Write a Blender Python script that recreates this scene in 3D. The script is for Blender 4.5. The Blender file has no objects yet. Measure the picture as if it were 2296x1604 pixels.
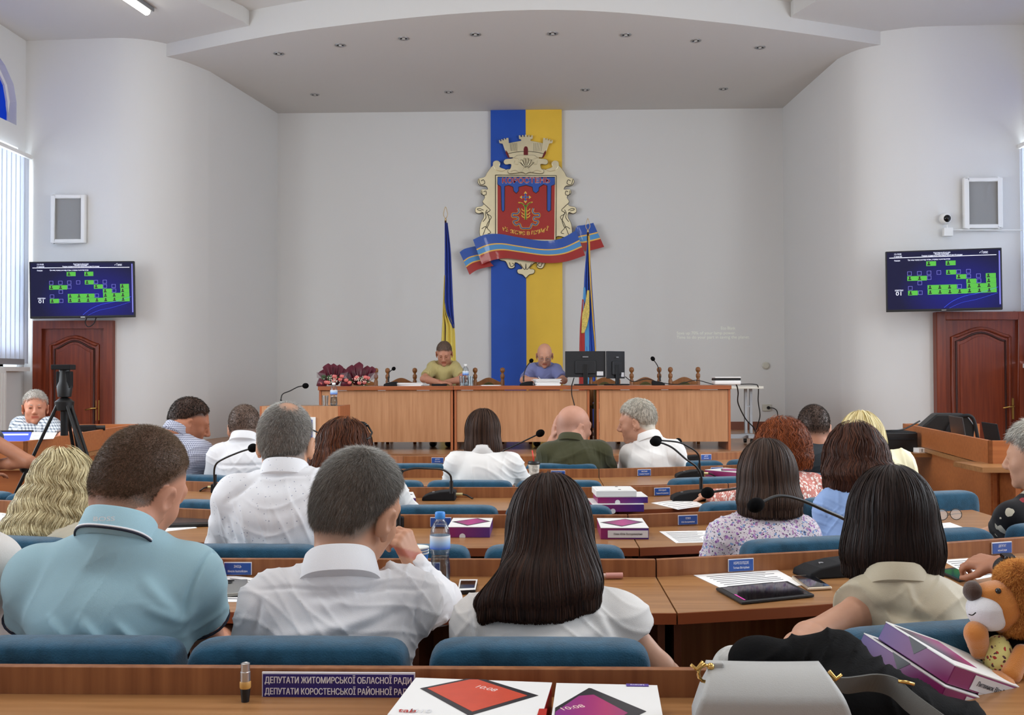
import bpy, bmesh, random
import numpy as np
from math import *
from mathutils import Vector, Matrix, Euler

random.seed(7)
rng = np.random.default_rng(7)
SC = bpy.context.scene
COL = SC.collection

# ---------------------------------------------------------------- camera
FPX, CAMH = 2300.0, 1.42
YAW, PITCH, ROLL = radians(1.6), atan(43 / 2300), radians(.18)
cam_d = bpy.data.cameras.new('camera')
cam = bpy.data.objects.new('camera', cam_d)
COL.objects.link(cam)
cam.location = (0, 0, CAMH)
cam.rotation_euler = (pi / 2 + PITCH, ROLL, YAW)
cam_d.sensor_fit = 'HORIZONTAL'
cam_d.sensor_width = 36
cam_d.lens = 36 * FPX / 2296
cam_d.clip_start = .05
SC.camera = cam
CR = np.array(cam.rotation_euler.to_matrix())
CO = np.array([0, 0, CAMH])


def ray(px, py):
    return CR @ np.array([(px - 1148) / FPX, -(py - 802) / FPX, -1.0])


def PY(px, py, Y):
    d = ray(px, py)
    return CO + d * (Y / d[1])


def PZ(px, py, z):
    d = ray(px, py)
    return CO + d * ((z - CAMH) / d[2])


# ---------------------------------------------------------------- world, exposure, daylight
w = bpy.data.worlds.new('world')
SC.world = w
w.use_nodes = True
w.node_tree.nodes['Background'].inputs[0].default_value = (.62, .75, 1, 1)
w.node_tree.nodes['Background'].inputs[1].default_value = 1.0
SC.view_settings.view_transform = 'Standard'
SC.view_settings.look = 'None'
SC.view_settings.gamma = 1
SC.view_settings.exposure = 0.3
SC.view_settings.use_curve_mapping = False
SC.cycles.max_bounces = 10
SC.cycles.diffuse_bounces = 5
SC.cycles.transparent_max_bounces = 12

XL, XR, YREAR, YB = -6.43, 5.86, -5.0, 15.6
ZS, ZC, ZU, ZR = .61, 5.483, 5.647, 5.83


def area(name, loc, rot, sx, sy, power, col):
    l = bpy.data.lights.new(name, 'AREA')
    l.shape = 'RECTANGLE'
    l.size, l.size_y, l.energy, l.color = sx, sy, power, col
    o = bpy.data.objects.new(name, l)
    COL.objects.link(o)
    o.location = loc
    o.rotation_euler = rot
    return o


DAY = (.90, .96, 1.0)
WINY = [(9.45, 12.42), (5.45, 8.45), (1.45, 4.45), (-2.6, .4)]
for i, (a, b) in enumerate(WINY):
    p = (165, 175, 140, 30)[i]
    for s, x in ((1, XL + .02), (-1, XR - .02)):
        area('daylight_window', (x, (a + b) / 2, 2.95), (0, -s * pi / 2, 0), 2.4, b - a - .1, p, DAY)

# ---------------------------------------------------------------- helpers


def lin(c):
    c = c / 255
    return c / 12.92 if c <= .04045 else ((c + .055) / 1.055) ** 2.4


def rgb(r, g, b):
    return (lin(r), lin(g), lin(b), 1)


MATS = {}


def mat(name, col=(200, 200, 200), rough=.6, metal=0, spec=.5, emit=0, alpha=1, trans=0, ior=1.45, sheen=0, coat=0,
        vary=0, vscale=8, stretch=(1, 1, 1), bump=0, bscale=60, col2=None, sss=0):
    if name in MATS:
        return MATS[name]
    m = bpy.data.materials.new(name)
    m.use_nodes = True
    nt = m.node_tree
    b = nt.nodes['Principled BSDF']
    c = rgb(*col)
    b.inputs['Base Color'].default_value = c
    b.inputs['Roughness'].default_value = rough
    b.inputs['Metallic'].default_value = metal
    b.inputs['Specular IOR Level'].default_value = spec
    b.inputs['IOR'].default_value = ior
    b.inputs['Transmission Weight'].default_value = trans
    b.inputs['Alpha'].default_value = alpha
    b.inputs['Sheen Weight'].default_value = sheen
    b.inputs['Coat Weight'].default_value = coat
    if sss:
        b.inputs['Subsurface Weight'].default_value = sss
        b.inputs['Subsurface Radius'].default_value = (.012, .005, .003)
        b.inputs['Subsurface Scale'].default_value = 1
    if emit:
        b.inputs['Emission Color'].default_value = c
        b.inputs['Emission Strength'].default_value = emit
    if vary or bump:
        tc = nt.nodes.new('ShaderNodeTexCoord')
        mp = nt.nodes.new('ShaderNodeMapping')
        mp.inputs['Scale'].default_value = stretch
        nt.links.new(tc.outputs['Object'], mp.inputs[0])
    if vary:
        n = nt.nodes.new('ShaderNodeTexNoise')
        n.inputs['Scale'].default_value = vscale
        n.inputs['Detail'].default_value = 5
        nt.links.new(mp.outputs[0], n.inputs['Vector'])
        r = nt.nodes.new('ShaderNodeMapRange')
        r.inputs[1].default_value = .3
        r.inputs[2].default_value = .7
        nt.links.new(n.outputs['Fac'], r.inputs[0])
        mx = nt.nodes.new('ShaderNodeMix')
        mx.data_type = 'RGBA'
        nt.links.new(r.outputs[0], mx.inputs[0])
        if col2:
            mx.inputs[6].default_value = c
            mx.inputs[7].default_value = rgb(*col2)
        else:
            mx.inputs[6].default_value = tuple(x * (1 - vary) for x in c[:3]) + (1,)
            mx.inputs[7].default_value = tuple(min(1, x * (1 + vary)) for x in c[:3]) + (1,)
        nt.links.new(mx.outputs[2], b.inputs['Base Color'])
    if bump:
        n2 = nt.nodes.new('ShaderNodeTexNoise')
        n2.inputs['Scale'].default_value = bscale
        n2.inputs['Detail'].default_value = 3
        nt.links.new(tc.outputs['Object'] if not vary else mp.outputs[0], n2.inputs['Vector'])
        bp = nt.nodes.new('ShaderNodeBump')
        bp.inputs['Strength'].default_value = bump
        bp.inputs['Distance'].default_value = .004
        nt.links.new(n2.outputs['Fac'], bp.inputs['Height'])
        nt.links.new(bp.outputs[0], b.inputs['Normal'])
    MATS[name] = m
    return m


def tag(o, label=None, cat=None, group=None, kind=None):
    if label: o['label'] = label
    if cat: o['category'] = cat
    if group: o['group'] = group
    if kind: o['kind'] = kind
    return o


def thing(name, label, cat, loc=(0, 0, 0), rz=0, group=None):
    o = bpy.data.objects.new(name, None)
    COL.objects.link(o)
    o.empty_display_size = .05
    o.location = loc
    o.rotation_euler = (0, 0, rz)
    return tag(o, label, cat, group)


def kids(o):
    return [c for c in bpy.data.objects if c.parent == o]


def copy_tree(o, loc=None, rz=None, label=None, group=None, parent=None):
    c = o.copy()
    COL.objects.link(c)
    if parent:
        c.parent = parent
    if loc is not None: c.location = loc
    if rz is not None: c.rotation_euler = (0, 0, rz)
    if label: c['label'] = label
    if group: c['group'] = group
    for k in kids(o):
        copy_tree(k, parent=c)
    return c


def crom(pts, n=6, closed=False):
    """Catmull-Rom resampling of a polyline."""
    p = [np.array(q, float) for q in pts]
    out = []
    N = len(p)
    rngi = range(N if closed else N - 1)
    for i in rngi:
        if closed:
            a, b, c, d = p[i - 1], p[i], p[(i + 1) % N], p[(i + 2) % N]
        else:
            a, b, c, d = p[max(i - 1, 0)], p[i], p[i + 1], p[min(i + 2, N - 1)]
        for k in range(n):
            t = k / n
            out.append(.5 * (2 * b + (c - a) * t + (2 * a - 5 * b + 4 * c - d) * t * t + (3 * b - a - 3 * c + d) * t ** 3))
    if not closed:
        out.append(p[-1])
    return out


class MB:
    def __init__(s):
        s.v, s.f, s.m = [], [], []

    def add(s, vs, fs, mi=0, M=None):
        o = len(s.v)
        for p in vs:
            s.v.append(tuple(M @ Vector(p)) if M is not None else tuple(p))
        for f in fs:
            s.f.append(tuple(i + o for i in f))
            s.m.append(mi)
        return s

    def box(s, c, d, rz=0, mi=0, M=None):
        x, y, z = d[0] / 2, d[1] / 2, d[2] / 2
        vs = [(sx * x, sy * y, sz * z) for sx in (-1, 1) for sy in (-1, 1) for sz in (-1, 1)]
        T = Matrix.Translation(c) @ Matrix.Rotation(rz, 4, 'Z')
        if M is not None: T = M @ T
        return s.add(vs, [(0, 1, 3, 2), (4, 6, 7, 5), (0, 4, 5, 1), (2, 3, 7, 6), (0, 2, 6, 4), (1, 5, 7, 3)], mi, T)

    def tube(s, pts, r, n=8, mi=0, cap=True, closed=False, flat=None):
        P = [Vector(p) for p in pts]
        N = len(P)
        R = r if hasattr(r, '__len__') else [r] * N
        rings = []
        up = None
        for i in range(N):
            if closed:
                t = (P[(i + 1) % N] - P[i - 1]).normalized()
            else:
                t = (P[min(i + 1, N - 1)] - P[max(i - 1, 0)]).normalized()
            if up is None:
                up = Vector((0, 0, 1)) if abs(t.z) < .9 else Vector((0, 1, 0))
            a = t.cross(up)
            if a.length < 1e-6: a = t.orthogonal()
            a.normalize()
            up = a.cross(t).normalized()
            k = flat or 1
            rings.append([P[i] + (a * cos(2 * pi * j / n) + up * (k * sin(2 * pi * j / n))) * R[i] for j in range(n)])
        vs = [q for g in rings for q in g]
        fs = []
        for i in range(N if closed else N - 1):
            for j in range(n):
                i2 = (i + 1) % N
                fs.append((i * n + j, i * n + (j + 1) % n, i2 * n + (j + 1) % n, i2 * n + j))
        if cap and not closed:
            fs.append(tuple(range(n))[::-1])
            fs.append(tuple((N - 1) * n + j for j in range(n)))
        return s.add(vs, fs, mi)

    def lathe(s, prof, c=(0, 0, 0), n=20, mi=0, M=None, cap=True):
        vs = [(r * cos(2 * pi * j / n), r * sin(2 * pi * j / n), z) for r, z in prof for j in range(n)]
        fs = []
        for i in range(len(prof) - 1):
            for j in range(n):
                fs.append((i * n + j, i * n + (j + 1) % n, (i + 1) * n + (j + 1) % n, (i + 1) * n + j))
        if cap:
            if prof[0][0] > 1e-5: fs.append(tuple(range(n))[::-1])
            if prof[-1][0] > 1e-5: fs.append(tuple((len(prof) - 1) * n + j for j in range(n)))
        T = Matrix.Translation(c)
        if M is not None: T = M @ T
        return s.add(vs, fs, mi, T)

    def prism(s, poly, z0, z1, mi=0, M=None):
        """poly in local xy, extruded z0..z1"""
        n = len(poly)
        vs = [(p[0], p[1], z0) for p in poly] + [(p[0], p[1], z1) for p in poly]
        fs = [tuple(range(n))[::-1], tuple(range(n, 2 * n))]
        fs += [(i, (i + 1) % n, n + (i + 1) % n, n + i) for i in range(n)]
        return s.add(vs, fs, mi, M)

    def loft(s, rings, mi=0, cap=True, closed=True):
        n = len(rings[0])
        vs = [p for r in rings for p in r]
        fs = []
        for i in range(len(rings) - 1):
            for j in range(n if closed else n - 1):
                fs.append((i * n + j, i * n + (j + 1) % n, (i + 1) * n + (j + 1) % n, (i + 1) * n + j))
        if cap and closed:
            fs.append(tuple(range(n))[::-1])
            fs.append(tuple((len(rings) - 1) * n + j for j in range(n)))
        return s.add(vs, fs, mi)

    def ball(s, c, r, n=14, mi=0, M=None):
        r = r if hasattr(r, '__len__') else (r, r, r)
        k = max(6, n // 2)
        vs, fs = [], []
        for i in range(k + 1):
            a = pi * i / k
            for j in range(n):
                b = 2 * pi * j / n
                vs.append((r[0] * sin(a) * cos(b), r[1] * sin(a) * sin(b), r[2] * cos(a)))
        for i in range(k):
            for j in range(n):
                fs.append((i * n + j, (i + 1) * n + j, (i + 1) * n + (j + 1) % n, i * n + (j + 1) % n))
        T = Matrix.Translation(c)
        if M is not None: T = M @ T
        return s.add(vs, fs, mi, T)

    def build(s, name, mats, parent=None, loc=None, rz=0, bevel=0, seg=2, smooth=False, recalc=True, sharp=None):
        me = bpy.data.meshes.new(name)
        me.from_pydata([tuple(map(float, p)) for p in s.v], [], s.f)
        if not isinstance(mats, (list, tuple)): mats = [mats]
        for m in mats: me.materials.append(m)
        me.polygons.foreach_set('material_index', s.m)
        if smooth:
            me.polygons.foreach_set('use_smooth', [True] * len(me.polygons))
        if recalc:
            bm = bmesh.new()
            bm.from_mesh(me)
            bmesh.ops.remove_doubles(bm, verts=bm.verts, dist=1e-6)
            bmesh.ops.recalc_face_normals(bm, faces=bm.faces)
            bm.to_mesh(me)
            bm.free()
        if smooth and sharp is not None:
            me.set_sharp_from_angle(angle=radians(sharp))
        me.update()
        o = bpy.data.objects.new(name, me)
        COL.objects.link(o)
        if parent: o.parent = parent
        if loc is not None: o.location = loc
        o.rotation_euler = (0, 0, rz)
        if bevel:
            b = o.modifiers.new('bevel', 'BEVEL')
            b.width = bevel
            b.segments = seg
            b.limit_method = 'ANGLE'
            b.angle_limit = radians(40)
        return o


def text(body, size, m, parent=None, loc=(0, 0, 0), rot=(pi / 2, 0, 0), align='CENTER', ext=.0004, name='lettering', sx=1, shear=0, bold=0, spacing=1, fit=None):
    c = bpy.data.curves.new(name, 'FONT')
    c.body = body
    c.size = size
    c.align_x = align
    c.align_y = 'CENTER'
    c.extrude = ext
    c.shear = shear
    c.offset = bold
    c.space_line = spacing
    c.resolution_u = 3
    c.materials.append(m)
    tmp = bpy.data.objects.new(name, c)
    me = bpy.data.meshes.new_from_object(tmp)
    bpy.data.objects.remove(tmp)
    bpy.data.curves.remove(c)
    me.name = name
    xs = [v.co.x for v in me.vertices] or [0, 1]
    o = bpy.data.objects.new(name, me)
    COL.objects.link(o)
    if parent: o.parent = parent
    o.location = loc
    o.rotation_euler = rot
    if fit: sx = fit / max(max(xs) - min(xs), .001)
    o.scale = (sx, 1, 1)
    return o


def struct(o):
    o['kind'] = 'structure'
    return o


# ---------------------------------------------------------------- common materials
WALL = mat('wall_paint', (222, 222, 220), .75, spec=.25, bump=.12, bscale=90)
CEIL = mat('ceiling_paint', (212, 211, 208), .8, spec=.2)


def wood(name, a, b, rough=.42, axis='z', sc=1.0):
    st = {'z': (14, 14, .7), 'x': (.7, 14, 14), 'y': (14, .7, 14)}[axis]
    m = mat(name, a, rough, spec=.45, vary=.2, vscale=3 * sc, stretch=st, col2=b)
    return m


W_PANEL = wood('beech_panel', (172, 122, 84), (192, 142, 102))
W_RAIL = wood('beech_rail', (126, 76, 44), (156, 102, 62))
W_TOP = wood('beech_top', (142, 98, 58), (168, 122, 78), .3, 'x')
W_EDGE = mat('red_brown_edge', (140, 70, 36), .4)
W_DARK = wood('dark_gap_wood', (92, 50, 30), (110, 60, 36))
W_SIDE = wood('cherry_side', (160, 92, 48), (178, 108, 60), .4, 'x')
DOOR = wood('mahogany', (104, 42, 24), (134, 60, 34), .28, 'z', .8)
FLOORM = wood('parquet', (150, 108, 76), (176, 132, 96), .3, 'x', .6)
BLACK = mat('black_plastic', (16, 16, 17), .45)
BLACKM = mat('black_matte', (22, 22, 24), .75, spec=.3)
FOAM = mat('black_foam', (10, 10, 11), .95, spec=.1)
WHITE = mat('white_gloss', (235, 235, 232), .35)
STEEL = mat('steel', (190, 190, 190), .3, metal=1)
BRASS = mat('brass', (205, 170, 95), .28, metal=1)
GREYM = mat('grey_metal', (150, 152, 155), .45, metal=.6)


def thin_glass(name, tint, base=.08):
    m = bpy.data.materials.new(name)
    m.use_nodes = True
    nt = m.node_tree
    nt.nodes.clear()
    o, mx, tr, gl, lw, ad = (nt.nodes.new(t) for t in ('ShaderNodeOutputMaterial', 'ShaderNodeMixShader', 'ShaderNodeBsdfTransparent', 'ShaderNodeBsdfGlossy', 'ShaderNodeLayerWeight', 'ShaderNodeMath'))
    tr.inputs[0].default_value = rgb(*tint)
    gl.inputs['Roughness'].default_value = .05
    lw.inputs[0].default_value = .35
    ad.operation = 'MULTIPLY_ADD'
    ad.inputs[1].default_value = .45
    ad.inputs[2].default_value = base
    nt.links.new(lw.outputs['Fresnel'], ad.inputs[0])
    nt.links.new(ad.outputs[0], mx.inputs[0])
    nt.links.new(tr.outputs[0], mx.inputs[1])
    nt.links.new(gl.outputs[0], mx.inputs[2])
    nt.links.new(mx.outputs[0], o.inputs[0])
    MATS[name] = m
    return m


PAPER = mat('paper', (238, 238, 236), .8, spec=.2)
INK = mat('ink', (70, 72, 80), .8)
# ================================================================ room shell


def band(name, plan, z0, z1, m, thick=.15, smooth=True):
    mb = MB()
    n = len(plan)
    P = [np.array(p, float) for p in plan]
    off = []
    for i in range(n):
        t = P[min(i + 1, n - 1)] - P[max(i - 1, 0)]
        t /= np.linalg.norm(t)
        off.append(P[i] + np.array([-t[1], t[0]]) * thick)
    rings = []
    for z in (z0, z1):
        pass
    for i in range(n):
        rings.append([(P[i][0], P[i][1], z0), (P[i][0], P[i][1], z1), (off[i][0], off[i][1], z1), (off[i][0], off[i][1], z0)])
    mb.loft(rings)
    return struct(mb.build(name, m, smooth=smooth, sharp=35))


# floor, stage, ceilings
struct(MB().box(((XL + XR) / 2, (YREAR + YB) / 2, -.05), (XR - XL + .6, YB - YREAR + .6, .1)).build('floor', FLOORM))
arc = crom([(-4.9, 12.75), (-2.65, 11.1), (-.1, 10.72), (2.0, 11.1), (4.5, 12.6)], 6)
stage_poly = [(p[0], p[1]) for p in arc] + [(3.75, YB), (-4.1, YB)]
mb = MB().prism(stage_poly, 0, ZS)
struct(mb.build('floor_stage', FLOORM))
# stage canopy: lower ceiling slab with curved front
carc = crom([(-4.75, 12.79), (-2.65, 11.82), (-.1, 11.29), (2.0, 11.75), (4.22, 12.66)], 8)
canopy = [(p[0], p[1]) for p in carc] + [(4.1, 12.75), (3.95, 12.9), (3.83, 13.25), (3.7, YB + .1), (-4.05, YB + .1), (-4.38, 13.45), (-4.55, 13.05)]
struct(MB().prism(canopy, ZC, ZR + .1).build('ceiling_stage', CEIL))
struct(MB().box(((XL + XR) / 2, (YREAR + 13) / 2, ZR + .1), (XR - XL + .4, 18.4, .2)).build('ceiling', CEIL))
a, b = PZ(545, 48, ZU), PZ(437, 0, ZU)
t = (b - a) / (b[1] - a[1])
le = [(XL - .1, YREAR), (a[0] + t[0] * -9, a[1] - 9) if False else (-4.9, YREAR), (-4.9, 9.0), (b[0], b[1]), (a[0], a[1]), (-3.3, 13.2), (XL - .1, 13.2)]
struct(MB().prism(le, ZU, ZR + .02).build('ceiling_left', CEIL))
a, b = PZ(1780, 32, ZU), PZ(1832, 0, ZU)
le = [(XR + .1, YREAR), (4.4, YREAR), (4.4, 9.0), (b[0], b[1]), (a[0], a[1]), (2.9, 13.2), (XR + .1, 13.2)]
struct(MB().prism(le, ZU, ZR + .02).build('ceiling_right', CEIL))

# walls
lp = [(XL, 12.6), (-5.9, 12.57), (-5.35, 12.53)] + [tuple(q) for q in crom([(-5.2, 12.53), (-4.95, 12.6), (-4.72, 12.77), (-4.53, 13.03), (-4.37, 13.42)], 5)] + [(-4.2, 14.5), (-4.03, YB)]
band('wall_stage_left', lp, 0, ZU + .1, WALL)
rp = [(3.685, YB), (3.75, 14.4)] + [tuple(q) for q in crom([(3.82, 13.2), (3.95, 12.86), (4.2, 12.64), (4.6, 12.49)], 5)] + [(4.9, 12.47), (5.4, 12.46), (XR, 12.46)]
band('wall_stage_right', rp, 0, ZU + .1, WALL)
struct(MB().box((-.17, YB + .08, 3), (8.2, .16, 6)).build('wall_back', WALL))
struct(MB().box(((XL + XR) / 2, YREAR - .1, 3), (XR - XL + .4, .2, 6)).build('wall_rear', WALL))


def archpts(y0, y1, z0, zs, ztop, n=10):
    """closed outline in (y,z)"""
    pts = [(y0, z0), (y1, z0), (y1, zs)]
    for i in range(1, n):
        a = pi * i / n
        pts.append(((y0 + y1) / 2 + (y1 - y0) / 2 * cos(a), zs + (ztop - zs) * sin(a)))
    pts.append((y0, zs))
    return pts


def side_wall(name, x, s):
    """side wall built from strips so the windows are real openings"""
    t = .3
    mb = MB()
    ys = [YREAR]
    for a, b in sorted(WINY): ys += [a, b]
    ys.append(12.62)
    xc = x - s * t / 2
    for i in range(0, len(ys), 2):
        mb.box((xc, (ys[i] + ys[i + 1]) / 2, 3), (t, ys[i + 1] - ys[i], 6))
    for a, b in WINY:
        yc, L = (a + b) / 2, b - a
        mb.box((xc, yc, .78), (t, L, 1.56))
        mb.box((xc, yc, 4.36), (t, L, .2))
        ap = archpts(a + .04, b - .04, 4.53, 4.82, 5.45)
        ym, n = yc, len(ap)
        arc_ = ap[2:-1]
        k = len(arc_) // 2
        right = [(ym, 4.46), (b, 4.46), (b, 6), (ym, 6)] + [(ym, 5.45)] + [q for q in arc_[::-1] if q[0] > ym + 1e-6] + [(b - .04, 4.53), (ym, 4.53)]
        left = [(2 * ym - q[0], q[1]) for q in right]
        MYZ = Matrix(((0, 0, 1, 0), (1, 0, 0, 0), (0, 1, 0, 0), (0, 0, 0, 1)))
        for poly in (right, left):
            mb.prism(poly, min(x, x - s * t), max(x, x - s * t), M=MYZ)
    return struct(mb.build(name, WALL, smooth=False))


side_wall('wall_left', XL, 1)
side_wall('wall_right', XR, -1)
BLUEG = mat('blue_window_film', (12, 44, 150), .7, spec=.05, emit=.7)
PANE = mat('window_pane', (235, 245, 255), .05, trans=1, alpha=.25)
BLIND = mat('blind_fabric', (232, 236, 242), .85, spec=.15)
nt = BLIND.node_tree
tr = nt.nodes.new('ShaderNodeBsdfTranslucent')
tr.inputs[0].default_value = (.85, .9, 1, 1)
ms = nt.nodes.new('ShaderNodeMixShader')
ms.inputs[0].default_value = .25
nt.links.new(nt.nodes['Principled BSDF'].outputs[0], ms.inputs[1])
nt.links.new(tr.outputs[0], ms.inputs[2])
nt.links.new(ms.outputs[0], nt.nodes['Material Output'].inputs[0])
wn = 0
for s, x in ((1, XL), (-1, XR)):
    for wi, (a, b) in enumerate(WINY):
        wn += 1
        xi = x - s * .2
        fr = MB()
        for y in (a + .04, (a + b) / 2, b - .04): fr.box((xi, y, 2.91), (.06, .08, 2.7))
        for z in (1.6, 3.3, 4.22): fr.box((xi, (a + b) / 2, z), (.06, b - a, .08))
        f = struct(fr.build('window_%d' % wn, WHITE))
        MB().box((xi, (a + b) / 2, 2.91), (.012, b - a - .1, 2.6)).build('pane', PANE, f)
        xg = x - s * .125
        ap = archpts(a + .04, b - .04, 4.53, 4.82, 5.45)
        g = MB().add([(xg, y, z) for y, z in ap], [tuple(range(len(ap)))])
        g.build('arched_pane', BLUEG, f)
        rim = MB().tube([(xg + s * .01, y, z) for y, z in ap], .03, 6, closed=True)
        rim.build('arched_frame', WHITE, f)
        MB().box((x + s * .01, (a + b) / 2, 1.53), (.26, b - a + .1, .05)).build('window_sill', WHITE, f)
        lab = 'white vertical blind with grey weighted hem over the %s window beside the %s door' % (('left', 'left') if s == 1 else ('right', 'right'))
        if wi: continue
        bl = thing('vertical_blind', lab, 'blind', (x + s * .09, b, 1.6))
        MB().box((0, -(b - a) / 2 + .06, 2.57), (.05, b - a + .16, .045)).build('head_rail', WHITE, bl)
        nS = 29
        for k in range(nS):
            y = .04 - (b - a + .02) * k / (nS - 1)
            sl = MB().box((0, 0, 1.27), (.004, .125, 2.54)).build('slat', BLIND, bl, (0, y, 0), s * radians(3))
        MB().box((0, -(b - a) / 2, .02), (.012, b - a, .07)).build('hem_weight', mat('grey_hem', (150, 148, 150), .8), bl)
# radiators under the window sill
for s, x, nm in ((1, XL, 'left'), (-1, XR, 'right')):
    r = MB()
    r.box((0, 0, .72), (.1, 1.7, .9))
    for k in range(28): r.box((s * .055, -.8 + k * .06, .72), (.015, .028, .82))
    tag(r.build('radiator', WHITE, loc=(x + s * .12, 11.0 if s == 1 else 10.9, .35)), 'white ribbed radiator under the %s window sill' % nm, 'radiator')

# baseboards
BB = mat('baseboard_brown', (120, 62, 36), .4)
struct(MB().box((-.17, YB - .012, ZS + .06), (7.5, .024, .12)).build('baseboard_back', BB))

# doors
SHADOW = mat('door_groove_shade', (60, 24, 14), .5)  # darker door tone, shade of the panel groove put into the colour


def door(n, x0, x1, y, ztop, hx, sd):
    W = x1 - x0
    d = struct(MB().box(((x0 + x1) / 2, y, ztop / 2 - .04), (W - .2, .05, ztop - .08)).build('door_%d' % n, DOOR, bevel=.004))
    fr = MB()
    fr.box((x0 + .055, y - .02, ztop / 2), (.11, .12, ztop))
    fr.box((x1 - .055, y - .02, ztop / 2), (.11, .12, ztop))
    fr.box(((x0 + x1) / 2, y - .02, ztop - .05), (W - .22, .12, .1))
    fr.build('door_frame', DOOR, d, bevel=.01)
    # raised arched panel
    a, b, z0, z1 = x0 + .2, x1 - .2, .18, ztop - .2

    def outl(k):
        pts = [(a + k, z0 + k), (b - k, z0 + k), (b - k, z1 - .1 - k)]
        for i in range(13):
            t = i / 12
            bump_ = (.5 - .5 * cos(2 * pi * t)) ** .8
            pts.append((b - k - (b - a - 2 * k) * t, z1 - .1 - k + .1 * bump_))
        return pts
    Mx = Matrix(((1, 0, 0, 0), (0, 0, -1, 0), (0, 1, 0, 0), (0, 0, 0, 1)))
    T = Matrix.Translation((0, y, 0)) @ Mx
    o1 = [(*p,) for p in outl(0)]
    MB().tube([(p[0], y - .028, p[1]) for p in o1], .022, 6, closed=True).build('panel_moulding', DOOR, d, smooth=True)
    MB().tube([(p[0], y - .024, p[1]) for p in outl(.05)], .014, 6, closed=True).build('panel_moulding', SHADOW, d, smooth=True)  # inner ring is painted groove shade, not a second moulding
    MB().prism(outl(.09), .025, .035, M=T).build('raised_panel', DOOR, d, bevel=.006)
    h = MB().box((hx, y - .035, 1.02), (.045, .012, .25))
    hd = h.build('handle_plate', BRASS, d, bevel=.003)
    MB().tube([(hx, y - .04, 1.05), (hx, y - .09, 1.05), (hx + sd * .05, y - .095, 1.045), (hx + sd * .13, y - .09, 1.03)], .009, 8).build('handle', BRASS, hd, smooth=True)
    return d


p0, p1 = PY(78, 720, 12.5), PY(256, 720, 12.5)
door(1, p0[0], p1[0], 12.53, p0[2], p1[0] - .2, -1)
p0, p1 = PY(2095, 700, 12.4), PY(2300, 700, 12.4)
door(2, p0[0], p1[0], 12.42, p0[2], PY(2268, 925, 12.4)[0], -1)

# downlights
RIM = mat('downlight_rim', (160, 160, 160), .3, metal=.7)
BULB = mat('unlit_bulb', (200, 200, 195), .2)
rows = [[(625, 120), (763, 101), (905, 86), (1066, 77), (1239, 75), (1403, 78), (1560, 91), (1704, 106)], [(706, 212), (1006, 206), (1312, 201), (1622, 199)]]
ordn = ['leftmost', 'second from left', 'third from left', 'fourth from left', 'fifth from left', 'sixth from left', 'seventh from left', 'rightmost']
d0 = None
for ri, r in enumerate(rows):
    for i, q in enumerate(r):
        p = PZ(q[0], q[1], ZC)
        on = (ordn[:7] + ['rightmost'])[i] if ri == 0 else ['leftmost', 'second from left', 'third from left', 'rightmost'][i]
        lab = 'small round recessed ceiling spotlight, %s in the %s row' % (on, 'long front' if ri == 0 else 'short rear')
        loc = (p[0], p[1], ZC)
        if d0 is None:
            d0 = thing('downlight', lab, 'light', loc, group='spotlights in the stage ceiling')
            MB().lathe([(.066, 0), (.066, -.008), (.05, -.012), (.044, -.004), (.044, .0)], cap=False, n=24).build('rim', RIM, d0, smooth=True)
            MB().lathe([(.044, -.001), (.02, -.0015)], n=20).build('recess_shade', BLACKM, d0)  # flat black ring painted as the shade inside the recess
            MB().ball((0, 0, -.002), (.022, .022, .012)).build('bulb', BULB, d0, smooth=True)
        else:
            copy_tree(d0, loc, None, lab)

# ceiling lamps of the hall (the one at the upper left is in view and lit)
GLOW = mat('lamp_diffuser', (255, 252, 240), .5, emit=9)
lp0 = PZ(300, -4, ZU)
L0 = None
for i, (x, y) in enumerate([(lp0[0], lp0[1])]):
    side = 'left' if x < 0 else 'right'
    if L0 is None:
        L0 = thing('ceiling_lamp', 'lit long fluorescent ceiling lamp at the upper left edge of the ceiling', 'lamp', (x, y, ZU), radians(-8))
        MB().box((0, 0, -.025), (.16, .62, .05)).build('housing', GREYM, L0, bevel=.01)
        MB().tube([(0, -.28, -.05), (0, .28, -.05)], .045, 10).build('diffuser', GLOW, L0, smooth=True)
    else:
        copy_tree(L0, (x, y, ZU), None, 'fluorescent ceiling lamp over the %s side of the hall, out of view' % side, 'hall lamps')
for y, e_ in ((2.2, 40), (6.0, 42)):
    for x in (-2.6, 2.2):
        area('hall_lamp_light', (x, y, ZR - .06), (0, 0, 0), 1.2, 1.2, e_, (1, .97, .93))
# ================================================================ desk rows
ROWY = dict(A=2.03, B=3.24, C=4.28, D=5.34, E=6.40, F=7.44)
LW = dict(A=3, B=12, C=17, D=17, E=19, F=25)
ZT, ZRL = .79, .844
SLR = dict(A=-1.45, B=-1.06, C=-.92, D=-.92, E=-1.0, F=-1.0)
S1, S2 = .36, 1.0
ROWN = dict(A='nearest row', B='second row from the camera', C='third row', D='fourth row', E='fifth row', F='front row')


def railY(r, X):
    y = ROWY[r]
    if X > S1: y += (min(X, S2) - S1) * tan(radians(16))
    if X > S2: y += (X - S2) * tan(radians(21))
    SL = SLR[r]
    if X < SL: y += (SL - X) * tan(radians(LW[r]))
    return y


def rowang(r, X):
    return radians(16 if S1 < X <= S2 else 21 if X > S2 else -LW[r] if X < SLR[r] else 0)


def on_row(r, px, off=0., z=ZT):
    X = 0
    for _ in range(12):
        X = PY(px, 1000, railY(r, X) + off)[0]
    return X, railY(r, X) + off, rowang(r, X)


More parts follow.
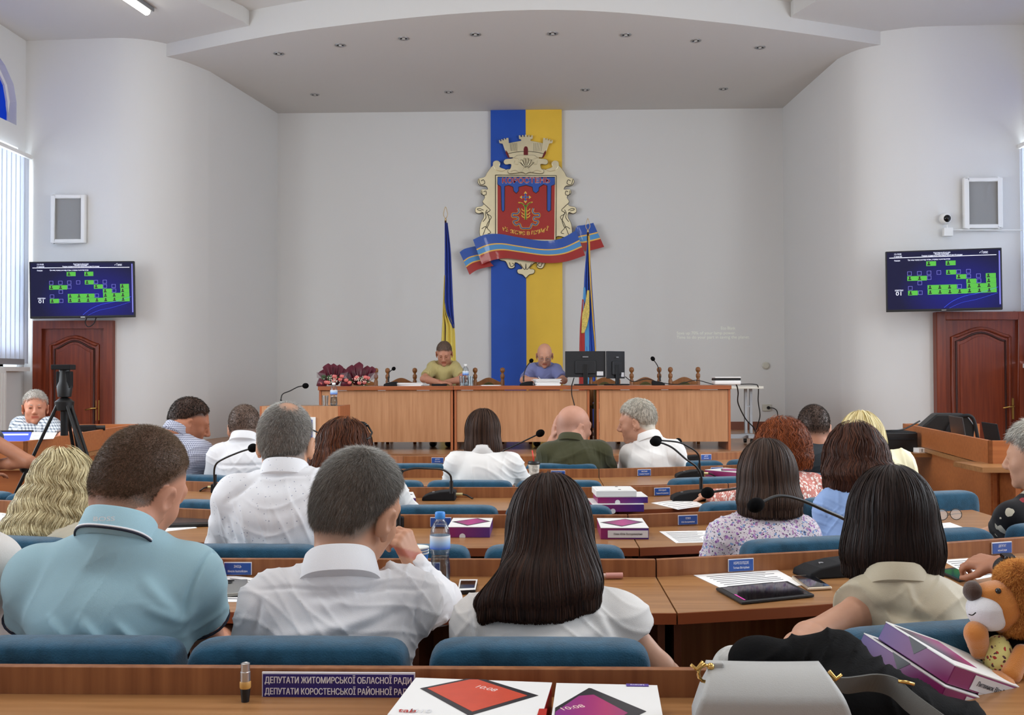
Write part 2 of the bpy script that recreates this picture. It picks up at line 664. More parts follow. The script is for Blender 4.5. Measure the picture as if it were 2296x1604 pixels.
VELVET = mat('blue_velvet', (34, 76, 100), .9, spec=.15, sheen=.22, vary=.3, vscale=22, bump=.4, bscale=260)
ENDS = dict(A=(-2.2, 1.6), B=(-2.5, 2.0), C=(-2.95, 2.02), D=(-2.4, 2.0), E=(-2.5, 2.1), F=(-2.7, 2.2))
for r in 'ABCDEF':
    e0, e1 = ENDS[r]
    SL = SLR[r]
    for (xa, xb, nm) in ((e0, SL, 'left wing'), (SL, S1, 'centre section'), (S1, S2, 'inner right wing'), (S2, e1, 'outer right wing')):
        if xb <= xa: continue
        g = .0022
        xa2, xb2 = xa + g, xb - g
        ya, yb = railY(r, xa2), railY(r, xb2)
        xm, ym = (xa + xb) / 2, (ya + yb) / 2
        d = thing('council_desk', 'beech veneer council desk, %s of the %s' % (nm, ROWN[r]), 'desk', (xm, ym, 0), group='council desk rows')
        A2, B2 = (xa2 - xm, ya - ym), (xb2 - xm, yb - ym)
        D = .49
        top = [A2, B2, (B2[0], B2[1] - D), ((A2[0] + B2[0]) / 2, (A2[1] + B2[1]) / 2 - D - .012), (A2[0], A2[1] - D)]
        MB().prism(top, ZT - .028, ZT).build('desktop', W_TOP, d)
        en = MB()
        en.prism([(B2[0], B2[1] - D), ((A2[0] + B2[0]) / 2, (A2[1] + B2[1]) / 2 - D - .012), (A2[0], A2[1] - D), (A2[0], A2[1] - D - .003), ((A2[0] + B2[0]) / 2, (A2[1] + B2[1]) / 2 - D - .015), (B2[0], B2[1] - D - .003)], ZT - .03, ZT - .001)
        en.build('edge_band', W_EDGE, d)
        MB().prism([A2, B2, (B2[0], B2[1] + .022), (A2[0], A2[1] + .022)], .12, ZT if (r == 'A' and xa >= S1) or (r == 'C' and xa >= S2) else ZRL).build('front_rail', W_RAIL, d, bevel=.0015)
        L = hypot(B2[0] - A2[0], B2[1] - A2[1])
        nd = max(1, int(round(L / .62)))
        for k in range(nd + 1):
            t = min(max(k / nd, .02), .98)
            px_, py_ = A2[0] + (B2[0] - A2[0]) * t, A2[1] + (B2[1] - A2[1]) * t
            MB().box((px_, py_ - .2, ZT / 2 - .014), (.02, .38, ZT - .03)).build('divider', W_DARK, d)

# ---------------------------------------------------------------- blue chairs
CHM = mat('chair_metal', (30, 30, 34), .5)


def make_chair():
    c = thing('velvet_chair', '', 'chair')
    # padded back: superelliptic loft
    rings = []
    W, Hh, T = .232, .21, .055
    for i in range(13):
        a = -pi / 2 + pi * i / 12
        f = max(cos(a), 0) ** .35
        y = T * sin(a)
        ring = []
        for k in range(36):
            b = 2 * pi * k / 36
            cx, cz = cos(b), sin(b)
            e = .2
            ring.append((W * (.9 + .1 * f) * abs(cx) ** e * (1 if cx > 0 else -1) * (1 if i not in (0, 12) else .96), y,
                         .66 + Hh * (.82 + .18 * f) * abs(cz) ** e * (1 if cz > 0 else -1)))
        rings.append(ring)
    MB().loft(rings).build('backrest', VELVET, c, smooth=True, sharp=60)
    sm = MB().box((0, .27, .43), (.46, .44, .1)).build('seat', VELVET, c, bevel=.035, seg=4, smooth=True)
    for sx in (-1, 1):
        MB().tube([(sx * .2, .0, .6), (sx * .2, .03, .4), (sx * .2, .05, .36)], .014, 8).build('back_support', CHM, c, smooth=True)
        for yy, y2 in ((.08, .04), (.46, .48)):
            MB().tube([(sx * .2, yy, .39), (sx * .215, y2, .0)], .013, 8).build('leg', CHM, c, smooth=True)
    return c


CH = make_chair()
CHAIRS = dict(
    A=[(170, 'behind the light blue polo'), (673, 'behind the man propping his chin'), (1208, 'behind the woman with long brown hair'), (2090, 'behind the woman in the beige blouse')],
    B=[(20, 'at the far left edge'), (562, 'behind the dotted white shirt'), (898, 'behind the water bottle'), (1242, 'behind the long brown hair'), (1805, 'behind the floral blouse'), (2093, 'to the right of the dark bob'), (2378, 'at the right edge of the picture')],
    C=[(-40, 'at the left edge of the picture'), (160, 'hidden mostly by blond curls'), (368, 'beside the tablet'), (590, 'behind the dotted shirt'), (755, 'below the reddish brown hair'), (998, 'behind the black microphone base'), (1252, 'left of the pile of white tablet boxes'), (1680, 'left of the grey-brown hair'), (1890, 'behind the light blue shirt'), (2092, 'its whole back showing, near the spectacles')],
    D=[(395, 'behind the checked shirt'), (580, 'behind the man with shaved nape in white'), (770, 'in front of the wavy auburn hair'), (862, 'with rounded right end') if False else (862, 'right of the wavy auburn hair'), (1058, 'behind the high-necked white blouse'), (1253, 'in front of the paper coffee cup'), (1588, 'below the pair of microphones'), (1775, 'behind the red-curled woman'), (1950, 'behind the yellow jacket')],
    E=[(793, 'in front of the auburn hair'), (948, 'left of the white blouse'), (1103, 'right of the white blouse'), (1258, 'behind the olive uniform'), (1545, 'right of the white polo'), (1702, 'left of the red curls'), (1850, 'behind the dark jacket')])
i = 0
for r, L in CHAIRS.items():
    xs = [on_row(r, px, .13)[0] for px, _ in L]
    mid = min(range(len(xs)), key=lambda k: abs(xs[k]))

    def gap(xa_, xb_):
        aa, ab = rowang(r, xa_), rowang(r, xb_)
        return .475 * max(cos(aa), cos(ab)) + .25 * max(0, ab - aa)
    for k in range(mid + 1, len(xs)): xs[k] = max(xs[k], xs[k - 1] + gap(xs[k - 1], xs[k]))
    for k in range(mid - 1, -1, -1): xs[k] = min(xs[k], xs[k + 1] - gap(xs[k], xs[k + 1]))
    for X, (px, desc) in zip(xs, L):
        Y, a = railY(r, X) + .13, rowang(r, X)
        lab = 'blue velvet chair of the %s, %s' % (ROWN[r].replace(' from the camera', '').replace(' row', '') + ' row', desc)
        if i == 0:
            CH.location = (X, Y, 0)
            CH.rotation_euler = (0, 0, a)
            CH['label'] = lab
            CH['group'] = 'blue velvet council chairs'
        else:
            copy_tree(CH, (X, Y, 0), a, lab, 'blue velvet council chairs')
        i += 1

# ---------------------------------------------------------------- name plates on the rails
PLB = mat('plate_blue', (28, 76, 156), .35, coat=.3)
PLB2 = mat('plate_dark_blue', (24, 16, 110), .3, coat=.3)
PLW = mat('plate_white', (236, 236, 240), .4)
PLATES = [('B', 534, 'ЗАЄЦЬ', 'Микола Анатолійович', 'half hidden behind a red box'), ('B', 955, 'РАДА', 'депутат', 'behind the water bottle in the second row'),
          ('B', 1659, 'КЕРЕСЕЛІДЗЕ', 'Тетяна Вікторівна', 'above the papers with the black tablet'), ('B', 2243, 'ДЕПУТАТ', 'міської ради', 'behind the hand with the black watch'),
          ('C', 988, 'ДЕПУТАТ', 'міської ради', 'behind the blue bottle cap'), ('C', 1541, 'ХІЛЮК', 'Юлія Володимирівна', 'above the sheet left of the floral blouse'),
          ('D', 492, 'ДЕПУТАТ', 'міської ради', 'behind the stem of the left microphone'), ('D', 1484, 'ПРИХОДЬКО', 'Людмила Володимирівна', 'right of the pile of white boxes'),
          ('E', 1251, 'ЄВТУШЕНКО', 'Олександр Іванович', 'behind the paper coffee cup'), ('E', 1444, 'КИСІЛЬОВ', 'Володимир Леонідович', 'right of the fifth row seam'), ('E', 1607, 'ДЕПУТАТ', 'міської ради', 'behind the purple box at the far microphone'),
          ('F', 981, 'ДЕПУТАТ', 'міської ради', 'left of the woman in the white blouse'), ('F', 1583, 'ДЕПУТАТ', 'міської ради', 'right of the white polo'),
          ('F', 688, 'ДЕПУТАТ', 'міської ради', 'beside the ear above the dotted shirt')]
for r, px, t1, t2, desc in PLATES:
    X, Y, a = on_row(r, px, -.004)
    n = thing('name_plate', 'small blue name plate on the desk rail, ' + desc, 'sign', (X, Y, ZRL - .029), a, 'blue name plates')
    MB().box((0, 0, 0), (.088, .004, .04)).build('backing', PLW, n)
    MB().box((0, -.0025, -.001), (.085, .002, .037)).build('blue_face', PLB, n, bevel=.002)
    text(t1, .0115, PLW, n, (0, -.0036, .0065), ext=.0002, fit=.0048 * len(t1))
    text(t2, .0095, PLW, n, (0, -.0036, -.0085), ext=.0002, fit=.0033 * len(t2))
pa, pb = PY(587, 1535, 2.02), PY(930, 1538, 2.02)
n = thing('row_sign', 'long dark blue sign with white capital lettering on the nearest desk rail', 'sign', ((pa[0] + pb[0]) / 2, 2.024, ZRL - .031))
wd = pb[0] - pa[0]
MB().box((0, 0, 0), (wd, .005, .05)).build('backing', PLW, n)
MB().box((0, -.003, -.0015), (wd - .004, .002, .046)).build('blue_face', PLB2, n)
for s_, z in (('ДЕПУТАТИ ЖИТОМИРСЬКОЇ ОБЛАСНОЇ РАДИ', .0095), ('ДЕПУТАТИ КОРОСТЕНСЬКОЇ РАЙОННОЇ РАДИ', -.0125)):
    for k_, dx_ in enumerate((-.0004, 0, .0004)): text(s_, .0172, PLW, n, (dx_, -.0042 - .0003 * k_, z), ext=.0002, fit=wd - .013)

# ================================================================ presidium on the stage
PYF = 11.3
ZP = PY(1180, 865.5, PYF)[2]
segs = [(713, 1016, 'left'), (1017, 1323, 'middle'), (1337, 1640, 'right')]
for a, b, nm in segs:
    xa, xb = PY(a, 870, PYF)[0], PY(b, 870, PYF)[0]
    t = thing('presidium_table', 'long beech presidium table with closed front, %s of the three on the stage' % nm, 'table', ((xa + xb) / 2, PYF, ZS), group='presidium tables')
    Wd = xb - xa
    hh = ZP - ZS
    MB().box((0, .36, hh - .022), (Wd + (.001 if nm != 'right' else -.0), .74, .044)).build('table_top', wood('table_top_red', (150, 84, 50), (168, 98, 60), .3, 'x'), t, bevel=.004)
    MB().box((0, .045, (hh - .05) / 2 + .045), (Wd - .07, .02, hh - .14)).build('front_panel', W_PANEL, t)
    for sx in (-1, 1):
        MB().box((sx * (Wd / 2 - .018), .36, (hh - .045) / 2), (.026, .66, hh - .045)).build('side_panel', wood('side_red', (160, 92, 56), (176, 106, 66)), t)
    if nm == 'middle':   # the narrow gap is bridged by the top
        MB().box((Wd / 2 + .035, .36, hh - .022), (.072, .74, .044)).build('top_extension', MATS['table_top_red'], t)

CHW = wood('carved_wood', (124, 78, 40), (146, 94, 52), .35)
OLIVE = mat('olive_upholstery', (78, 70, 30), .9, sheen=.2, bump=.2)


def stage_chair(x, lab, first=[None]):
    loc = (x, 12.35, ZS)
    if first[0]:
        return copy_tree(first[0], loc, None, lab)
    c = thing('carved_chair', lab, 'chair', loc, pi, 'carved presidium chairs')
    first[0] = c
    for sx in (-1, 1):
        MB().lathe([(.02, 0), (.02, .45), (.024, .5), (.018, .55), (.024, .62), (.024, .76), (.016, .78), (.026, .8), (.026, .83), (.014, .845), (.014, .855), (.026, .87), (.03, .89), (.024, .912), (0, .922)], (sx * .165, -.0, 0), 14).build('back_post', CHW, c, smooth=True)
        MB().tube([(sx * .18, -.42, .0), (sx * .18, -.42, .44)], .02, 8).build('leg', CHW, c, smooth=True)
    top = [(-.15, .5), (.15, .5), (.15, .74)] + [(.15 - .3 * k / 14, .745 + .055 * (sin(pi * k / 14) ** 1.6) + .02 * cos(4 * pi * k / 14) * 0) for k in range(15)] + [(-.15, .74)]
    Mx = Matrix(((1, 0, 0, 0), (0, 0, -1, 0), (0, 1, 0, 0), (0, 0, 0, 1)))
    MB().prism(top, -.018, .018, M=Mx).build('back_frame', CHW, c, bevel=.006)
    pad = [(-.095, .5), (.095, .5)] + [(.095 * cos(pi * k / 12) * (1 - .15 * sin(pi * k / 12)), .66 + .085 * sin(pi * k / 12)) for k in range(13)]
    MB().prism(pad, -.03, .03, M=Mx).build('back_pad', OLIVE, c, bevel=.01)
    MB().box((0, -.2, .45), (.4, .44, .06)).build('seat', OLIVE, c, bevel=.02)
    return c


for a, b, lb in ((782, 843, 'behind the rose bouquets'), (869, 930, 'left of the man in khaki'), (968, 1028, 'under the man in khaki'), (1066, 1126, 'between the two seated chairmen'), (1190, 1250, 'holding the man in the lilac shirt'), (1325, 1386, 'hidden behind the monitors'), (1416, 1478, 'just right of the monitors'), (1502, 1566, 'rightmost on the stage')):
    stage_chair(PY((a + b) / 2, 830, 12.35)[0], 'carved wooden chair with olive pad on stage, ' + lb)

# lectern
xa, xb = PY(583, 912, 9.8)[0], PY(763, 912, 9.8)[0]
zt = PY(670, 911, 9.8)[2]
lc = thing('lectern', 'tall beech lectern with a framed blue emblem in front of the stage', 'lectern', ((xa + xb) / 2, 9.8, 0))
Wl = xb - xa
MB().box((0, 0, zt / 2), (Wl - .04, .022, zt)).build('front_panel', W_PANEL, lc)
for sx in (-1, 1):
    MB().box((sx * (Wl / 2 - .012), .25, zt / 2), (.024, .52, zt)).build('side_panel', MATS['side_red'], lc)
MB().box((0, .27, zt - .06), (Wl - .05, .46, .025)).build('shelf', W_TOP, lc)
MB().box((0, .2, zt - .009), (Wl - .05, .38, .018)).build('top', W_TOP, lc)
ex = PY(667, 978, 9.78)
fr = MB().box((ex[0] - (xa + xb) / 2, -.018, ex[2]), (.35, .014, .36)).build('emblem_frame', WHITE, lc, bevel=.003)
MB().box((ex[0] - (xa + xb) / 2, -.027, ex[2]), (.29, .006, .31)).build('emblem_field', mat('emblem_blue', (24, 66, 170), .4), fr)
YEL = mat('yellow_mark', (232, 196, 50), .45)
tri = MB()
cx = ex[0] - (xa + xb) / 2
for dx in (-.07, 0, .07): tri.tube([(cx + dx, -.031, ex[2] + .11), (cx + dx, -.031, ex[2] - .06)], .01, 6)
tri.tube([(cx - .07, -.031, ex[2] - .06), (cx, -.031, ex[2] - .1), (cx + .07, -.031, ex[2] - .06)], .01, 6)
tri.build('emblem_mark', YEL, fr)

# ================================================================ banner and coat of arms on the back wall
YW = YB - .03


def wp(px, py, Y=YW):
    p = PY(px, py, Y)
    return (p[0], p[2])


MXZ = Matrix(((1, 0, 0, 0), (0, 0, 1, 0), (0, 1, 0, 0), (0, 0, 0, 1)))   # poly xy -> xz, extrusion -> y
FBLUE = mat('flag_blue', (30, 82, 184), .55, vary=.05, vscale=2)
FYEL = mat('flag_yellow', (240, 198, 66), .55, vary=.04, vscale=2)
bt = PY(1180, 240, YW)
bn = thing('flag_banner', 'tall vertical blue and yellow panel in the middle of the back wall', 'banner', (PY(1180, 500, YW)[0], YW, ZS + .1))
bo = Vector(bn.location)
xl, xm, xr = wp(1101, 500)[0], wp(1179.5, 500)[0], wp(1260.5, 500)[0]
zt = ZC - .002
MB().box(((xl + xm) / 2 - bo.x, -.01, (zt - bo.z) / 2), (xm - xl, .05, zt - bo.z)).build('blue_half', FBLUE, bn)
MB().box(((xr + xm) / 2 - bo.x, -.01, (zt - bo.z) / 2), (xr - xm, .05, zt - bo.z)).build('yellow_half', FYEL, bn)

GOLD = mat('pale_gold', (232, 222, 186), .28, metal=.55, vary=.1, vscale=3)
GOLDD = mat('dark_outline', (44, 36, 24), .5)
EBLUE = mat('enamel_blue', (36, 84, 176), .3, coat=.3)
ERED = mat('enamel_red', (170, 34, 28), .3, coat=.3)
ELB = mat('enamel_light_blue', (76, 152, 212), .35, coat=.3)
EYE_ = mat('enamel_yellow', (240, 190, 80), .35, coat=.3)
EGRN = mat('enamel_green', (70, 140, 60), .4)
E0 = thing('coat_of_arms', 'gold framed city coat of arms with mural crown and striped ribbon', 'emblem', (PY(1180, 450, YW - .05)[0], YW - .05, PY(1180, 450, YW - .05)[2]))
eo = Vector(E0.location)


def zp(x, y, dy=0):
    """pixel of the 3.729x enlargement (origin 1000,230) -> local x,z on the emblem plane"""
    p = PY(1000 + x / 3.729, 230 + y / 3.729, eo.y - dy)
    return (p[0] - eo.x, p[2] - eo.z)


def plate(name, pts, y0, y1, m, parent=E0, smoothn=0, bevel=0, mir=False):
    P = list(pts)
    if mir: P = P + [(2 * 668 - x, y) for x, y in P[::-1]]
    P = [zp(*q) for q in P]
    if smoothn: P = [tuple(q) for q in crom(P, smoothn, True)]
    return MB().prism(P, -y1, -y0, M=MXZ).build(name, m, parent, bevel=bevel)


def line(name, pts, r, y, m, parent=E0, n=4, closed=False, mir=False):
    mb = MB()
    for s in ((0, 1) if mir else (0,)):
        Q = [zp(*( (2 * 668 - x, yy) if s else (x, yy))) for x, yy in pts]
        Q = crom([(q[0], -y, q[1]) for q in Q], n, closed)
        o_ = MB()
        o_.tube(Q, r, 6, closed=closed)
        res = o_.build(name, m, parent, smooth=True)
    return res


body = [(668, 560), (600, 575), (530, 560), (470, 575), (430, 565), (405, 540), (392, 530), (345, 590), (325, 625), (275, 640), (268, 670), (290, 695), (335, 700), (350, 730), (300, 730), (293, 760), (320, 780), (325, 800), (308, 830), (318, 850), (300, 870), (255, 880), (248, 915), (275, 930), (310, 920), (318, 960), (290, 1020), (285, 1110), (330, 1130), (420, 1130), (440, 1300), (500, 1330), (530, 1385), (570, 1380), (575, 1340), (610, 1350), (640, 1390), (600, 1400), (605, 1430), (640, 1440), (668, 1468)]
plate('cartouche', body, -.02, .03, GOLD, smoothn=4, mir=True, bevel=.008)
line('cartouche_outline', body, .008, .0, GOLDD, mir=True)
for pts in ([(405, 540), (400, 505), (425, 495), (450, 515), (435, 540), (422, 525)], [(430, 560), (450, 575), (480, 570)], [(275, 645), (290, 690), (325, 680), (315, 650), (295, 660)], [(300, 740), (305, 775), (335, 775), (335, 745), (315, 750)], [(318, 850), (350, 880), (370, 905), (340, 930), (380, 960), (350, 1010), (330, 1060), (310, 1110)], [(340, 920), (365, 990), (345, 1050)],
            [(300, 910), (275, 905), (262, 895), (285, 890), (315, 905)], [(345, 900), (330, 930), (335, 965), (310, 1000)], [(300, 1060), (330, 1040), (350, 1060), (375, 1090), (350, 1100)], [(400, 545), (412, 520), (438, 512), (440, 530), (425, 535)],
            [(530, 1340), (545, 1375), (570, 1360), (555, 1345)], [(620, 1350), (660, 1400), (668, 1350)]):
    line('engraving', pts, .0045, .036, GOLDD, mir=True)
for sx in (0, 1):
    scroll = [(395, 535), (398, 500), (430, 490), (455, 510), (450, 545), (500, 565), (470, 580), (420, 570)]
    P = [(2 * 668 - x, y) if sx else (x, y) for x, y in scroll]
    plate('scroll', P, 0, .05, GOLD, smoothn=3, bevel=.006)
# crown
plate('crown', [(445, 330), (452, 318), (466, 322), (470, 312), (486, 316), (488, 306), (505, 310), (507, 300), (524, 304), (524, 340), (610, 325), (640, 318), (612, 300), (612, 280), (630, 282), (632, 292), (646, 292), (648, 276), (668, 276)], 0, .05, GOLD, mir=True) if False else None
crown = [(447, 342), (443, 322), (453, 318), (457, 331), (465, 327), (462, 314), (473, 310), (477, 323), (486, 319), (483, 307), (494, 304), (498, 316), (506, 313), (503, 303), (523, 301), (527, 345), (630, 325), (628, 315), (611, 308), (609, 280), (623, 280), (625, 293), (636, 293), (635, 278), (649, 278), (650, 292), (659, 292), (659, 276), (668, 276)]
low = [(520, 465), (490, 395), (475, 350), (448, 345)]
cp = crown + [(2 * 668 - x, y) for x, y in crown[::-1]] + [(2 * 668 - x, y) for x, y in low[::-1]] + low
plate('mural_crown', cp, 0, .05, GOLD, bevel=.004)
for k in range(13):
    x = 540 + k * 9 if k < 7 else 735 + (k - 7) * 13
    line('wall_flute', [(x - (668 - x) * .03, 345), (x + (668 - x) * .03, 412)], .002, .052, GOLDD)
line('crown_band', [(515, 435), (590, 420), (668, 415), (746, 420), (821, 435)], .004, .052, GOLDD)
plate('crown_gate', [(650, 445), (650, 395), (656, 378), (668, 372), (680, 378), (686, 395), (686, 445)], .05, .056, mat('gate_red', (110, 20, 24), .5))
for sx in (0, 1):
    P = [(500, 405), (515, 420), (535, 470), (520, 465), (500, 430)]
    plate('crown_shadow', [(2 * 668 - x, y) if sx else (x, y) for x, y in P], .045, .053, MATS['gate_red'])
# ornament under the crown
orn = [(668, 448), (600, 450), (560, 475), (500, 482), (484, 505), (500, 525), (545, 522), (540, 560), (520, 575), (530, 598), (590, 595), (640, 590), (668, 602)]
plate('leaf_ornament', orn, .03, .065, GOLD, smoothn=3, mir=True, bevel=.006)
line('ornament_outline', orn, .005, .055, GOLDD, mir=True)
for a in (-60, -36, -12, 12, 36, 60):
    ca, sa = sin(radians(a)), cos(radians(a))
    line('palmette', [(668 + ca * 12, 560 - sa * 12), (668 + ca * 70, 545 - sa * 75)], .012, .066, GOLD)
    line('palmette_groove', [(668 + ca * 15 + 9, 560 - sa * 12), (668 + ca * 66 + 12, 545 - sa * 72)], .003, .076, GOLDD)
line('swirl', [(560, 470), (600, 480), (605, 520), (575, 520), (575, 495)], .008, .066, GOLD, mir=True)
line('swirl', [(540, 585), (580, 575), (620, 590), (655, 560), (650, 520)], .008, .066, GOLD, mir=True)
# shield
plate('shield_border', [(418, 615), (918, 618), (915, 1150), (418, 1145)], .03, .045, GOLD)
line('shield_line', [(415, 612), (922, 616), (918, 1150)], .006, .046, GOLDD, n=1)
line('shield_line', [(415, 612), (415, 1140)], .006, .046, GOLDD, n=1)
plate('shield_field', [(432, 628), (910, 630), (905, 1150), (432, 1145)], .045, .05, ERED)
chief = [(432, 628), (910, 630), (910, 690), (880, 703), (876, 905), (858, 918), (845, 905), (845, 700), (815, 690), (778, 715), (775, 745), (752, 764), (728, 748), (722, 712), (668, 697), (608, 712), (608, 745), (588, 765), (566, 745), (562, 712), (525, 698), (492, 705), (490, 905), (478, 918), (466, 905), (460, 708), (432, 690)]
plate('chief', chief, .05, .056, EBLUE)
line('chief_outline', chief, .0045, .056, GOLDD, n=1, closed=True)
ETX = mat('emblem_text', (176, 40, 60), .4)


def etext(s, x, y, size, m, rot=0, out=.058, w=None, extra=0):
    q = zp(x, y)
    t = text(s, size, m, E0, (q[0], -out, q[1]), (pi / 2, radians(rot), 0), ext=.0008, bold=extra, fit=w)
    return t


wk = zp(865, 660)[0] - zp(470, 660)[0]
EWH = mat('emblem_text_white', (225, 220, 225), .4)
for k_, (dx_, dy_) in enumerate(((-3, 0), (3, 0), (0, -3), (0, 3))): etext('КОРОСТЕНЬ', 668 + dx_, 660 + dy_, .112, EWH, out=.058 + .0004 * k_, w=wk)
for k_, dx_ in enumerate((-1.6, 0, 1.6)): etext('КОРОСТЕНЬ', 668 + dx_, 660, .112, ETX, out=.0615 + .0004 * k_, w=wk)
mot = "НЕ ЗГОРАЄ В ПОЛУМ'Ї"
for i, ch in enumerate(mot):
    if ch == ' ': continue
    t = (i / (len(mot) - 1) - .5) * 2
    for k_, dx_ in enumerate((-1.3, 1.3)): etext(ch, 668 + dx_ + t * 178, 1100 - 38 * t * t, .076, EYE_, rot=14 * t, out=.052 + .0004 * k_)
# charge: cross, plant, flame ring
cx, cy = 665, 797
crs = [(0, -46), (12, -28), (6, -22), (6, -6), (22, -6), (28, -12), (42, 0), (28, 12), (22, 6), (6, 6), (6, 22), (12, 28), (0, 46)]
crs = [(cx + a, cy + b) for a, b in crs] + [(cx - a, cy + b) for a, b in crs[::-1]]
plate('charge_cross', [(cx + (x - cx) * 1.15, cy + (y - cy) * 1.12) for x, y in crs], .05, .055, EYE_)
plate('charge_cross', [(cx + (x - cx) * .75, cy + (y - cy) * .75) for x, y in crs], .055, .058, EBLUE)
line('charge_plant', [(666, 985), (666, 880)], .022, .05, EYE_)
line('charge_plant', [(666, 985), (666, 865)], .013, .062, EGRN)
line('charge_plant', [(605, 842), (640, 850), (666, 880), (692, 850), (725, 838)], .012, .056, EYE_)
line('charge_plant', [(620, 846), (645, 855), (666, 880), (688, 855), (712, 842)], .006, .064, EGRN)
for y in (905, 935, 960):
    line('charge_leaf', [(666, y + 12), (640, y), (634, y - 14)], .009, .054, EYE_, mir=True)
ring = [(604, 890), (612, 915), (595, 935), (560, 935), (558, 960), (600, 965), (598, 990), (565, 1000), (585, 1030), (615, 1020), (632, 1055), (668, 1058)]
line('flame_ring', ring, .02, .05, EYE_, mir=True, n=5)
line('flame_ring', ring, .011, .062, EBLUE, mir=True, n=5)


# ribbon: bent strips standing off the wall
def ribbon(name, top, bot, depth, parent=E0):
    """top/bot: enlargement pixel curves; stripes across"""
    N = len(top)
    T, B = crom(top, 6), crom(bot, 6)
    Dp = crom([(d, 0) for d in depth], 6)
    stripes = [(0, .38, EBLUE), (.38, .43, EYE_), (.43, .62, ELB), (.62, .67, EYE_), (.67, 1, ERED)]
    root = None
    for a, b, m in stripes:
        mb = MB()
        rings = []
        for i in range(len(T)):
            p = []
            for f in (a, b):
                q = T[i] * (1 - f) + B[i] * f
                z = zp(q[0], q[1])
                p.append((z, Dp[i][0]))
            (z0, d0), (z1, d1) = p
            rings.append([(z0[0], -d0, z0[1]), (z1[0], -d0, z1[1]), (z1[0], -d0 + .03, z1[1]), (z0[0], -d0 + .03, z0[1])])
        mb.loft(rings)
        mb.build(name, m, parent)


ribbon('ribbon_tail', [(1075, 1085), (1095, 1040), (1150, 1030), (1230, 1012)], [(1120, 1215), (1170, 1245), (1240, 1232), (1320, 1212)], [.07, .06, .06, .07])
ribbon('ribbon_tail', [(118, 1258), (160, 1228), (245, 1206)], [(200, 1445), (270, 1400), (400, 1370)], [.09, .07, .06])
ribbon('ribbon_front', [(232, 1160), (330, 1115), (450, 1108), (600, 1135), (800, 1165), (950, 1150), (1082, 1082)], [(305, 1362), (400, 1325), (500, 1310), (640, 1325), (850, 1350), (1010, 1335), (1160, 1288)], [.17, .13, .11, .12, .13, .12, .15])

# ---------------------------------------------------------------- flags
POLEM = mat('flag_pole_wood', (70, 42, 28), .4)


def flag(nm, lab, tip, px0, py0, px1, Y, parts):
    p = PY(tip[0], tip[1], Y)
    f = thing('flag', lab, 'flag', (p[0], Y, ZS))
    top = p[2] - ZS
    MB().tube([(0, 0, .03), (0, 0, top - .2)], .014, 10).build('pole', POLEM, f, smooth=True)
    MB().lathe([(.0, 0), (.16, 0), (.16, .015), (.03, .05), (.02, .12)], (0, 0, 0), 20).build('base', POLEM, f, smooth=True)
    fi = MB().lathe([(.012, top - .2), (.016, top - .18), (.01, top - .165), (.012, top - .16)], n=10)
    sp = crom([(0, 0, top - .16), (.028, 0, top - .115), (.02, 0, top - .06), (0, 0, top), (-.02, 0, top - .06), (-.028, 0, top - .115)], 4, True)
    fi.tube([tuple(q) for q in sp], .005, 6, closed=True)
    fi.build('finial', mat('finial_brass', (190, 165, 120), .35, metal=.8), f, smooth=True)
    for nmp, m, outl, dy, amp, nf in parts:
        # outl: list of (py, xl, xr) in photo pixels
        rows_ = crom([np.array(o, float) for o in outl], 6)
        vs, fs = [], []
        K = 26
        for r_ in rows_:
            for k in range(K + 1):
                t = k / K
                q = PY(r_[1] + (r_[2] - r_[1]) * t, r_[0], Y)
                fold = amp * sin(t * nf * pi + r_[0] * .004) * min(1, (r_[2] - r_[1]) / 14)
                vs.append((q[0] - p[0], dy + fold, q[2] - ZS))
        for i in range(len(rows_) - 1):
            for k in range(K):
                fs.append((i * (K + 1) + k, i * (K + 1) + k + 1, (i + 1) * (K + 1) + k + 1, (i + 1) * (K + 1) + k))
        o = MB().add(vs, fs).build(nmp, m, f, smooth=True)
        so = o.modifiers.new('thick', 'SOLIDIFY')
        so.thickness = .004
    return f


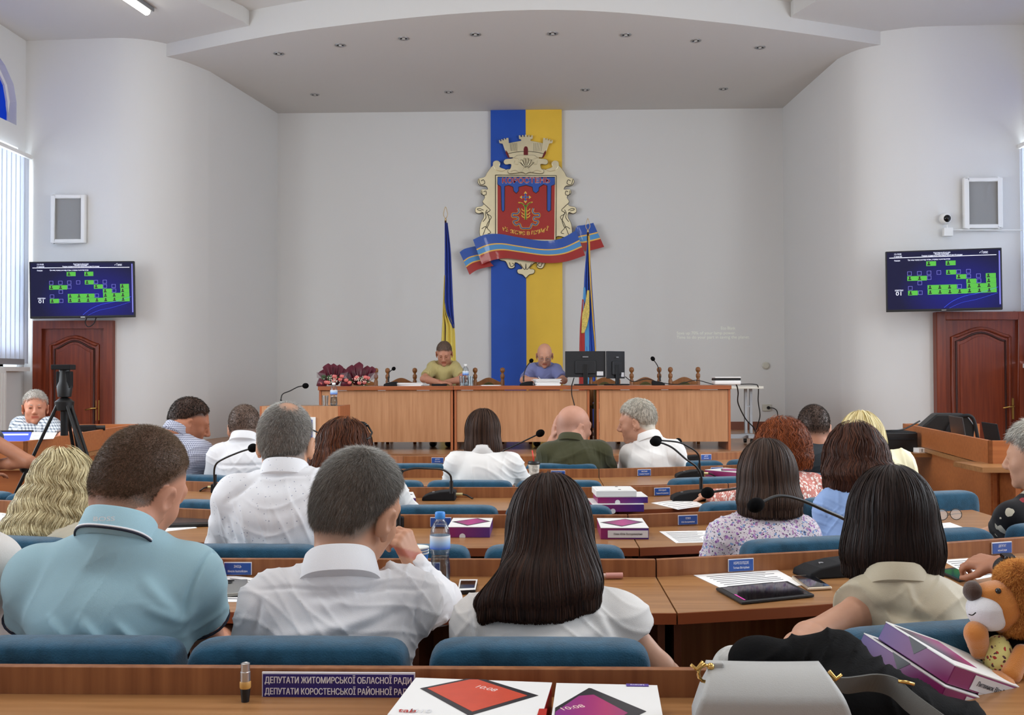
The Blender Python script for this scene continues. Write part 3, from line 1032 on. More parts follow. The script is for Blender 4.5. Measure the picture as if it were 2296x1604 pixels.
flag('ua', 'blue and yellow flag hanging from a wooden pole behind the man in the khaki polo', (999, 464), 0, 0, 0, 14.2,
     [('blue_field', mat('flag_cloth_blue', (22, 56, 156), .6, sheen=.2), [(500, 997, 1004), (560, 997, 1011), (620, 997, 1014), (690, 998, 1017), (736, 1016, 1020)], -.02, .022, 5),
      ('yellow_field', mat('flag_cloth_yellow', (226, 204, 96), .6, sheen=.2), [(618, 996, 1000.5), (690, 993, 1000.5), (720, 992, 1012), (738, 991, 1019), (800, 988, 1022), (870, 986, 1024), (960, 986, 1024)], -.024, .025, 6)])
FL2 = flag('city', 'city flag in blue and red with a yellow fringe, right of the banner', (1318, 490), 0, 0, 0, 14.2,
           [('blue_field', mat('flag_cloth_royal', (46, 92, 192), .6, sheen=.2), [(540, 1317, 1321), (640, 1309, 1327), (760, 1311, 1335), (800, 1314, 1336), (960, 1316, 1338)], -.02, .024, 6),
            ('red_field', mat('flag_cloth_red', (178, 52, 46), .6, sheen=.2), [(672, 1305, 1308), (700, 1303, 1312), (760, 1299, 1311), (960, 1297, 1312)], -.05, .01, 3),
            ('light_blue_stripe', mat('flag_cloth_light', (88, 160, 210), .6), [(645, 1308, 1312), (690, 1306, 1316), (740, 1309, 1320), (800, 1311, 1321), (960, 1311, 1322)], -.045, .008, 3),
            ('gold_figure', mat('flag_gold_figure', (214, 190, 96), .6, vary=.3, vscale=60), [(652, 1316, 1321), (680, 1312, 1321), (705, 1305, 1321), (730, 1304, 1316), (748, 1303, 1309)], -.062, .004, 3),
            ('fringe', mat('flag_fringe', (214, 168, 60), .7), [(530, 1318, 1322), (620, 1321.5, 1324.5), (720, 1328, 1331), (800, 1334, 1336.5), (960, 1336, 1338.5)], -.06, .002, 1)])

# ---------------------------------------------------------------- faint projected text on the back wall
PT = mat('projected_text', (235, 238, 226), .8, emit=.12)
pj = thing('projection', 'faint white projected sentence on the back wall above the projector', 'projected text', tuple(PY(1598, 750, YB - .004)))
for s_, px, py, wpx in (('Save up 70% of your lamp power.', 1517, 747.5, 131), ('Time to do your part in saving the planet.', 1517, 757, 162), ('Eco Blank', 1616, 736.5, 32)):
    q = PY(px, py, YB - .004)
    text(s_, .066, PT, pj, (q[0] - pj.location.x, 0, q[2] - pj.location.z), align='LEFT', ext=.0005, fit=wpx * 15.6 / 2300)
# ================================================================ things on the desks
def slab(name, quad, z, th, mats, label=None, cat=None, group=None, bevel=0, top=None, kids_=()):
    """flat thing lying at height z; quad = pixel corners of its upper face outline (far-left, far-right, near-right, near-left)"""
    P = [PZ(x, y, z + th) for x, y in quad]
    c = sum(P) / 4
    o = MB().prism([(p[0] - c[0], p[1] - c[1]) for p in P], 0, th).build(name, mats, bevel=bevel, loc=(c[0], c[1], z))
    if label: tag(o, label, cat or name, group)
    o['_c'] = 0
    del o['_c']

    def uv(u, v, dz=0):
        a = P[0] * (1 - u) * (1 - v) + P[1] * u * (1 - v) + P[2] * u * v + P[3] * (1 - u) * v - c
        return (a[0], a[1], th + dz)
    return o, uv


def face(name, uv, pts, m, parent, dz=.0006):
    vs = [uv(u, v, dz) for u, v in pts]
    lo = [(x, y, z - dz + .0001) for x, y, z in vs]
    n = len(vs)
    return MB().add(vs + lo, [tuple(range(n)), tuple(range(n, 2 * n))[::-1]] + [(i, n + i, n + (i + 1) % n, (i + 1) % n) for i in range(n)]).build(name, m, parent)


def sheet(quad, label, z=ZT, lines=9, group='papers on the desks', name='paper'):
    o, uv = slab(name, quad, z + .0004, .0008, PAPER, label, 'paper', group)
    mb = MB()
    r = random.Random(quad[0][0])
    for i in range(lines):
        v = .12 + .76 * i / max(lines - 1, 1)
        a, b = .1, .9 - r.random() * .25
        vs = [uv(a, v, .0003), uv(b, v, .0003), uv(b, v + .025, .0003), uv(a, v + .025, .0003)]
        mb.add(vs, [(0, 1, 2, 3)])
    t = mb.build('printed_text', INK, o, recalc=False)
    tag(t, kind='stuff')
    return o


def gradient(name, c1, c2, c3, scale, axis=0, rough=.35):
    if name in MATS: return MATS[name]
    m = mat(name, c1, rough)
    nt = m.node_tree
    tc, sx, mr, cr = (nt.nodes.new(t) for t in ('ShaderNodeTexCoord', 'ShaderNodeSeparateXYZ', 'ShaderNodeMapRange', 'ShaderNodeValToRGB'))
    nt.links.new(tc.outputs['Object'], sx.inputs[0])
    nt.links.new(sx.outputs[axis], mr.inputs[0])
    mr.inputs[1].default_value, mr.inputs[2].default_value = -scale, scale
    e = cr.color_ramp.elements
    e[0].color, e[1].color = rgb(*c1), rgb(*c3)
    k = e.new(.5)
    k.color = rgb(*c2)
    nt.links.new(mr.outputs[0], cr.inputs[0])
    nt.links.new(cr.outputs[0], nt.nodes['Principled BSDF'].inputs['Base Color'])
    return m


BOXP = gradient('box_purple', (132, 34, 92), (108, 42, 108), (76, 44, 120), .09)
BOXP2 = gradient('box_purple_side', (132, 34, 92), (112, 42, 112), (74, 44, 124), .1, 1)
BOXS = gradient('box_screen', (70, 62, 78), (176, 60, 128), (96, 60, 120), .1)
BOXS2 = gradient('box_screen_purple', (120, 50, 130), (170, 44, 100), (90, 58, 110), .1)
BOXR = mat('box_screen_red', (198, 76, 54), .35, vary=.06, vscale=30)
BEZ = mat('printed_bezel', (46, 44, 48), .35)
STICK = mat('sticker', (214, 214, 216), .6)
BOXW = mat('box_white', (232, 232, 230), .4)
BOXRED = mat('box_red', (176, 40, 30), .4)


def tablet_box(label, loc, rz, dims=(.165, .27, .042), screen=None, side=None, name_text=None, M=None, group='tablet boxes', diamond=True, open_=False):
    w, d, h = dims
    t = thing('tablet_box', label, 'box', loc, rz, group)
    if M is not None:
        t.matrix_world = M
    MB().box((0, 0, h / 2 - .001), (w, d, h - .002)).build('carton', side or BOXP, t, bevel=.0015)
    MB().box((0, 0, h - .001), (w + .0005, d + .0005, .002)).build('lid_face', BOXW, t)
    if diamond:
        dm = [(-.47 * w, .02 * d), (.12 * w, .40 * d), (.47 * w, .06 * d), (-.05 * w, -.40 * d)]
        c = (sum(p[0] for p in dm) / 4, sum(p[1] for p in dm) / 4)
        MB().prism(dm, h, h + .0006).build('printed_tablet', BEZ, t)
        MB().prism([(c[0] + (p[0] - c[0]) * .84, c[1] + (p[1] - c[1]) * .84) for p in dm], h + .0005, h + .001).build('printed_screen', screen or BOXS, t)
    if name_text:
        s = MB().box((.012, -d / 2 - .0008, h / 2 - .002), (w * .84, .001, h * .62)).build('name_sticker', STICK, t)
        text(name_text, .0105, INK, s, (.012, -d / 2 - .0018, h / 2 - .002), ext=.0002, fit=w * .6)
    else:
        MB().lathe([(.012, 0), (.012, .0008)], n=20, M=Matrix.Translation((-.025, -d / 2, .004)) @ Matrix.Rotation(pi / 2, 4, 'X')).build('thumb_notch', STICK, t)
    return t


def front_at(px, py, z, d):
    """location so that the middle of the near lower edge is at this pixel"""
    p = PZ(px, py, z)
    return (p[0], p[1] + d / 2, z)


tablet_box('white and purple tablet box beside the water bottle', front_at(1051, 1206, ZT, .27), 0)
tablet_box('tablet box with a white name sticker, right of the long brown hair', front_at(1401, 1210, ZT, .27), 0, (.185, .27, .045), name_text='Хілюк Юлія Володимирівна')
lo_ = front_at(1383, 1148, ZT, .22)
tablet_box('lower purple tablet box of the pile on the fourth desk row', lo_, radians(3), (.24, .24, .036), diamond=False)
tablet_box('upper purple tablet box of the pile, under an open white tray', (lo_[0] + .025, lo_[1] + .02, lo_[2] + .0365), radians(3), (.235, .21, .03), diamond=False)
tr_ = thing('box_tray', 'open white cardboard tray on top of the purple tablet boxes', 'tray', (lo_[0] - .005, lo_[1] + .01, lo_[2] + .067), radians(3))
MB().box((0, 0, .014), (.19, .2, .028)).build('tray', BOXW, tr_, bevel=.002)
MB().box((0, 0, .0285), (.165, .175, .002)).build('tray_floor', mat('tray_inner', (220, 220, 218), .6), tr_)
for yy in (-.06, .06):
    MB().lathe([(.007, 0), (.007, .001)], (0.02, yy, .0295), 12).build('finger_hole', BLACKM, tr_)
X, Y, a = on_row('E', 1640, -.2)
tablet_box('purple tablet box half hidden behind the grey-brown hair', (X, Y, ZT), a + radians(20), (.2, .26, .042), side=BOXP)
X, Y, a = on_row('D', 893, -.22)
tablet_box('tablet box peeping out behind the right ear of the grey-haired man', (X, Y, ZT), radians(10), (.16, .26, .04))
# two big boxes at the lower edge
b1 = tablet_box('white tablet box with a red screen printed on its lid, at the bottom edge', (0, 0, 0), 0, (.265, .22, .046), diamond=False, side=BOXRED)
pL, pR = PZ(932, 1519, .837), PZ(1238, 1530, .837)
mid_, rz_ = (pL + pR) / 2, atan2(pR[1] - pL[1], pR[0] - pL[0])
b1.location = (mid_[0] + sin(rz_) * .11, mid_[1] - cos(rz_) * .11, ZT)
b1.rotation_euler = (0, 0, rz_)
b2 = tablet_box('white tablet box with a purple screen printed on its lid, at the bottom edge', (0, 0, 0), 0, (.19, .27, .046), diamond=False)
pL2, pR2 = PZ(1250, 1531, .837), PZ(1471, 1536, .837)
mid2, rz2 = (pL2 + pR2) / 2, atan2(pR2[1] - pL2[1], pR2[0] - pL2[0])
b2.location = (mid2[0] + sin(rz2) * .135, mid2[1] - cos(rz2) * .135, ZT)
b2.rotation_euler = (0, 0, rz2)


def print_on(b, pts, m, dz, name, ztop=.836):
    bpy.context.view_layer.update()
    inv = b.matrix_world.inverted()
    Q = [inv @ Vector(PZ(870 + x / 3.644, 1480 + y / 3.644, ztop)) for x, y in pts]
    return MB().prism([(q.x, q.y) for q in Q], .046 + dz - .0005, .046 + dz).build(name, m, b)


print_on(b1, [(262, 236), (640, 158), (800, 164), (1228, 294), (690, 452), (650, 452)], BEZ, .0007, 'printed_tablet')
print_on(b1, [(322, 238), (665, 166), (735, 166), (1138, 297), (690, 428)], BOXR, .0012, 'printed_screen')
print_on(b2, [(1366, 395), (1640, 234), (1660, 236), (2110, 424), (1720, 620), (1352, 560)], BEZ, .0007, 'printed_tablet')
print_on(b2, [(1368, 430), (1560, 300), (1680, 290), (1960, 440), (1690, 580), (1358, 540)], BOXS2, .0012, 'printed_screen')
print_on(b1, [(1235, 405), (1300, 405), (1290, 470), (1215, 470)], BOXRED, .0012, 'brand_mark')
print_on(b2, [(1945, 200), (2128, 203), (2130, 222), (1948, 220)], mat('brand_purple', (84, 60, 150), .4), .0012, 'brand_mark')


def box_text(b, s, x, y, size, m, rz=0):
    inv = b.matrix_world.inverted()
    q = inv @ Vector(PZ(870 + x / 3.644, 1480 + y / 3.644, .836))
    return text(s, size, m, b, (q.x, q.y, .0474), (0, 0, rz), ext=.0002)


SOFTW = mat('print_white', (226, 196, 190), .5)
box_text(b1, '10:08', 800, 240, .022, SOFTW, radians(-28))
box_text(b2, '10:08', 1505, 398, .022, SOFTW, radians(30))
box_text(b1, 'tab', 160, 422, .026, BOXRED, 0)
box_text(b1, 'M10', 262, 424, .024, STICK, 0)
box_text(b2, 'Lenovo', 2036, 211, .009, PLW, pi)
# tilted purple pair at the right
n_e1 = Vector((-.078, .15, .045)).normalized()
e2 = Vector((.17, .09, -.075))
e2 = (e2 - n_e1 * e2.dot(n_e1)).normalized()
n3 = e2.cross(n_e1).normalized()


def tilted(P2, lab, txt, L1, dz, twist=0):
    ex, ey, ez = e2, n_e1, n3
    R4 = Matrix((ex, ey, ez)).transposed().to_4x4() @ Matrix.Rotation(twist, 4, 'Z')
    o = Vector(P2) + ex * .14 + ey * L1 / 2 - ez * .04
    b = tablet_box(lab, (0, 0, 0), 0, (.28, L1, .04), side=BOXP2, name_text=None, M=Matrix.Translation(o) @ R4, diamond=False)
    MB().prism([(-.13, L1 * .42), (.02, L1 * .42), (-.02, -L1 * .3), (-.1, -L1 * .3)], .04, .0406).build('printed_tablet', BOXS, b)
    s = MB().box((.03, -L1 / 2 - .0008, .019), (.2, .001, .03)).build('name_sticker', STICK, b)
    text(txt, .014, INK, s, (.03, -L1 / 2 - .0018, .019), ext=.0002, fit=.17)
    MB().add([(-.1406, -.02, .0395), (-.1406, .028, .0395), (-.1406, .0, .014), (-.1399, -.02, .0395), (-.1399, .028, .0395), (-.1399, .0, .014)], [(0, 1, 2), (3, 5, 4), (0, 3, 4, 1), (1, 4, 5, 2), (2, 5, 3, 0)]).build('printed_corner', BEZ, b)
    return b


tilted(PY(2143, 1492, 2.0), 'upper purple tablet box of the tilted pair beside the plush lion', 'Литвинюк Віта Володимирівна', .18, 0)
tilted(PY(2121, 1540, 1.985), 'lower purple tablet box of the tilted pair beside the plush lion', 'Кереселідзе Тетяна Вікторівна', .215, 0)
# red box on the left of the second row
rb = thing('small_box', 'red and white box standing by the name plate, left of the white shirt', 'box', tuple(PZ(478, 1300, ZT)), radians(38))
MB().box((0, .06, .03), (.05, .13, .06)).build('carton', BOXRED, rb, bevel=.001)
MB().box((0, .06, .0605), (.05, .13, .001)).build('lid_face', BOXW, rb)
MB().box((-.005, .05, .0615), (.018, .11, .001)).build('printed_stripe', BLACKM, rb)

# papers
sheet([(1555, 1290), (1742, 1278), (1805, 1312), (1640, 1330)], 'printed sheets under the black tablet on the second desk row')
sheet([(2110, 1256), (2170, 1252), (2245, 1290), (2190, 1300)], 'papers under the hand with the black watch')
sheet([(1478, 1192), (1588, 1190), (1600, 1216), (1516, 1218)], 'white sheet left of the purple floral blouse')
sheet([(1460, 1128), (1545, 1118), (1582, 1134), (1520, 1143)], 'white sheet under the microphone on the fourth desk row', lines=5)
sheet([(360, 1180), (430, 1178), (442, 1184), (372, 1192)], 'paper under the dark tablet by the light blue polo', lines=2)
sheet([(510, 1290), (600, 1300), (590, 1350), (480, 1350)], 'printed pages under the silver phone', lines=12)
sheet([(2040, 1180), (2130, 1172), (2168, 1186), (2060, 1196)], 'white paper beside the spectacles on the third desk row', lines=4)
sheet([(1385, 1040), (1412, 1038), (1425, 1046), (1398, 1050)], 'paper between the bald man and the white polo', lines=2)
sheet([(0, 1150), (80, 1160), (40, 1184), (-30, 1180)], 'paper on the third desk row at the left edge', lines=3)

# tablets and phones
GL = mat('screen_glass', (14, 14, 18), .06, spec=.7)
o, uv = slab('tablet', [(1605, 1318), (1766, 1303), (1826, 1333), (1663, 1350)], ZT + .0015, .008, BLACK, 'black tablet lying on printed sheets on the second desk row', 'tablet', bevel=.002)
face('screen', uv, [(.06, .06), (.94, .06), (.94, .94), (.06, .94)], GL, o)
face('lit_edge', uv, [(.06, .55), (.08, .55), (.08, .93), (.06, .93)], mat('screen_pink', (190, 60, 150), .3, emit=.4), o, .001)
o, uv = slab('tablet', [(398, 1140), (486, 1138), (486, 1174), (366, 1178)], ZT + .0015, .012, BLACK, 'dark grey tablet between the light blue polo and the dotted shirt', 'tablet', bevel=.002)
face('screen', uv, [(.05, .06), (.95, .06), (.95, .92), (.05, .92)], mat('screen_grey', (52, 54, 58), .25), o)
o, uv = slab('tablet', [(2100, 1278), (2140, 1272), (2184, 1294), (2150, 1300)], ZT + .001, .008, BLACK, 'black tablet right of the dark bob', 'tablet', bevel=.002)
face('screen', uv, [(.06, .06), (.94, .06), (.94, .94), (.06, .94)], GL, o)
o, uv = slab('phone', [(1775, 1291), (1823, 1289), (1866, 1316), (1812, 1319)], ZT + .001, .009, mat('phone_gold', (200, 184, 160), .3, metal=.6), 'phone with a pale gold frame beside the black tablet', 'phone', bevel=.003)
face('screen', uv, [(.05, .05), (.95, .05), (.95, .95), (.05, .95)], GL, o)
o, uv = slab('phone', [(500, 1300), (555, 1299), (557, 1329), (498, 1332)], ZT + .002, .010, mat('phone_grey', (140, 140, 134), .3, metal=.5), 'silver phone lying face down on printed pages', 'phone', bevel=.002)
for (u, v) in ((.08, .08), (.28, .06), (.2, .22)):
    q = uv(u + .06, v + .06)
    MB().lathe([(.009, 0), (.009, .003), (.006, .0035)], q, 14).build('camera_lens', BLACK, o, smooth=True, sharp=40)
o, uv = slab('phone', [(1031, 1300), (1071, 1300), (1066, 1323), (1026, 1325)], ZT + .001, .012, BLACK, 'white-fronted phone with dark screen left of the long brown hair', 'phone', bevel=.002)
fw_ = face('white_front', uv, [(.0, .0), (1, .0), (1, 1), (.0, 1)], WHITE, o)
face('screen', uv, [(.08, .14), (.92, .14), (.92, .84), (.08, .84)], GL, o, .0012)
o, uv = slab('tablet', [(1366, 1028), (1390, 1026), (1396, 1042), (1376, 1044)], ZT + .001, .008, BLACK, 'dark tablet between the two men talking', 'tablet')
face('screen', uv, [(.08, .08), (.92, .08), (.92, .92), (.08, .92)], mat('screen_dim', (60, 66, 74), .2), o)

# lipstick
q0, q1 = PZ(1338, 1300, ZT), PZ(1396, 1299, ZT)
lp_ = thing('lipstick', 'pink lipstick tube lying beside the long brown hair', 'lipstick', tuple(q0))
MB().tube([(0, 0, .011), ((q1 - q0)[0] * .35, (q1 - q0)[1] * .35, .011)], .0075, 12).build('clear_end', mat('lip_clear', (210, 180, 170), .15), lp_, smooth=True, sharp=50)
MB().tube([((q1 - q0)[0] * .35, (q1 - q0)[1] * .35, .011), tuple((q1 - q0)[:2]) + (.011,)], .0095, 12).build('cap', mat('lip_pink', (196, 140, 130), .3), lp_, smooth=True, sharp=50)

# bottles and cups
PET = thin_glass('pet_plastic', (240, 244, 246), .03)
WATER = thin_glass('water', (226, 232, 236), .0)
LABW = gradient('bottle_label', (40, 90, 190), (160, 195, 230), (228, 232, 236), .02, 2)
CAPB = mat('cap_blue', (60, 140, 220), .4)


def bottle(label, loc, hgt, r, cap=CAPB, lab=True, far=False):
    b = thing('water_bottle', label, 'bottle', loc)
    k = hgt / .215
    prof = [(.0, 0), (.8, .0), (.95, .006), (1, .02), (.98, .05), (.9, .085), (.98, .1), (1.0, .105), (1, .15), (.9, .17), (.6, .188), (.42, .195), (.42, .2)]
    n = 28
    mb = MB()
    mb.lathe([(a * r, z * k) for a, z in prof], n=n, cap=True)
    mb.build('bottle_body', PET, b, smooth=True)
    MB().lathe([(.0, .003 * k), (.9 * r, .006 * k), (.94 * r, .02 * k), (.92 * r, .05 * k), (.85 * r, .083 * k), (0, .083 * k)], n=n).build('water', WATER, b, smooth=True)
    for j in range(5):
        a = 2 * pi * j / 5
        MB().ball((cos(a) * r * .6, sin(a) * r * .6, .006 * k), (r * .3, r * .3, .006 * k), 10).build('foot', PET, b, smooth=True)
    MB().lathe([(.45 * r, .198 * k), (.5 * r, .2 * k), (.5 * r, .216 * k), (.44 * r, .219 * k), (0, .219 * k)], n=20).build('cap', cap, b, smooth=True, sharp=40)
    if lab:
        MB().lathe([(1.012 * r, .108 * k - .128 * k), (1.012 * r, .148 * k - .128 * k)], n=n, cap=False).build('paper_label', LABW, b, (0, 0, .128 * k), smooth=True)
    return b


p = PZ(987, 1309, ZT)
bottle('half full plastic water bottle with blue cap on the second desk row', tuple(p), .214, .031)
CUPB = mat('cup_blue', (50, 118, 196), .5)
CUPW = mat('cup_white', (236, 238, 230), .5)
p = PZ(935, 1304, ZT)
cs = None
for i in range(3):
    lab = 'blue paper cup with white rim, %s of the nested stack left of the water bottle' % ('lowest', 'middle', 'topmost')[i]
    if cs is None:
        cs = thing('paper_cup', lab, 'cup', tuple(p), group='nested blue paper cups')
        MB().lathe([(.0, .002), (.025, .002), (.0262, .0), (.0355, .088), (.0345, .088), (.0255, .004), (0, .004)], n=24).build('cup_wall', CUPB, cs, smooth=True, sharp=50)
        MB().lathe([(.0345, .085), (.037, .086), (.0375, .089), (.036, .091), (.0345, .09)], n=24).build('rim', CUPW, cs, smooth=True)
        MB().lathe([(.0352, .0885), (.026, .0055), (0, .005)], n=24, cap=False).build('lining', CUPW, cs, smooth=True)
    else:
        copy_tree(cs, (p[0], p[1], p[2] + .008 * i), None, lab)
X, Y, a = on_row('E', 1197, -.28)
cc = thing('coffee_cup', 'patterned paper coffee cup with black lid and red straw', 'cup', (X, Y, ZT))
CUPP = mat('cup_pattern', (226, 222, 212), .6, vary=.1, vscale=45, col2=(120, 118, 110))
MB().lathe([(0, 0), (.026, 0), (.034, .112), (0, .112)], n=24).build('cup_wall', CUPP, cc, smooth=True, sharp=40)
MB().lathe([(.037, .108), (.038, .114), (.035, .118), (.034, .126), (0, .126)], n=24).build('lid', BLACK, cc, smooth=True, sharp=40)
MB().tube([(0, 0, .12), (-.01, 0, .19)], .0035, 8).build('straw', mat('straw_red', (220, 60, 50), .4), cc, smooth=True)

# spectacles on the third row
q = PZ(2128, 1168, ZT)
sp_ = thing('spectacles', 'clear spectacles lying on the third desk row', 'glasses', tuple(q), radians(10))
for sx in (-1, 1):
    ring = [(sx * .033 + .027 * cos(k * pi / 10), 0.004 * sin(k * pi / 10), .027 + .023 * sin(k * pi / 10)) for k in range(20)]
    MB().tube(ring, .0016, 6, closed=True).build('rim', BLACK, sp_, smooth=True)
    MB().add([tuple(v) for v in ring], [tuple(range(20))]).build('lens', mat('lens_glass', (235, 240, 240), .03, alpha=.35, spec=1), sp_)
    MB().tube([(sx * .06, 0, .03), (sx * .062, .06, .02), (sx * .058, .12, .004)], .0016, 6).build('temple', BLACK, sp_, smooth=True)
MB().tube([(-.006, 0, .03), (.006, 0, .03)], .0016, 6).build('bridge', BLACK, sp_)

# cable plug standing by the nearest rail
q = PZ(550, 1574, ZT)
xl = thing('cable_plug', 'silver audio plug with a yellow ring standing on the nearest desk', 'plug', tuple(q), 0)
MB().lathe([(0, 0), (.0075, 0), (.0095, .022), (.0095, .026), (0, .026)], n=18).build('boot', BLACK, xl, smooth=True, sharp=40)
MB().lathe([(.0098, .026), (.0108, .028), (.0108, .038), (.0098, .04)], n=18).build('colour_ring', mat('ring_yellow', (196, 150, 80), .4), xl, smooth=True, sharp=40)
MB().lathe([(.0095, .038), (.0098, .042), (.0098, .058), (.0088, .059), (.0088, .074), (.007, .075), (0, .073)], n=18).build('metal_sleeve', STEEL, xl, smooth=True, sharp=40)

# gooseneck microphones ------------------------------------------------------


def mic(label, base, stem, rz=0, flip=1, z=ZT, r=.0052, ball=(.021, .021, .030), plug=True, bl=.17, conn=True, group='gooseneck microphones'):
    """base = pixel of the foot centre on its surface (or world xyz); stem = (px,py,Y) from foot to tip"""
    b = np.array(base, float) if len(base) == 3 else PZ(base[0], base[1], z)
    t = thing('microphone', label, 'microphone', tuple(b), rz, group)
    L = bl / 2
    prof = [(-L, .0), (L, .0), (L, .048), (L * .75, .05), (.1 * L, .046), (-L * .6, .034), (-L * .95, .02)]
    if flip < 0: prof = [(-x, y) for x, y in prof][::-1]
    Mx = Matrix(((1, 0, 0, 0), (0, 0, -1, 0), (0, 1, 0, 0), (0, 0, 0, 1)))
    MB().prism(prof, -.055, .055, M=Mx).build('base', BLACKM, t, bevel=.006, seg=3)
    MB().box((-L * .35 * flip, -.005, .0405), (.012, .01, .006)).build('talk_button', STEEL, t, bevel=.001)
    if plug:
        x = L * flip
        MB().tube([(x, .01, .026), (x + flip * .034, .01, .026)], .0085, 10).build('plug', mat('plug_gold', (206, 196, 150), .3, metal=.7), t, smooth=True, sharp=50)
        MB().tube([(x + flip * .034, .01, .026), (x + flip * .055, .01, .022), (x + flip * .08, .012, .006), (x + flip * .085, .03, .004)], .004, 8).build('cable', BLACK, t, smooth=True)
    inv = (Matrix.Translation(tuple(b)) @ Matrix.Rotation(rz, 4, 'Z')).inverted()
    P = [np.array(inv @ Vector(PY(*q))) for q in stem]
    foot = P[0].copy()
    foot[2] = .045
    MB().tube([foot, foot + np.array([0, 0, .03]), foot * .55 + P[1] * .45 if len(P) > 2 and P[1][2] > .2 else foot + np.array([0, 0, .062])], .0095, 10).build('stem_socket', BLACK, t, smooth=True, sharp=50)
    C = crom([foot] + P[1:], 8)
    g = MB().tube(C, r, 8)
    g.build('gooseneck', BLACK, t, smooth=True)
    d = Vector(C[-1] - C[-3]).normalized()
    Rq = d.to_track_quat('Z', 'Y').to_matrix().to_4x4()
    MB().ball((0, 0, 0), ball, 18, M=Matrix.Translation(Vector(C[-1]) + d * ball[2] * .7) @ Rq).build('foam_windscreen', FOAM, t, smooth=True)
    return t


mic('microphone on the third row, its long stem reaching left behind the grey-haired man', (868, 1182), [(893, 1160, 4.05), (891, 1135, 4.04), (860, 1165, 3.95), (790, 1192, 3.85), (715, 1172, 3.78), (650, 1150, 3.74), (592, 1142, 3.72)], ball=(.021, .021, .027), bl=.15)
mic('microphone bending right in front of the white-shirted men on the left', (505, 1104), [(482, 1090, 5.5), (480, 1062, 5.48), (484, 1042, 5.46), (500, 1030, 5.44), (535, 1015, 5.42), (560, 1007, 5.4)], flip=-1, ball=(.024, .024, .028), bl=.13)
mic('microphone on the fourth row bending left past the high-necked blouse', (985, 1121), [(1012, 1100, 5.15), (1012, 1080, 5.14), (1008, 1064, 5.12), (990, 1053, 5.08), (960, 1051, 5.02), (925, 1051, 4.98), (900, 1058, 4.95)], ball=(.022, .022, .03))
mic('microphone behind the olive uniform bending right', (1132, 1038, ), [(1124, 1022, 7.15), (1128, 1013, 7.14), (1140, 1006, 7.12), (1170, 992, 7.08), (1205, 975, 7.05)], flip=-1, ball=(.026, .026, .032), bl=.15)
mic('nearer microphone of the pair before the white polo, on the fourth row', (1542, 1122), [(1572, 1098, 5.3), (1572, 1068, 5.28), (1560, 1046, 5.26), (1538, 1030, 5.22), (1510, 1006, 5.18), (1490, 996, 5.16), (1478, 993, 5.15)], ball=(.023, .023, .03))
mic('farther microphone of the pair before the white polo, on the fifth row', (1545, 1072), [(1568, 1058, 6.2), (1568, 1032, 6.19), (1563, 1016, 6.17), (1545, 1003, 6.13), (1520, 992, 6.1), (1480, 988, 6.06)], ball=(.027, .027, .033))
mic('microphone of the third row whose black head hangs before the white sheet', (1700, 1150), [(1690, 1125, 4.4), (1688, 1110, 4.38), (1665, 1096, 4.35), (1630, 1099, 4.3), (1596, 1104, 4.27)], ball=(.024, .024, .029), bl=.15)
X, Y, a = on_row('B', 1862, -.2)
mic('microphone of the second row, its stem arching over the floral blouse', (1862, 1290), [(1935, 1262, 3.14), (1935, 1210, 3.12), (1905, 1172, 3.08), (1850, 1145, 3.02), (1790, 1120, 2.98), (1745, 1113, 2.95), (1706, 1128, 2.92)], rz=a, ball=(.021, .021, .027), bl=.21)
mic('microphone in the front row peeping over the shoulder of the white polo', (1545, 1036), [(1526, 1026, 7.3), (1526, 1012, 7.29), (1525, 1003, 7.27), (1522, 994, 7.22)], ball=(.026, .026, .03), plug=False, bl=.14)
mic('microphone on the front row left of the auburn hair', (640, 1048), [(655, 1034, 7.25), (660, 1022, 7.2), (672, 1016, 7.1), (694, 1016, 7.0)], ball=(.028, .028, .03), plug=False, bl=.14)
mic('small microphone stem rising between the dotted shirt and the auburn hair', (735, 1042), [(728, 1030, 7.3), (730, 1000, 7.25), (722, 978, 7.2), (712, 970, 7.15), (690, 960, 7.1)], ball=(.02, .02, .025), plug=False, bl=.14)
pz = ZP
mic('gooseneck microphone at the left of the presidium table', tuple(PY(876, 863, 11.5)[:2]) + (pz,), [(871, 860, 11.5), (872, 845, 11.5), (873, 835, 11.5), (880, 829, 11.5)], ball=(.022, .022, .024), plug=False, bl=.15)
mic('gooseneck microphone before the man in the lilac shirt', tuple(PY(1180, 863, 11.5)[:2]) + (pz,), [(1174, 860, 11.5), (1175, 840, 11.5), (1180, 824, 11.5), (1189, 812, 11.5)], ball=(.024, .024, .026), plug=False, bl=.15)
mic('gooseneck microphone before the empty chairs right of the monitors', tuple(PY(1476, 863, 11.5)[:2]) + (pz,), [(1480, 858, 11.5), (1479, 835, 11.5), (1474, 820, 11.5), (1466, 808, 11.5)], flip=-1, ball=(.024, .024, .028), plug=False, bl=.14)
lz = lc.location.z
mt = [(630, 912, 9.95), (630, 896, 9.95), (634, 884, 9.95), (650, 877, 9.95), (668, 868, 9.95), (680, 866, 9.95)]
lzt = PY(670, 911, 9.8)[2] - .0475
mic('gooseneck microphone on top of the lectern', tuple(PY(630, 912, 9.95)[:2]) + (lzt,), mt, ball=(.028, .028, .032), plug=False, bl=.12)

# presidium clutter -----------------------------------------------------------
def ps(px, py, Y): return (PY(px, py, Y)[0], Y, ZP)


def stack(label, px, Y, w, d, n, hgt, rz=0, name='paper_stack'):
    t = thing(name, label, 'papers', ps(px, 862, Y), rz)
    r = random.Random(px)
    for k in range(n):
        MB().box((r.uniform(-.012, .012), r.uniform(-.012, .012), hgt * (k + .5) / n), (w, d, hgt / n * .9), radians(r.uniform(-5, 5))).build('sheet', PAPER, t)
    return t


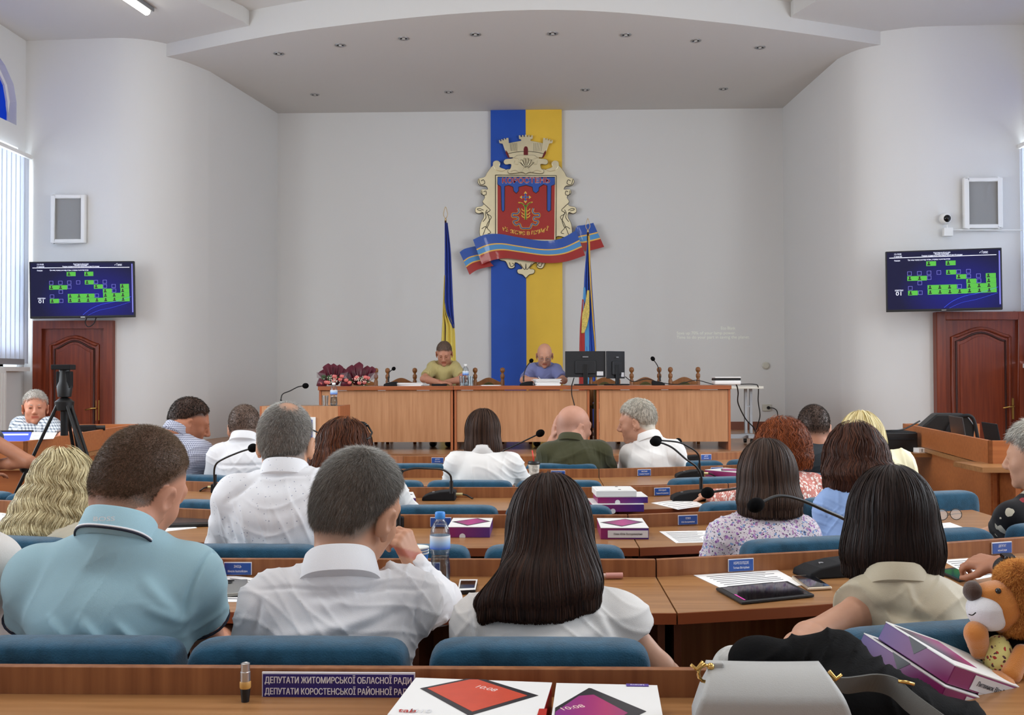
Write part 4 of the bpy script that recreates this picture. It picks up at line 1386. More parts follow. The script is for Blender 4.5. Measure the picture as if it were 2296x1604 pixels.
stack('loose papers left of the man in the khaki polo', 915, 11.6, .34, .24, 4, .035)
stack('thick sheaf of papers in front of the man in the lilac shirt', 1226, 11.52, .27, .3, 8, .075, radians(8))
stack('papers on the table between the two chairmen', 1100, 11.55, .2, .25, 2, .008)
tag(MB().box((0, 0, .012), (.16, .1, .024)).build('folder', BLACKM, loc=ps(985, 862, 11.42), bevel=.004), 'small black folder by the watch of the man in khaki', 'folder')
bottle('small clear water bottle between the chairmen on the presidium table', ps(1044, 862, 11.6), .24, .036, WHITE)
zl = PY(670, 911, 9.8)[2] - .04
lq = PY(764, 905, 9.86)
bottle('clear water bottle with white cap beside the lectern top', (lq[0] - .075, 9.9, lzt + .0475 - .0), .22, .035, WHITE)
GLASS = thin_glass('tumbler_glass', (236, 240, 242), .05)


def tumbler(label, loc, h=.11, r=.034):
    t = MB().lathe([(0, 0), (r * .8, 0), (r, h), (r * .93, h), (r * .75, .008), (0, .008)], n=20).build('drinking_glass', GLASS, loc=loc, smooth=True, sharp=50)
    return tag(t, label, 'glass')


tumbler('drinking glass left of the bottle on the presidium table', ps(1036, 862, 11.45))
tumbler('drinking glass right of the bottle on the presidium table', ps(1055, 862, 11.45))
tumbler('drinking glass beside the bottle on the lectern', (lq[0] - .15, 9.86, lzt + .0475), .1, .032)


def monitor(label, px0, px1, pt, pb, Y, rz, foot):
    a, b = PY(px0, pt, Y), PY(px1, pb, Y)
    c = (a + b) / 2
    t = thing('monitor', label, 'monitor', (c[0], Y, ZP), rz)
    w, h = abs(b[0] - a[0]) / cos(rz), a[2] - b[2]
    zc = c[2] - ZP
    MB().box((0, .0, zc), (w, .022, h)).build('casing', mat('monitor_back', (30, 31, 34), .5), t, bevel=.004)
    MB().box((0, .0125, zc + .004), (w - .02, .002, h - .03)).build('screen', GL, t)
    MB().box((0, -.02, zc - h * .12), (w * .5, .024, h * .5)).build('rear_housing', MATS['monitor_back'], t, bevel=.008)
    MB().box((0, -.034, zc + h * .28), (w * .14, .002, .012)).build('badge', GREYM, t)
    MB().box((w * .36, -.013, zc - h * .36), (w * .16, .003, h * .16)).build('rating_sticker', STICK, t)
    MB().box((0, -.03, zc * .5), (.05, .02, zc)).build('neck', BLACK, t, bevel=.003)
    MB().box((0, -.02, .008), (foot, .17, .016)).build('foot', BLACK, t, bevel=.005)
    return t


monitor('wide black monitor seen from behind on the presidium table', 1267, 1358, 788, 846, 11.62, 0, .26)
monitor('second black monitor turned sideways at the right of the wide one', 1359, 1401, 788, 849, 11.66, radians(38), .24)
cb = MB()
cb.tube(crom([PY(1287, 848, 11.6), PY(1284, 858, 11.4), PY(1282, 866, 11.27), PY(1282, 885, 11.27), PY(1287, 905, 11.27), PY(1292, 930, 11.27)], 6), .006, 6)
tag(cb.build('monitor_cable', BLACK, smooth=True), 'black cable hanging from the wide monitor down the table front', 'cable')
cb = MB()
cb.tube(crom([PY(1402, 845, 11.6), PY(1420, 856, 11.55), PY(1450, 850, 11.6), PY(1480, 858, 11.75), PY(1520, 862, 11.6), PY(1560, 853, 11.7), PY(1600, 862, 11.55), PY(1625, 858, 11.62)], 6), .005, 6)
tag(cb.build('desk_cable', BLACK, smooth=True), 'thin black cable lying along the presidium table to the projector', 'cable')

# projector and white trolley table
pj2 = thing('projector', 'white and black projector on the right end of the presidium table', 'projector', ps(1628, 862, 11.55))
MB().box((0, 0, .03), (.29, .24, .05)).build('lower_case', WHITE, pj2, bevel=.015, seg=3)
MB().box((0, 0, .064), (.286, .236, .03)).build('dark_band', BLACK, pj2, bevel=.01)
MB().box((0, 0, .085), (.29, .24, .014)).build('top_cover', WHITE, pj2, bevel=.006)
MB().lathe([(.0, 0), (.03, 0), (.03, .02), (0, .02)], n=20, M=Matrix.Translation((.07, .125, .06)) @ Matrix.Rotation(-pi / 2, 4, 'X')).build('lens', GL, pj2)
tw0, tw1 = PY(1600, 868, 12.2), PY(1704, 868, 12.2)
wt = thing('trolley_table', 'white metal table on castors at the right of the presidium', 'table', ((tw0[0] + tw1[0]) / 2, 12.25, ZS))
tz = PY(1700, 866, 12.2)[2] - ZS
ww = tw1[0] - tw0[0]
MB().box((0, 0, tz - .015), (ww, .5, .03)).build('table_top', mat('white_laminate', (222, 220, 208), .5), wt, bevel=.003)
LG = mat('light_grey_steel', (176, 180, 184), .45, metal=.3)
for sx in (-1, 1):
    for dx in (-.03, .03): MB().box((sx * (ww / 2 - .13) + dx, 0, tz / 2 + .05), (.03, .05, tz - .16)).build('leg', LG, wt)
    MB().box((sx * (ww / 2 - .13), 0, .1), (.09, .46, .03)).build('foot_beam', LG, wt)
    MB().box((sx * (ww / 2 - .13), 0, .45), (.04, .04, .02)).build('leg_tie', LG, wt)
    for sy in (-1, 1):
        MB().lathe([(0, -.015), (.035, -.015), (.035, .015), (0, .015)], n=14, M=Matrix.Translation((sx * (ww / 2 - .13), sy * .2, .04)) @ Matrix.Rotation(pi / 2, 4, 'Y')).build('castor', BLACK, wt)
MB().box((0, -.1, .1), (ww - .1, .03, .05)).build('lower_bar', LG, wt)
cb = MB()
cb.tube(crom([PY(1636, 856, 11.5), PY(1650, 862, 11.5), PY(1655, 880, 11.6), PY(1655, 905, 11.8), PY(1672, 940, 12.0), PY(1690, 960, 12.1), PY(1698, 985, 12.15)], 6), .007, 6)
tag(cb.build('projector_cable', BLACK, smooth=True), 'black cable drooping from the projector to the stage floor', 'cable')
cb = MB()
cb.tube(crom([PY(1660, 862, 12.0), PY(1690, 862, 12.0), PY(1700, 868, 12.0), PY(1700, 900, 12.1), PY(1704, 930, 12.15), PY(1700, 950, 12.2), PY(1690, 985, 12.25)], 6), .006, 6)
tag(cb.build('power_cable', BLACK, smooth=True), 'black cable hanging over the end of the white trolley table', 'cable')

# flowers ----------------------------------------------------------------------
WRAP = mat('wine_paper', (92, 18, 40), .4, sheen=.2)
TULLE = mat('tulle', (120, 100, 104), .8, alpha=.5)
ROSE = mat('rose_pink', (224, 124, 118), .6, vary=.15, vscale=40)
LEAFM = mat('leaf_green', (52, 76, 40), .6)
BABY = mat('babys_breath', (226, 224, 206), .8)


def bouquet(label, px, Y, seed, wpx):
    x, y, z = ps(px, 862, Y)
    t = thing('rose_bouquet', label, 'bouquet', (x, y, z))
    r = random.Random(seed)
    W = wpx * Y / 2300 / 2
    # wrapping paper: rolled sheets behind the flowers
    for k in range(5):
        a = -1.1 + 2.2 * k / 4 + r.uniform(-.1, .1)
        cx, top = sin(a) * W * .75, .19 + .06 * cos(a * 1.4) + r.uniform(-.01, .02)
        vs = []
        N = 14
        for i in range(N + 1):
            u = i / N
            th_ = -1.6 + 3.2 * u
            rr = .055 + .02 * r.random() * 0
            for v in (0, .5, 1):
                f = .35 + .65 * v
                vs.append((cx * (.3 + .7 * v) + sin(th_) * rr * f, .07 + cos(th_) * rr * f * .8 - .02 * v, .01 + top * v - .05 * v * abs(u - .5) * 2))
        fs = [(i * 3 + j, (i + 1) * 3 + j, (i + 1) * 3 + j + 1, i * 3 + j + 1) for i in range(N) for j in range(2)]
        o = MB().add(vs, fs).build('wrapping_paper', WRAP, t, smooth=True)
        o.modifiers.new('t', 'SOLIDIFY').thickness = .002
    for sx in (-1, 1):
        vs = [(sx * W * .4, .02, .03), (sx * W * 1.0, .0, .1), (sx * W * 1.05, .03, .16), (sx * W * .5, .06, .14)]
        o = MB().add(vs, [(0, 1, 2, 3)]).build('tulle', TULLE, t)
    f0 = MB()
    f0.tube([(-W * .9, -.02, .05), (-W * .6, .0, .03), (-W * .45, .03, .02)], [.05, .05, .03], 10)
    f0.build('wrapping_paper', WRAP, t, smooth=True)
    for k in range(8):
        a = r.uniform(0, 6.28)
        c = (r.uniform(-.7, .75) * W, -.06 + r.uniform(-.02, .03), .035 + r.uniform(0, .085))
        rose = MB()
        for j in range(9):
            b = j * 2.4
            rr = .009 + .0021 * j
            M = Matrix.Translation(c) @ Matrix.Rotation(r.uniform(-.2, .2), 4, 'X') @ Matrix.Rotation(b, 4, 'Z') @ Matrix.Translation((rr * .45, 0, -.0006 * j)) @ Matrix.Rotation(.25 + .05 * j, 4, 'Y')
            rose.ball((0, 0, 0), (rr * .42, rr * .95, .021), 8, M=M)
        rose.build('rose', ROSE, t, smooth=True)
    for k in range(6):
        c = (r.uniform(-.6, .6) * W, -.02, .05 + r.uniform(0, .06))
        MB().ball(c, (.03, .006, .014), 8, M=Matrix.Rotation(r.uniform(-.2, .2), 4, 'Y')).build('leaf', LEAFM, t, smooth=True)
    g = MB()
    for k in range(60):
        g.ball((r.gauss(.15 * W, .22 * W), -.075 + r.uniform(-.01, .03), .075 + r.gauss(0, .025)), .005, 6)
    tag(g.build('babys_breath', BABY, t, smooth=True), kind='stuff')
    return t


bouquet('left bouquet of pink roses in wine-red paper on the presidium table', 744, 11.5, 4, 68)
bouquet('right bouquet of pink roses in wine-red paper on the presidium table', 804, 11.55, 9, 84)

# wall fittings ------------------------------------------------------------------
GRILL = mat('speaker_cloth', (150, 150, 148), .9, bump=.4, bscale=300)


def speaker(x0, x1, y0, y1, Y, lab):
    a, b = PY(x0, y0, Y), PY(x1, y1, Y)
    t = thing('wall_speaker', lab, 'speaker', ((a[0] + b[0]) / 2, Y, (a[2] + b[2]) / 2))
    w, h = b[0] - a[0], a[2] - b[2]
    fr_ = MB()
    for sx in (-1, 1): fr_.box((sx * (w / 2 - .025), -.02, 0), (.05, .06, h))
    for sz in (-1, 1): fr_.box((0, -.02, sz * (h / 2 - .025)), (w - .1, .06, .05))
    fr_.build('frame', WHITE, t, bevel=.012)
    MB().box((0, -.005, 0), (w - .1, .03, h - .1)).build('grille_cloth', GRILL, t)


speaker(117, 194, 438, 546, 12.53, 'white framed speaker panel with grey cloth on the left wall')
speaker(2157, 2246, 400, 513, 12.42, 'white framed speaker panel with grey cloth on the right wall')
q = PY(2120, 490, 12.4)
dm = thing('security_camera', 'white dome security camera on the right wall', 'camera', (q[0], 12.42, q[2]), radians(-10))
MB().lathe([(0, 0), (.07, 0), (.07, .02), (.06, .05), (.045, .07), (0, .08)], n=24, M=Matrix.Rotation(pi / 2, 4, 'X')).build('dome_case', WHITE, dm, smooth=True, sharp=50)
MB().ball((.012, -.055, -.006), (.046, .042, .046), 18).build('lens_dome', mat('dome_glass', (14, 14, 16), .08), dm, smooth=True)
q = PY(2124, 521, 12.4)
jb = thing('junction_box', 'small white junction box under the dome camera', 'box', (q[0], 12.42, q[2]))
MB().box((0, -.03, 0), (.11, .06, .1)).build('box_body', WHITE, jb, bevel=.006)
MB().tube([(0, -.02, .05), (0, -.02, .09)], .008, 8).build('conduit', WHITE, jb)
MB().tube([(.055, -.012, .03), (.9, -.012, .02)], .009, 8).build('cable_duct', WHITE, jb)
q = PY(1720, 820, 15.5)
t = thing('wall_sensor', 'round white sensor on the back wall at the right', 'sensor', (q[0], YB - .004, q[2]))
MB().lathe([(0, 0), (.055, 0), (.055, .02), (.04, .035), (0, .037)], n=24, M=Matrix.Rotation(pi / 2, 4, 'X')).build('sensor_case', mat('ivory', (206, 204, 190), .5), t, smooth=True, sharp=40)
q = PY(1722, 915, 15.5)
t = thing('wall_socket', 'ivory double socket with a black plug on the back wall', 'socket', (q[0], YB - .004, q[2]))
MB().box((0, -.012, 0), (.13, .024, .1)).build('socket_plate', MATS['ivory'], t, bevel=.005)
MB().tube([(.02, -.025, .0), (.02, -.05, 0)], .024, 12).build('plug', BLACK, t, smooth=True, sharp=50)
MB().tube(crom([(.03, -.05, 0), (.1, -.05, -.01), (.15, -.04, -.06), (.16, -.03, -.18), (.16, -.03, -.3)], 5), .007, 6).build('cord', BLACK, t, smooth=True)

# television screens --------------------------------------------------------------
SCR = mat('tv_screen', (6, 4, 70), .5, spec=.2, emit=.8)
nt = SCR.node_tree
tc, sx_, cr = (nt.nodes.new(t) for t in ('ShaderNodeTexCoord', 'ShaderNodeTexGradient', 'ShaderNodeValToRGB'))
sx_.gradient_type = 'SPHERICAL'
mp = nt.nodes.new('ShaderNodeMapping')
mp.inputs['Scale'].default_value = (1.5, 1, 2.2)
mp.inputs['Location'].default_value = (-.25, 0, .25)
nt.links.new(tc.outputs['Object'], mp.inputs[0])
nt.links.new(mp.outputs[0], sx_.inputs[0])
e = cr.color_ramp.elements
e[0].color, e[1].color = rgb(2, 1, 46), rgb(8, 8, 134)
nt.links.new(sx_.outputs[0], cr.inputs[0])
b_ = nt.nodes['Principled BSDF']
nt.links.new(cr.outputs[0], b_.inputs['Emission Color'])
b_.inputs['Base Color'].default_value = (.01, .01, .02, 1)
TGRN = mat('tv_green', (78, 158, 62), .6, spec=.1, emit=.62)
TWHT = mat('tv_white', (220, 224, 240), .4, emit=.8)
TOUT = mat('tv_outline', (110, 110, 190), .4, emit=.5)
TBLK = mat('tv_black', (8, 14, 10), .4)
TBLU = mat('tv_light_blue', (60, 90, 230), .4, emit=.5)
# photograph enlargement of the left screen: 2296 px wide for 290 px; screen area (175..2120, 195..1245)
FILLED = [(865, 388), (1192, 388), (1197, 545), (540, 635), (706, 635), (1364, 627), (1852, 622), (1530, 708), (1856, 704), (880, 797), (1043, 797), (1207, 797), (1533, 790), (1696, 788), (1858, 786), (550, 886), (882, 880), (1046, 880), (1210, 880), (1374, 876), (1537, 872), (1700, 870), (1862, 868)]
EMPTY = [(541, 556), (708, 556), (872, 554), (1038, 553), (1366, 548), (1530, 546), (873, 637), (1532, 630), (1694, 627), (714, 724), (1700, 712), (552, 810), (1378, 800), (720, 892)]


def tv(lab, cx, cy, Y, rz, W, nm):
    p = PY(cx, cy, Y)
    H2 = W * .565
    t = thing('television', lab, 'television', tuple(p), rz)
    t.rotation_euler[1] = -radians(1.2 if nm == 'left' else .3)
    MB().box((0, .0, 0), (W, .05, H2)).build('casing', BLACK, t, bevel=.006)
    MB().box((0, .02 + (.15 if nm == 'left' else .22), 0), (.2, .3 if nm == 'left' else .44, .16)).build('wall_bracket', BLACK, t)
    scn = MB().box((0, -.0255, .006), (W - .03, .002, H2 - .04)).build('screen', SCR, t)
    MB().box((0, -.026, -H2 / 2 + .008), (.05, .002, .006)).build('badge', STEEL, t)

    def L(x, y):
        return ((x - 1147) / 1945 * W, (720 - y) / 1050 * H2)
    g, k, o_ = MB(), MB(), MB()
    s = W / 1945
    for x, y in FILLED:
        a = L(x + 80, y + 41)
        g.box((a[0], -.0270, a[1]), (165 * s, .0012, 84 * s))
        c = L(x + 40, y + 42)
        k.box((c[0], -.0282, c[1] - 18 * s), (50 * s, .0008, 22 * s))
        k.box((c[0], -.0282, c[1]), (18 * s, .0008, 24 * s))
        k.ball((c[0], -.0282, c[1] + 17 * s), (15 * s, .0008, 18 * s), 10)
    for x, y in EMPTY:
        a = L(x + 35, y + 33)
        for dx, dz, w_, h_ in ((0, 33, 70, 6), (0, -33, 70, 6), (-33, 0, 6, 66), (33, 0, 6, 66)):
            o_.box((a[0] + dx * s, -.0270, a[1] + dz * s), (w_ * s, .001, h_ * s))
    tag(g.build('seat_tiles', TGRN, scn), kind='stuff')
    tag(k.build('seat_icons', TBLK, scn), kind='stuff')
    tag(o_.build('empty_seats', TOUT, scn), kind='stuff')
    a, b = L(236, 312), L(2030, 312)
    MB().box(((a[0] + b[0]) / 2, -.0270, a[1]), (b[0] - a[0], .001, 10 * s)).build('header_rule', TWHT, scn)
    a = L(2078, 700)
    MB().box((a[0], -.0270, a[1]), (22 * s, .001, 950 * s)).build('scroll_bar', TOUT, scn)
    for txt, x, y, sz, w_ in (('Коростенська міська рада', 1128, 245, 26, 280), ('Восьме скликання', 1128, 268, 24, 230), ('Пленарне засідання 40 сесії Коростенської міської ради VIII скликання', 1128, 291, 24, 680), ('✓ Голос', 1820, 264, 48, 140), ('12:10:00', 380, 250, 30, 120), ('21 серпня 2025', 385, 290, 26, 135), ('Пленарне', 370, 362, 26, 100), ('Про зміну порядку розгляду питань, у порядку та розгляд питань', 910, 358, 26, 715), ('КОРИСТУВАЧ', 395, 880, 30, 140), ('01', 395, 935, 72, 92)):
        q = L(x, y)
        text(txt, sz * s * 1.35, TWHT, scn, (q[0], -.0270, q[1]), ext=.0003, fit=w_ * s)
    for arcp, r_ in (([(1150, 1190), (1300, 1080), (1500, 1000), (1750, 950), (2050, 860)], 3), ([(1240, 1200), (1450, 1110), (1700, 1060), (2040, 960)], 2)):
        MB().tube([(L(*q)[0], -.0268, L(*q)[1]) for q in crom(arcp, 5)], r_ * s, 4).build('light_streak', TBLU, scn)
    if nm == 'left':
        c2 = crom([(.03, .03, -H2 / 2), (.02, .0, -H2 / 2 - .06), (.06, -.02, -H2 / 2 - .11), (.12, -.01, -H2 / 2 - .07), (.14, .02, -H2 / 2)], 6)
        MB().tube(c2, .006, 6).build('cable', BLACK, t, smooth=True)


tv('left wall television with a blue and green voting screen above the door', 186, 650, 12.2, radians(10), 1.205, 'left')
tv('right wall television with a blue and green voting screen above the door', 2114.5, 629, 12.0, radians(-12), 1.255, 'right')

# side desks ------------------------------------------------------------------------


def side_desk(lab, A, Bp, s, zt, depth=.55):
    """A near end, Bp far end of the screen towards the hall (world xy); s=+1 hall lies at +x"""
    a, b = np.array(A), np.array(Bp)
    L = np.linalg.norm(b - a)
    rz = atan2(b[1] - a[1], b[0] - a[0]) - pi / 2
    t = thing('side_desk', lab, 'desk', ((a[0] + b[0]) / 2, (a[1] + b[1]) / 2, 0), rz)
    MB().box((-s * .012, 0, zt - .075), (.024, L, .15)).build('upper_screen', W_SIDE, t, bevel=.002)
    MB().box((-s * .05, 0, (zt - .15) / 2), (.02, L - .1, zt - .15)).build('front_panel', W_SIDE, t)
    MB().box((-s * depth / 2, 0, zt - .17), (depth, L - .02, .03)).build('desktop', W_TOP, t)
    for sy in (-1, 1):
        MB().box((-s * depth / 2, sy * (L / 2 - .012), zt - .075), (depth, .024, .15)).build('end_screen', W_SIDE, t, bevel=.002)
        MB().box((-s * depth / 2, sy * (L / 2 - .08), (zt - .18) / 2), (depth - .06, .02, zt - .18)).build('end_panel', W_SIDE, t)
    return t


zsd = 1.02
a, b = PZ(2217, 988.5, zsd), PZ(2024, 950, zsd)
sdr = side_desk('cherry wood secretary desk with laptops at the right side', a[:2], b[:2], -1, zsd, .6)
a2, b2_ = PZ(60, 990, zsd), PZ(310, 951, zsd)
sdl = side_desk('cherry wood secretary desk beside the tripod at the left side', a2[:2], b2_[:2], 1, zsd, .6)
# shelf and lower tables at the right desk
q = PZ(2235, 1042, .88)
t = thing('side_shelf', 'small beech shelf table at the near end of the right secretary desk', 'table', (q[0] + .2, q[1], 0))
MB().box((0, 0, .865), (.75, .42, .03)).build('shelf_top', W_TOP, t)
MB().box((-.12, .05, .425), (.03, .3, .85)).build('leg_panel', W_SIDE, t)
MB().box((.3, .05, .425), (.03, .3, .85)).build('leg_panel', W_SIDE, t)
q = PZ(2040, 1012, .83)
t = thing('printer_table', 'low beech table carrying the black printer', 'table', (q[0] - .15, q[1] + .02, 0))
MB().box((0, 0, .815), (.62, .5, .03)).build('table_top', W_TOP, t)
MB().box((.1, .1, .4), (.03, .3, .8)).build('leg_panel', W_DARK, t)
MB().box((-.27, .1, .4), (.03, .3, .8)).build('leg_panel', W_DARK, t)
pr = thing('printer', 'flat black printer on the low table behind the blond bob', 'printer', (q[0] - .2, q[1] + .06, .83))
MB().box((0, 0, .075), (.46, .3, .15)).build('case', BLACK, pr, bevel=.008)
MB().box((0, -.152, .1), (.44, .004, .012)).build('paper_slot', BLACKM, pr)
MB().box((0, 0, .152), (.44, .28, .005)).build('lid', BLACKM, pr)
MB().tube(crom([(-.1, .0, .158), (.05, -.05, .16), (.18, .0, .17), (.32, .05, .23)], 6), .006, 6).build('cable', BLACK, pr, smooth=True)
wb_ = thing('card_box', 'small white box on the low table beside the printer', 'box', (q[0] + .065, q[1] - .12, .83), radians(8))
MB().box((0, 0, .017), (.13, .09, .034)).build('carton', BOXW, wb_, bevel=.002)
MB().box((-.04, -.0455, .018), (.008, .001, .022)).build('printed_mark', GREYM, wb_)


def laptop(lab, loc, rz, w=.34, h=.23, tilt=15, shell=BLACKM, screen=None, back=True):
    t = thing('laptop', lab, 'laptop', loc, rz)
    MB().box((0, 0, .009), (w, h, .018)).build('keyboard_base', shell, t, bevel=.003)
    M = Matrix.Translation((0, h / 2, .016)) @ Matrix.Rotation(radians(-tilt), 4, 'X')
    MB().box((0, 0, h / 2), (w, .01, h), M=M).build('lid', shell, t, bevel=.003)
    sc = MB().box((0, -.0056, h / 2), (w - .024, .0015, h - .03), M=M).build('screen', screen or GL, t)
    return t, sc, M


MB_ = None
ldz = zsd - .154
q = PY(2132, 965, 7.3)
laptop('nearer open laptop behind the screen of the right secretary desk, beside the black case', (q[0] + .2, 7.3, ldz), radians(82), .36, .25, 8, mat('laptop_brown', (52, 46, 44), .4))
q = PY(2205, 972, 6.75)
laptop('second open laptop on the right secretary desk, near its corner', (q[0] + .2, 6.75, ldz), radians(82), .33, .23, 10)
# loudspeaker case with handle
q = PY(2085, 945, 7.95)
cs_ = thing('loudspeaker_case', 'black portable loudspeaker lying on the right secretary desk', 'loudspeaker', (3.2, 8.28, ldz), radians(-14))
prof = [(-.22, .0), (.2, .0), (.22, .16), (.16, .25), (-.06, .25), (-.2, .12)]
Mx = Matrix(((1, 0, 0, 0), (0, 0, -1, 0), (0, 1, 0, 0), (0, 0, 0, 1)))
MB().prism(prof, -.15, .15, M=Mx).build('case', BLACK, cs_, bevel=.015, seg=3)
MB().tube(crom([(-.02, -.165, .03), (.04, -.17, .17), (.12, -.17, .235), (.2, -.165, .22), (.235, -.16, .06)], 6), .014, 8).build('carry_handle', BLACKM, cs_, smooth=True)
MB().box((-.12, -.152, .03), (.05, .004, .05)).build('label_plate', STICK, cs_)
# left desk: laptop with blue screen, its small table, papers, tripod
q = PZ(10, 1046, .79)
st = thing('side_table', 'small cherry table carrying the laptop at the left edge', 'table', (q[0] - .32, q[1] + .15, 0))
MB().box((0, 0, .775), (1.0, .5, .03)).build('table_top', W_SIDE, st)
MB().box((.45, 0, .38), (.03, .42, .76)).build('end_panel', W_SIDE, st)
LSC = mat('laptop_screen_blue', (64, 84, 190), .3, emit=.7)
lp2, sc2, Ml = laptop('open laptop with a blue screen at the left edge', (PY(-2, 1000, 7.3)[0], 7.25, .79), radians(6), .36, .25, 24, BLACKM, LSC)
MB().box((0, -.007, .215), (.30, .001, .012), M=Ml).build('window_bar', mat('ui_pale', (190, 200, 225), .4, emit=.6), sc2)
MB().box((.03, -.007, .11), (.04, .001, .02), M=Ml).build('window_button', TWHT, sc2)
sheet([(72, 969), (128, 970), (120, 984), (66, 987)], 'white papers before the smiling man on the left secretary desk', z=zsd, lines=3)
tag(MB().tube([tuple(PY(60, 978, 7.9) - np.array([0, 0, .0])), tuple(PY(125, 976, 8.0))], .012, 8).build('paper_binder', mat('magenta_plastic', (140, 40, 90), .4)), 'magenta folder edge under the white papers', 'folder') if False else None
tp0 = PY(145, 818, 6.0)
tp = thing('camera_tripod', 'black camera tripod without camera by the left secretary desk', 'tripod', (tp0[0], 6.0, 0))
zt_ = tp0[2]
MB().prism([(-.06, -.05), (.055, -.05), (.045, .05), (-.045, .05)], zt_ - .03, zt_).build('quick_plate', BLACKM, tp, bevel=.004)
MB().lathe([(0, zt_ - .2), (.038, zt_ - .19), (.045, zt_ - .13), (.035, zt_ - .1), (.03, zt_ - .03), (0, zt_ - .03)], n=18).build('fluid_head', BLACK, tp, smooth=True, sharp=50)
MB().box((0, 0, zt_ - .09), (.085, .05, .1)).build('head_block', BLACKM, tp, bevel=.006)
MB().lathe([(0, zt_ - .28), (.05, zt_ - .27), (.055, zt_ - .22), (.03, zt_ - .2), (0, zt_ - .19)], n=18).build('leg_crown', BLACK, tp, smooth=True, sharp=50)
MB().tube([(0, 0, zt_ - .2), (0, 0, zt_ - .42)], .022, 10).build('centre_column', BLACK, tp, smooth=True, sharp=50)
for ang, sp in ((205, .56), (332, .66), (85, .42)):
    ca, sa = cos(radians(ang)), sin(radians(ang))
    mb = MB()
    for o2 in (-.014, .014):
        mb.tube([(ca * .04 - sa * o2, sa * .04 + ca * o2, zt_ - .24), (ca * (.04 + sp * .5) - sa * o2, sa * (.04 + sp * .5) + ca * o2, (zt_ - .24) * .48)], .0105, 8)
    t_ = (zt_ - .24)
    mb.tube([(ca * (.04 + sp * .4), sa * (.04 + sp * .4), t_ * .58), (ca * (.04 + sp), sa * (.04 + sp), .01)], .012, 8)
    for f in (.3, .5):
        mb.ball((ca * (.04 + sp * f), sa * (.04 + sp * f), t_ * (1 - f * .97)), (.034, .024, .03), 10)
    leg = mb.build('leg', BLACK, tp, smooth=True, sharp=60)
    MB().ball((ca * (.04 + sp), sa * (.04 + sp), .02), (.02, .02, .02), 10).build('foot', BLACKM, leg, smooth=True)
# video camera lying on the left desk
q = PZ(205, 966, zsd)
vc = thing('camcorder', 'small dark camcorder on the left secretary desk', 'camera', (q[0] - .1, q[1] + .15, zsd - .154), radians(20))
MB().box((0, 0, .165), (.13, .07, .05)).build('body', BLACKM, vc, bevel=.01)
MB().box((0, 0, .07), (.06, .06, .14)).build('stand', BLACKM, vc, bevel=.006)
MB().tube([(.06, 0, .165), (.13, 0, .165)], .02, 12).build('lens', BLACK, vc, smooth=True, sharp=50)
MB().tube(crom([(-.06, -.03, .16), (-.11, -.06, .19), (-.14, -.06, .14)], 5), .008, 8).build('hand_strap', BLACKM, vc, smooth=True)
# ================================================================ people: implicit bodies meshed with surface nets
LB = 1e9


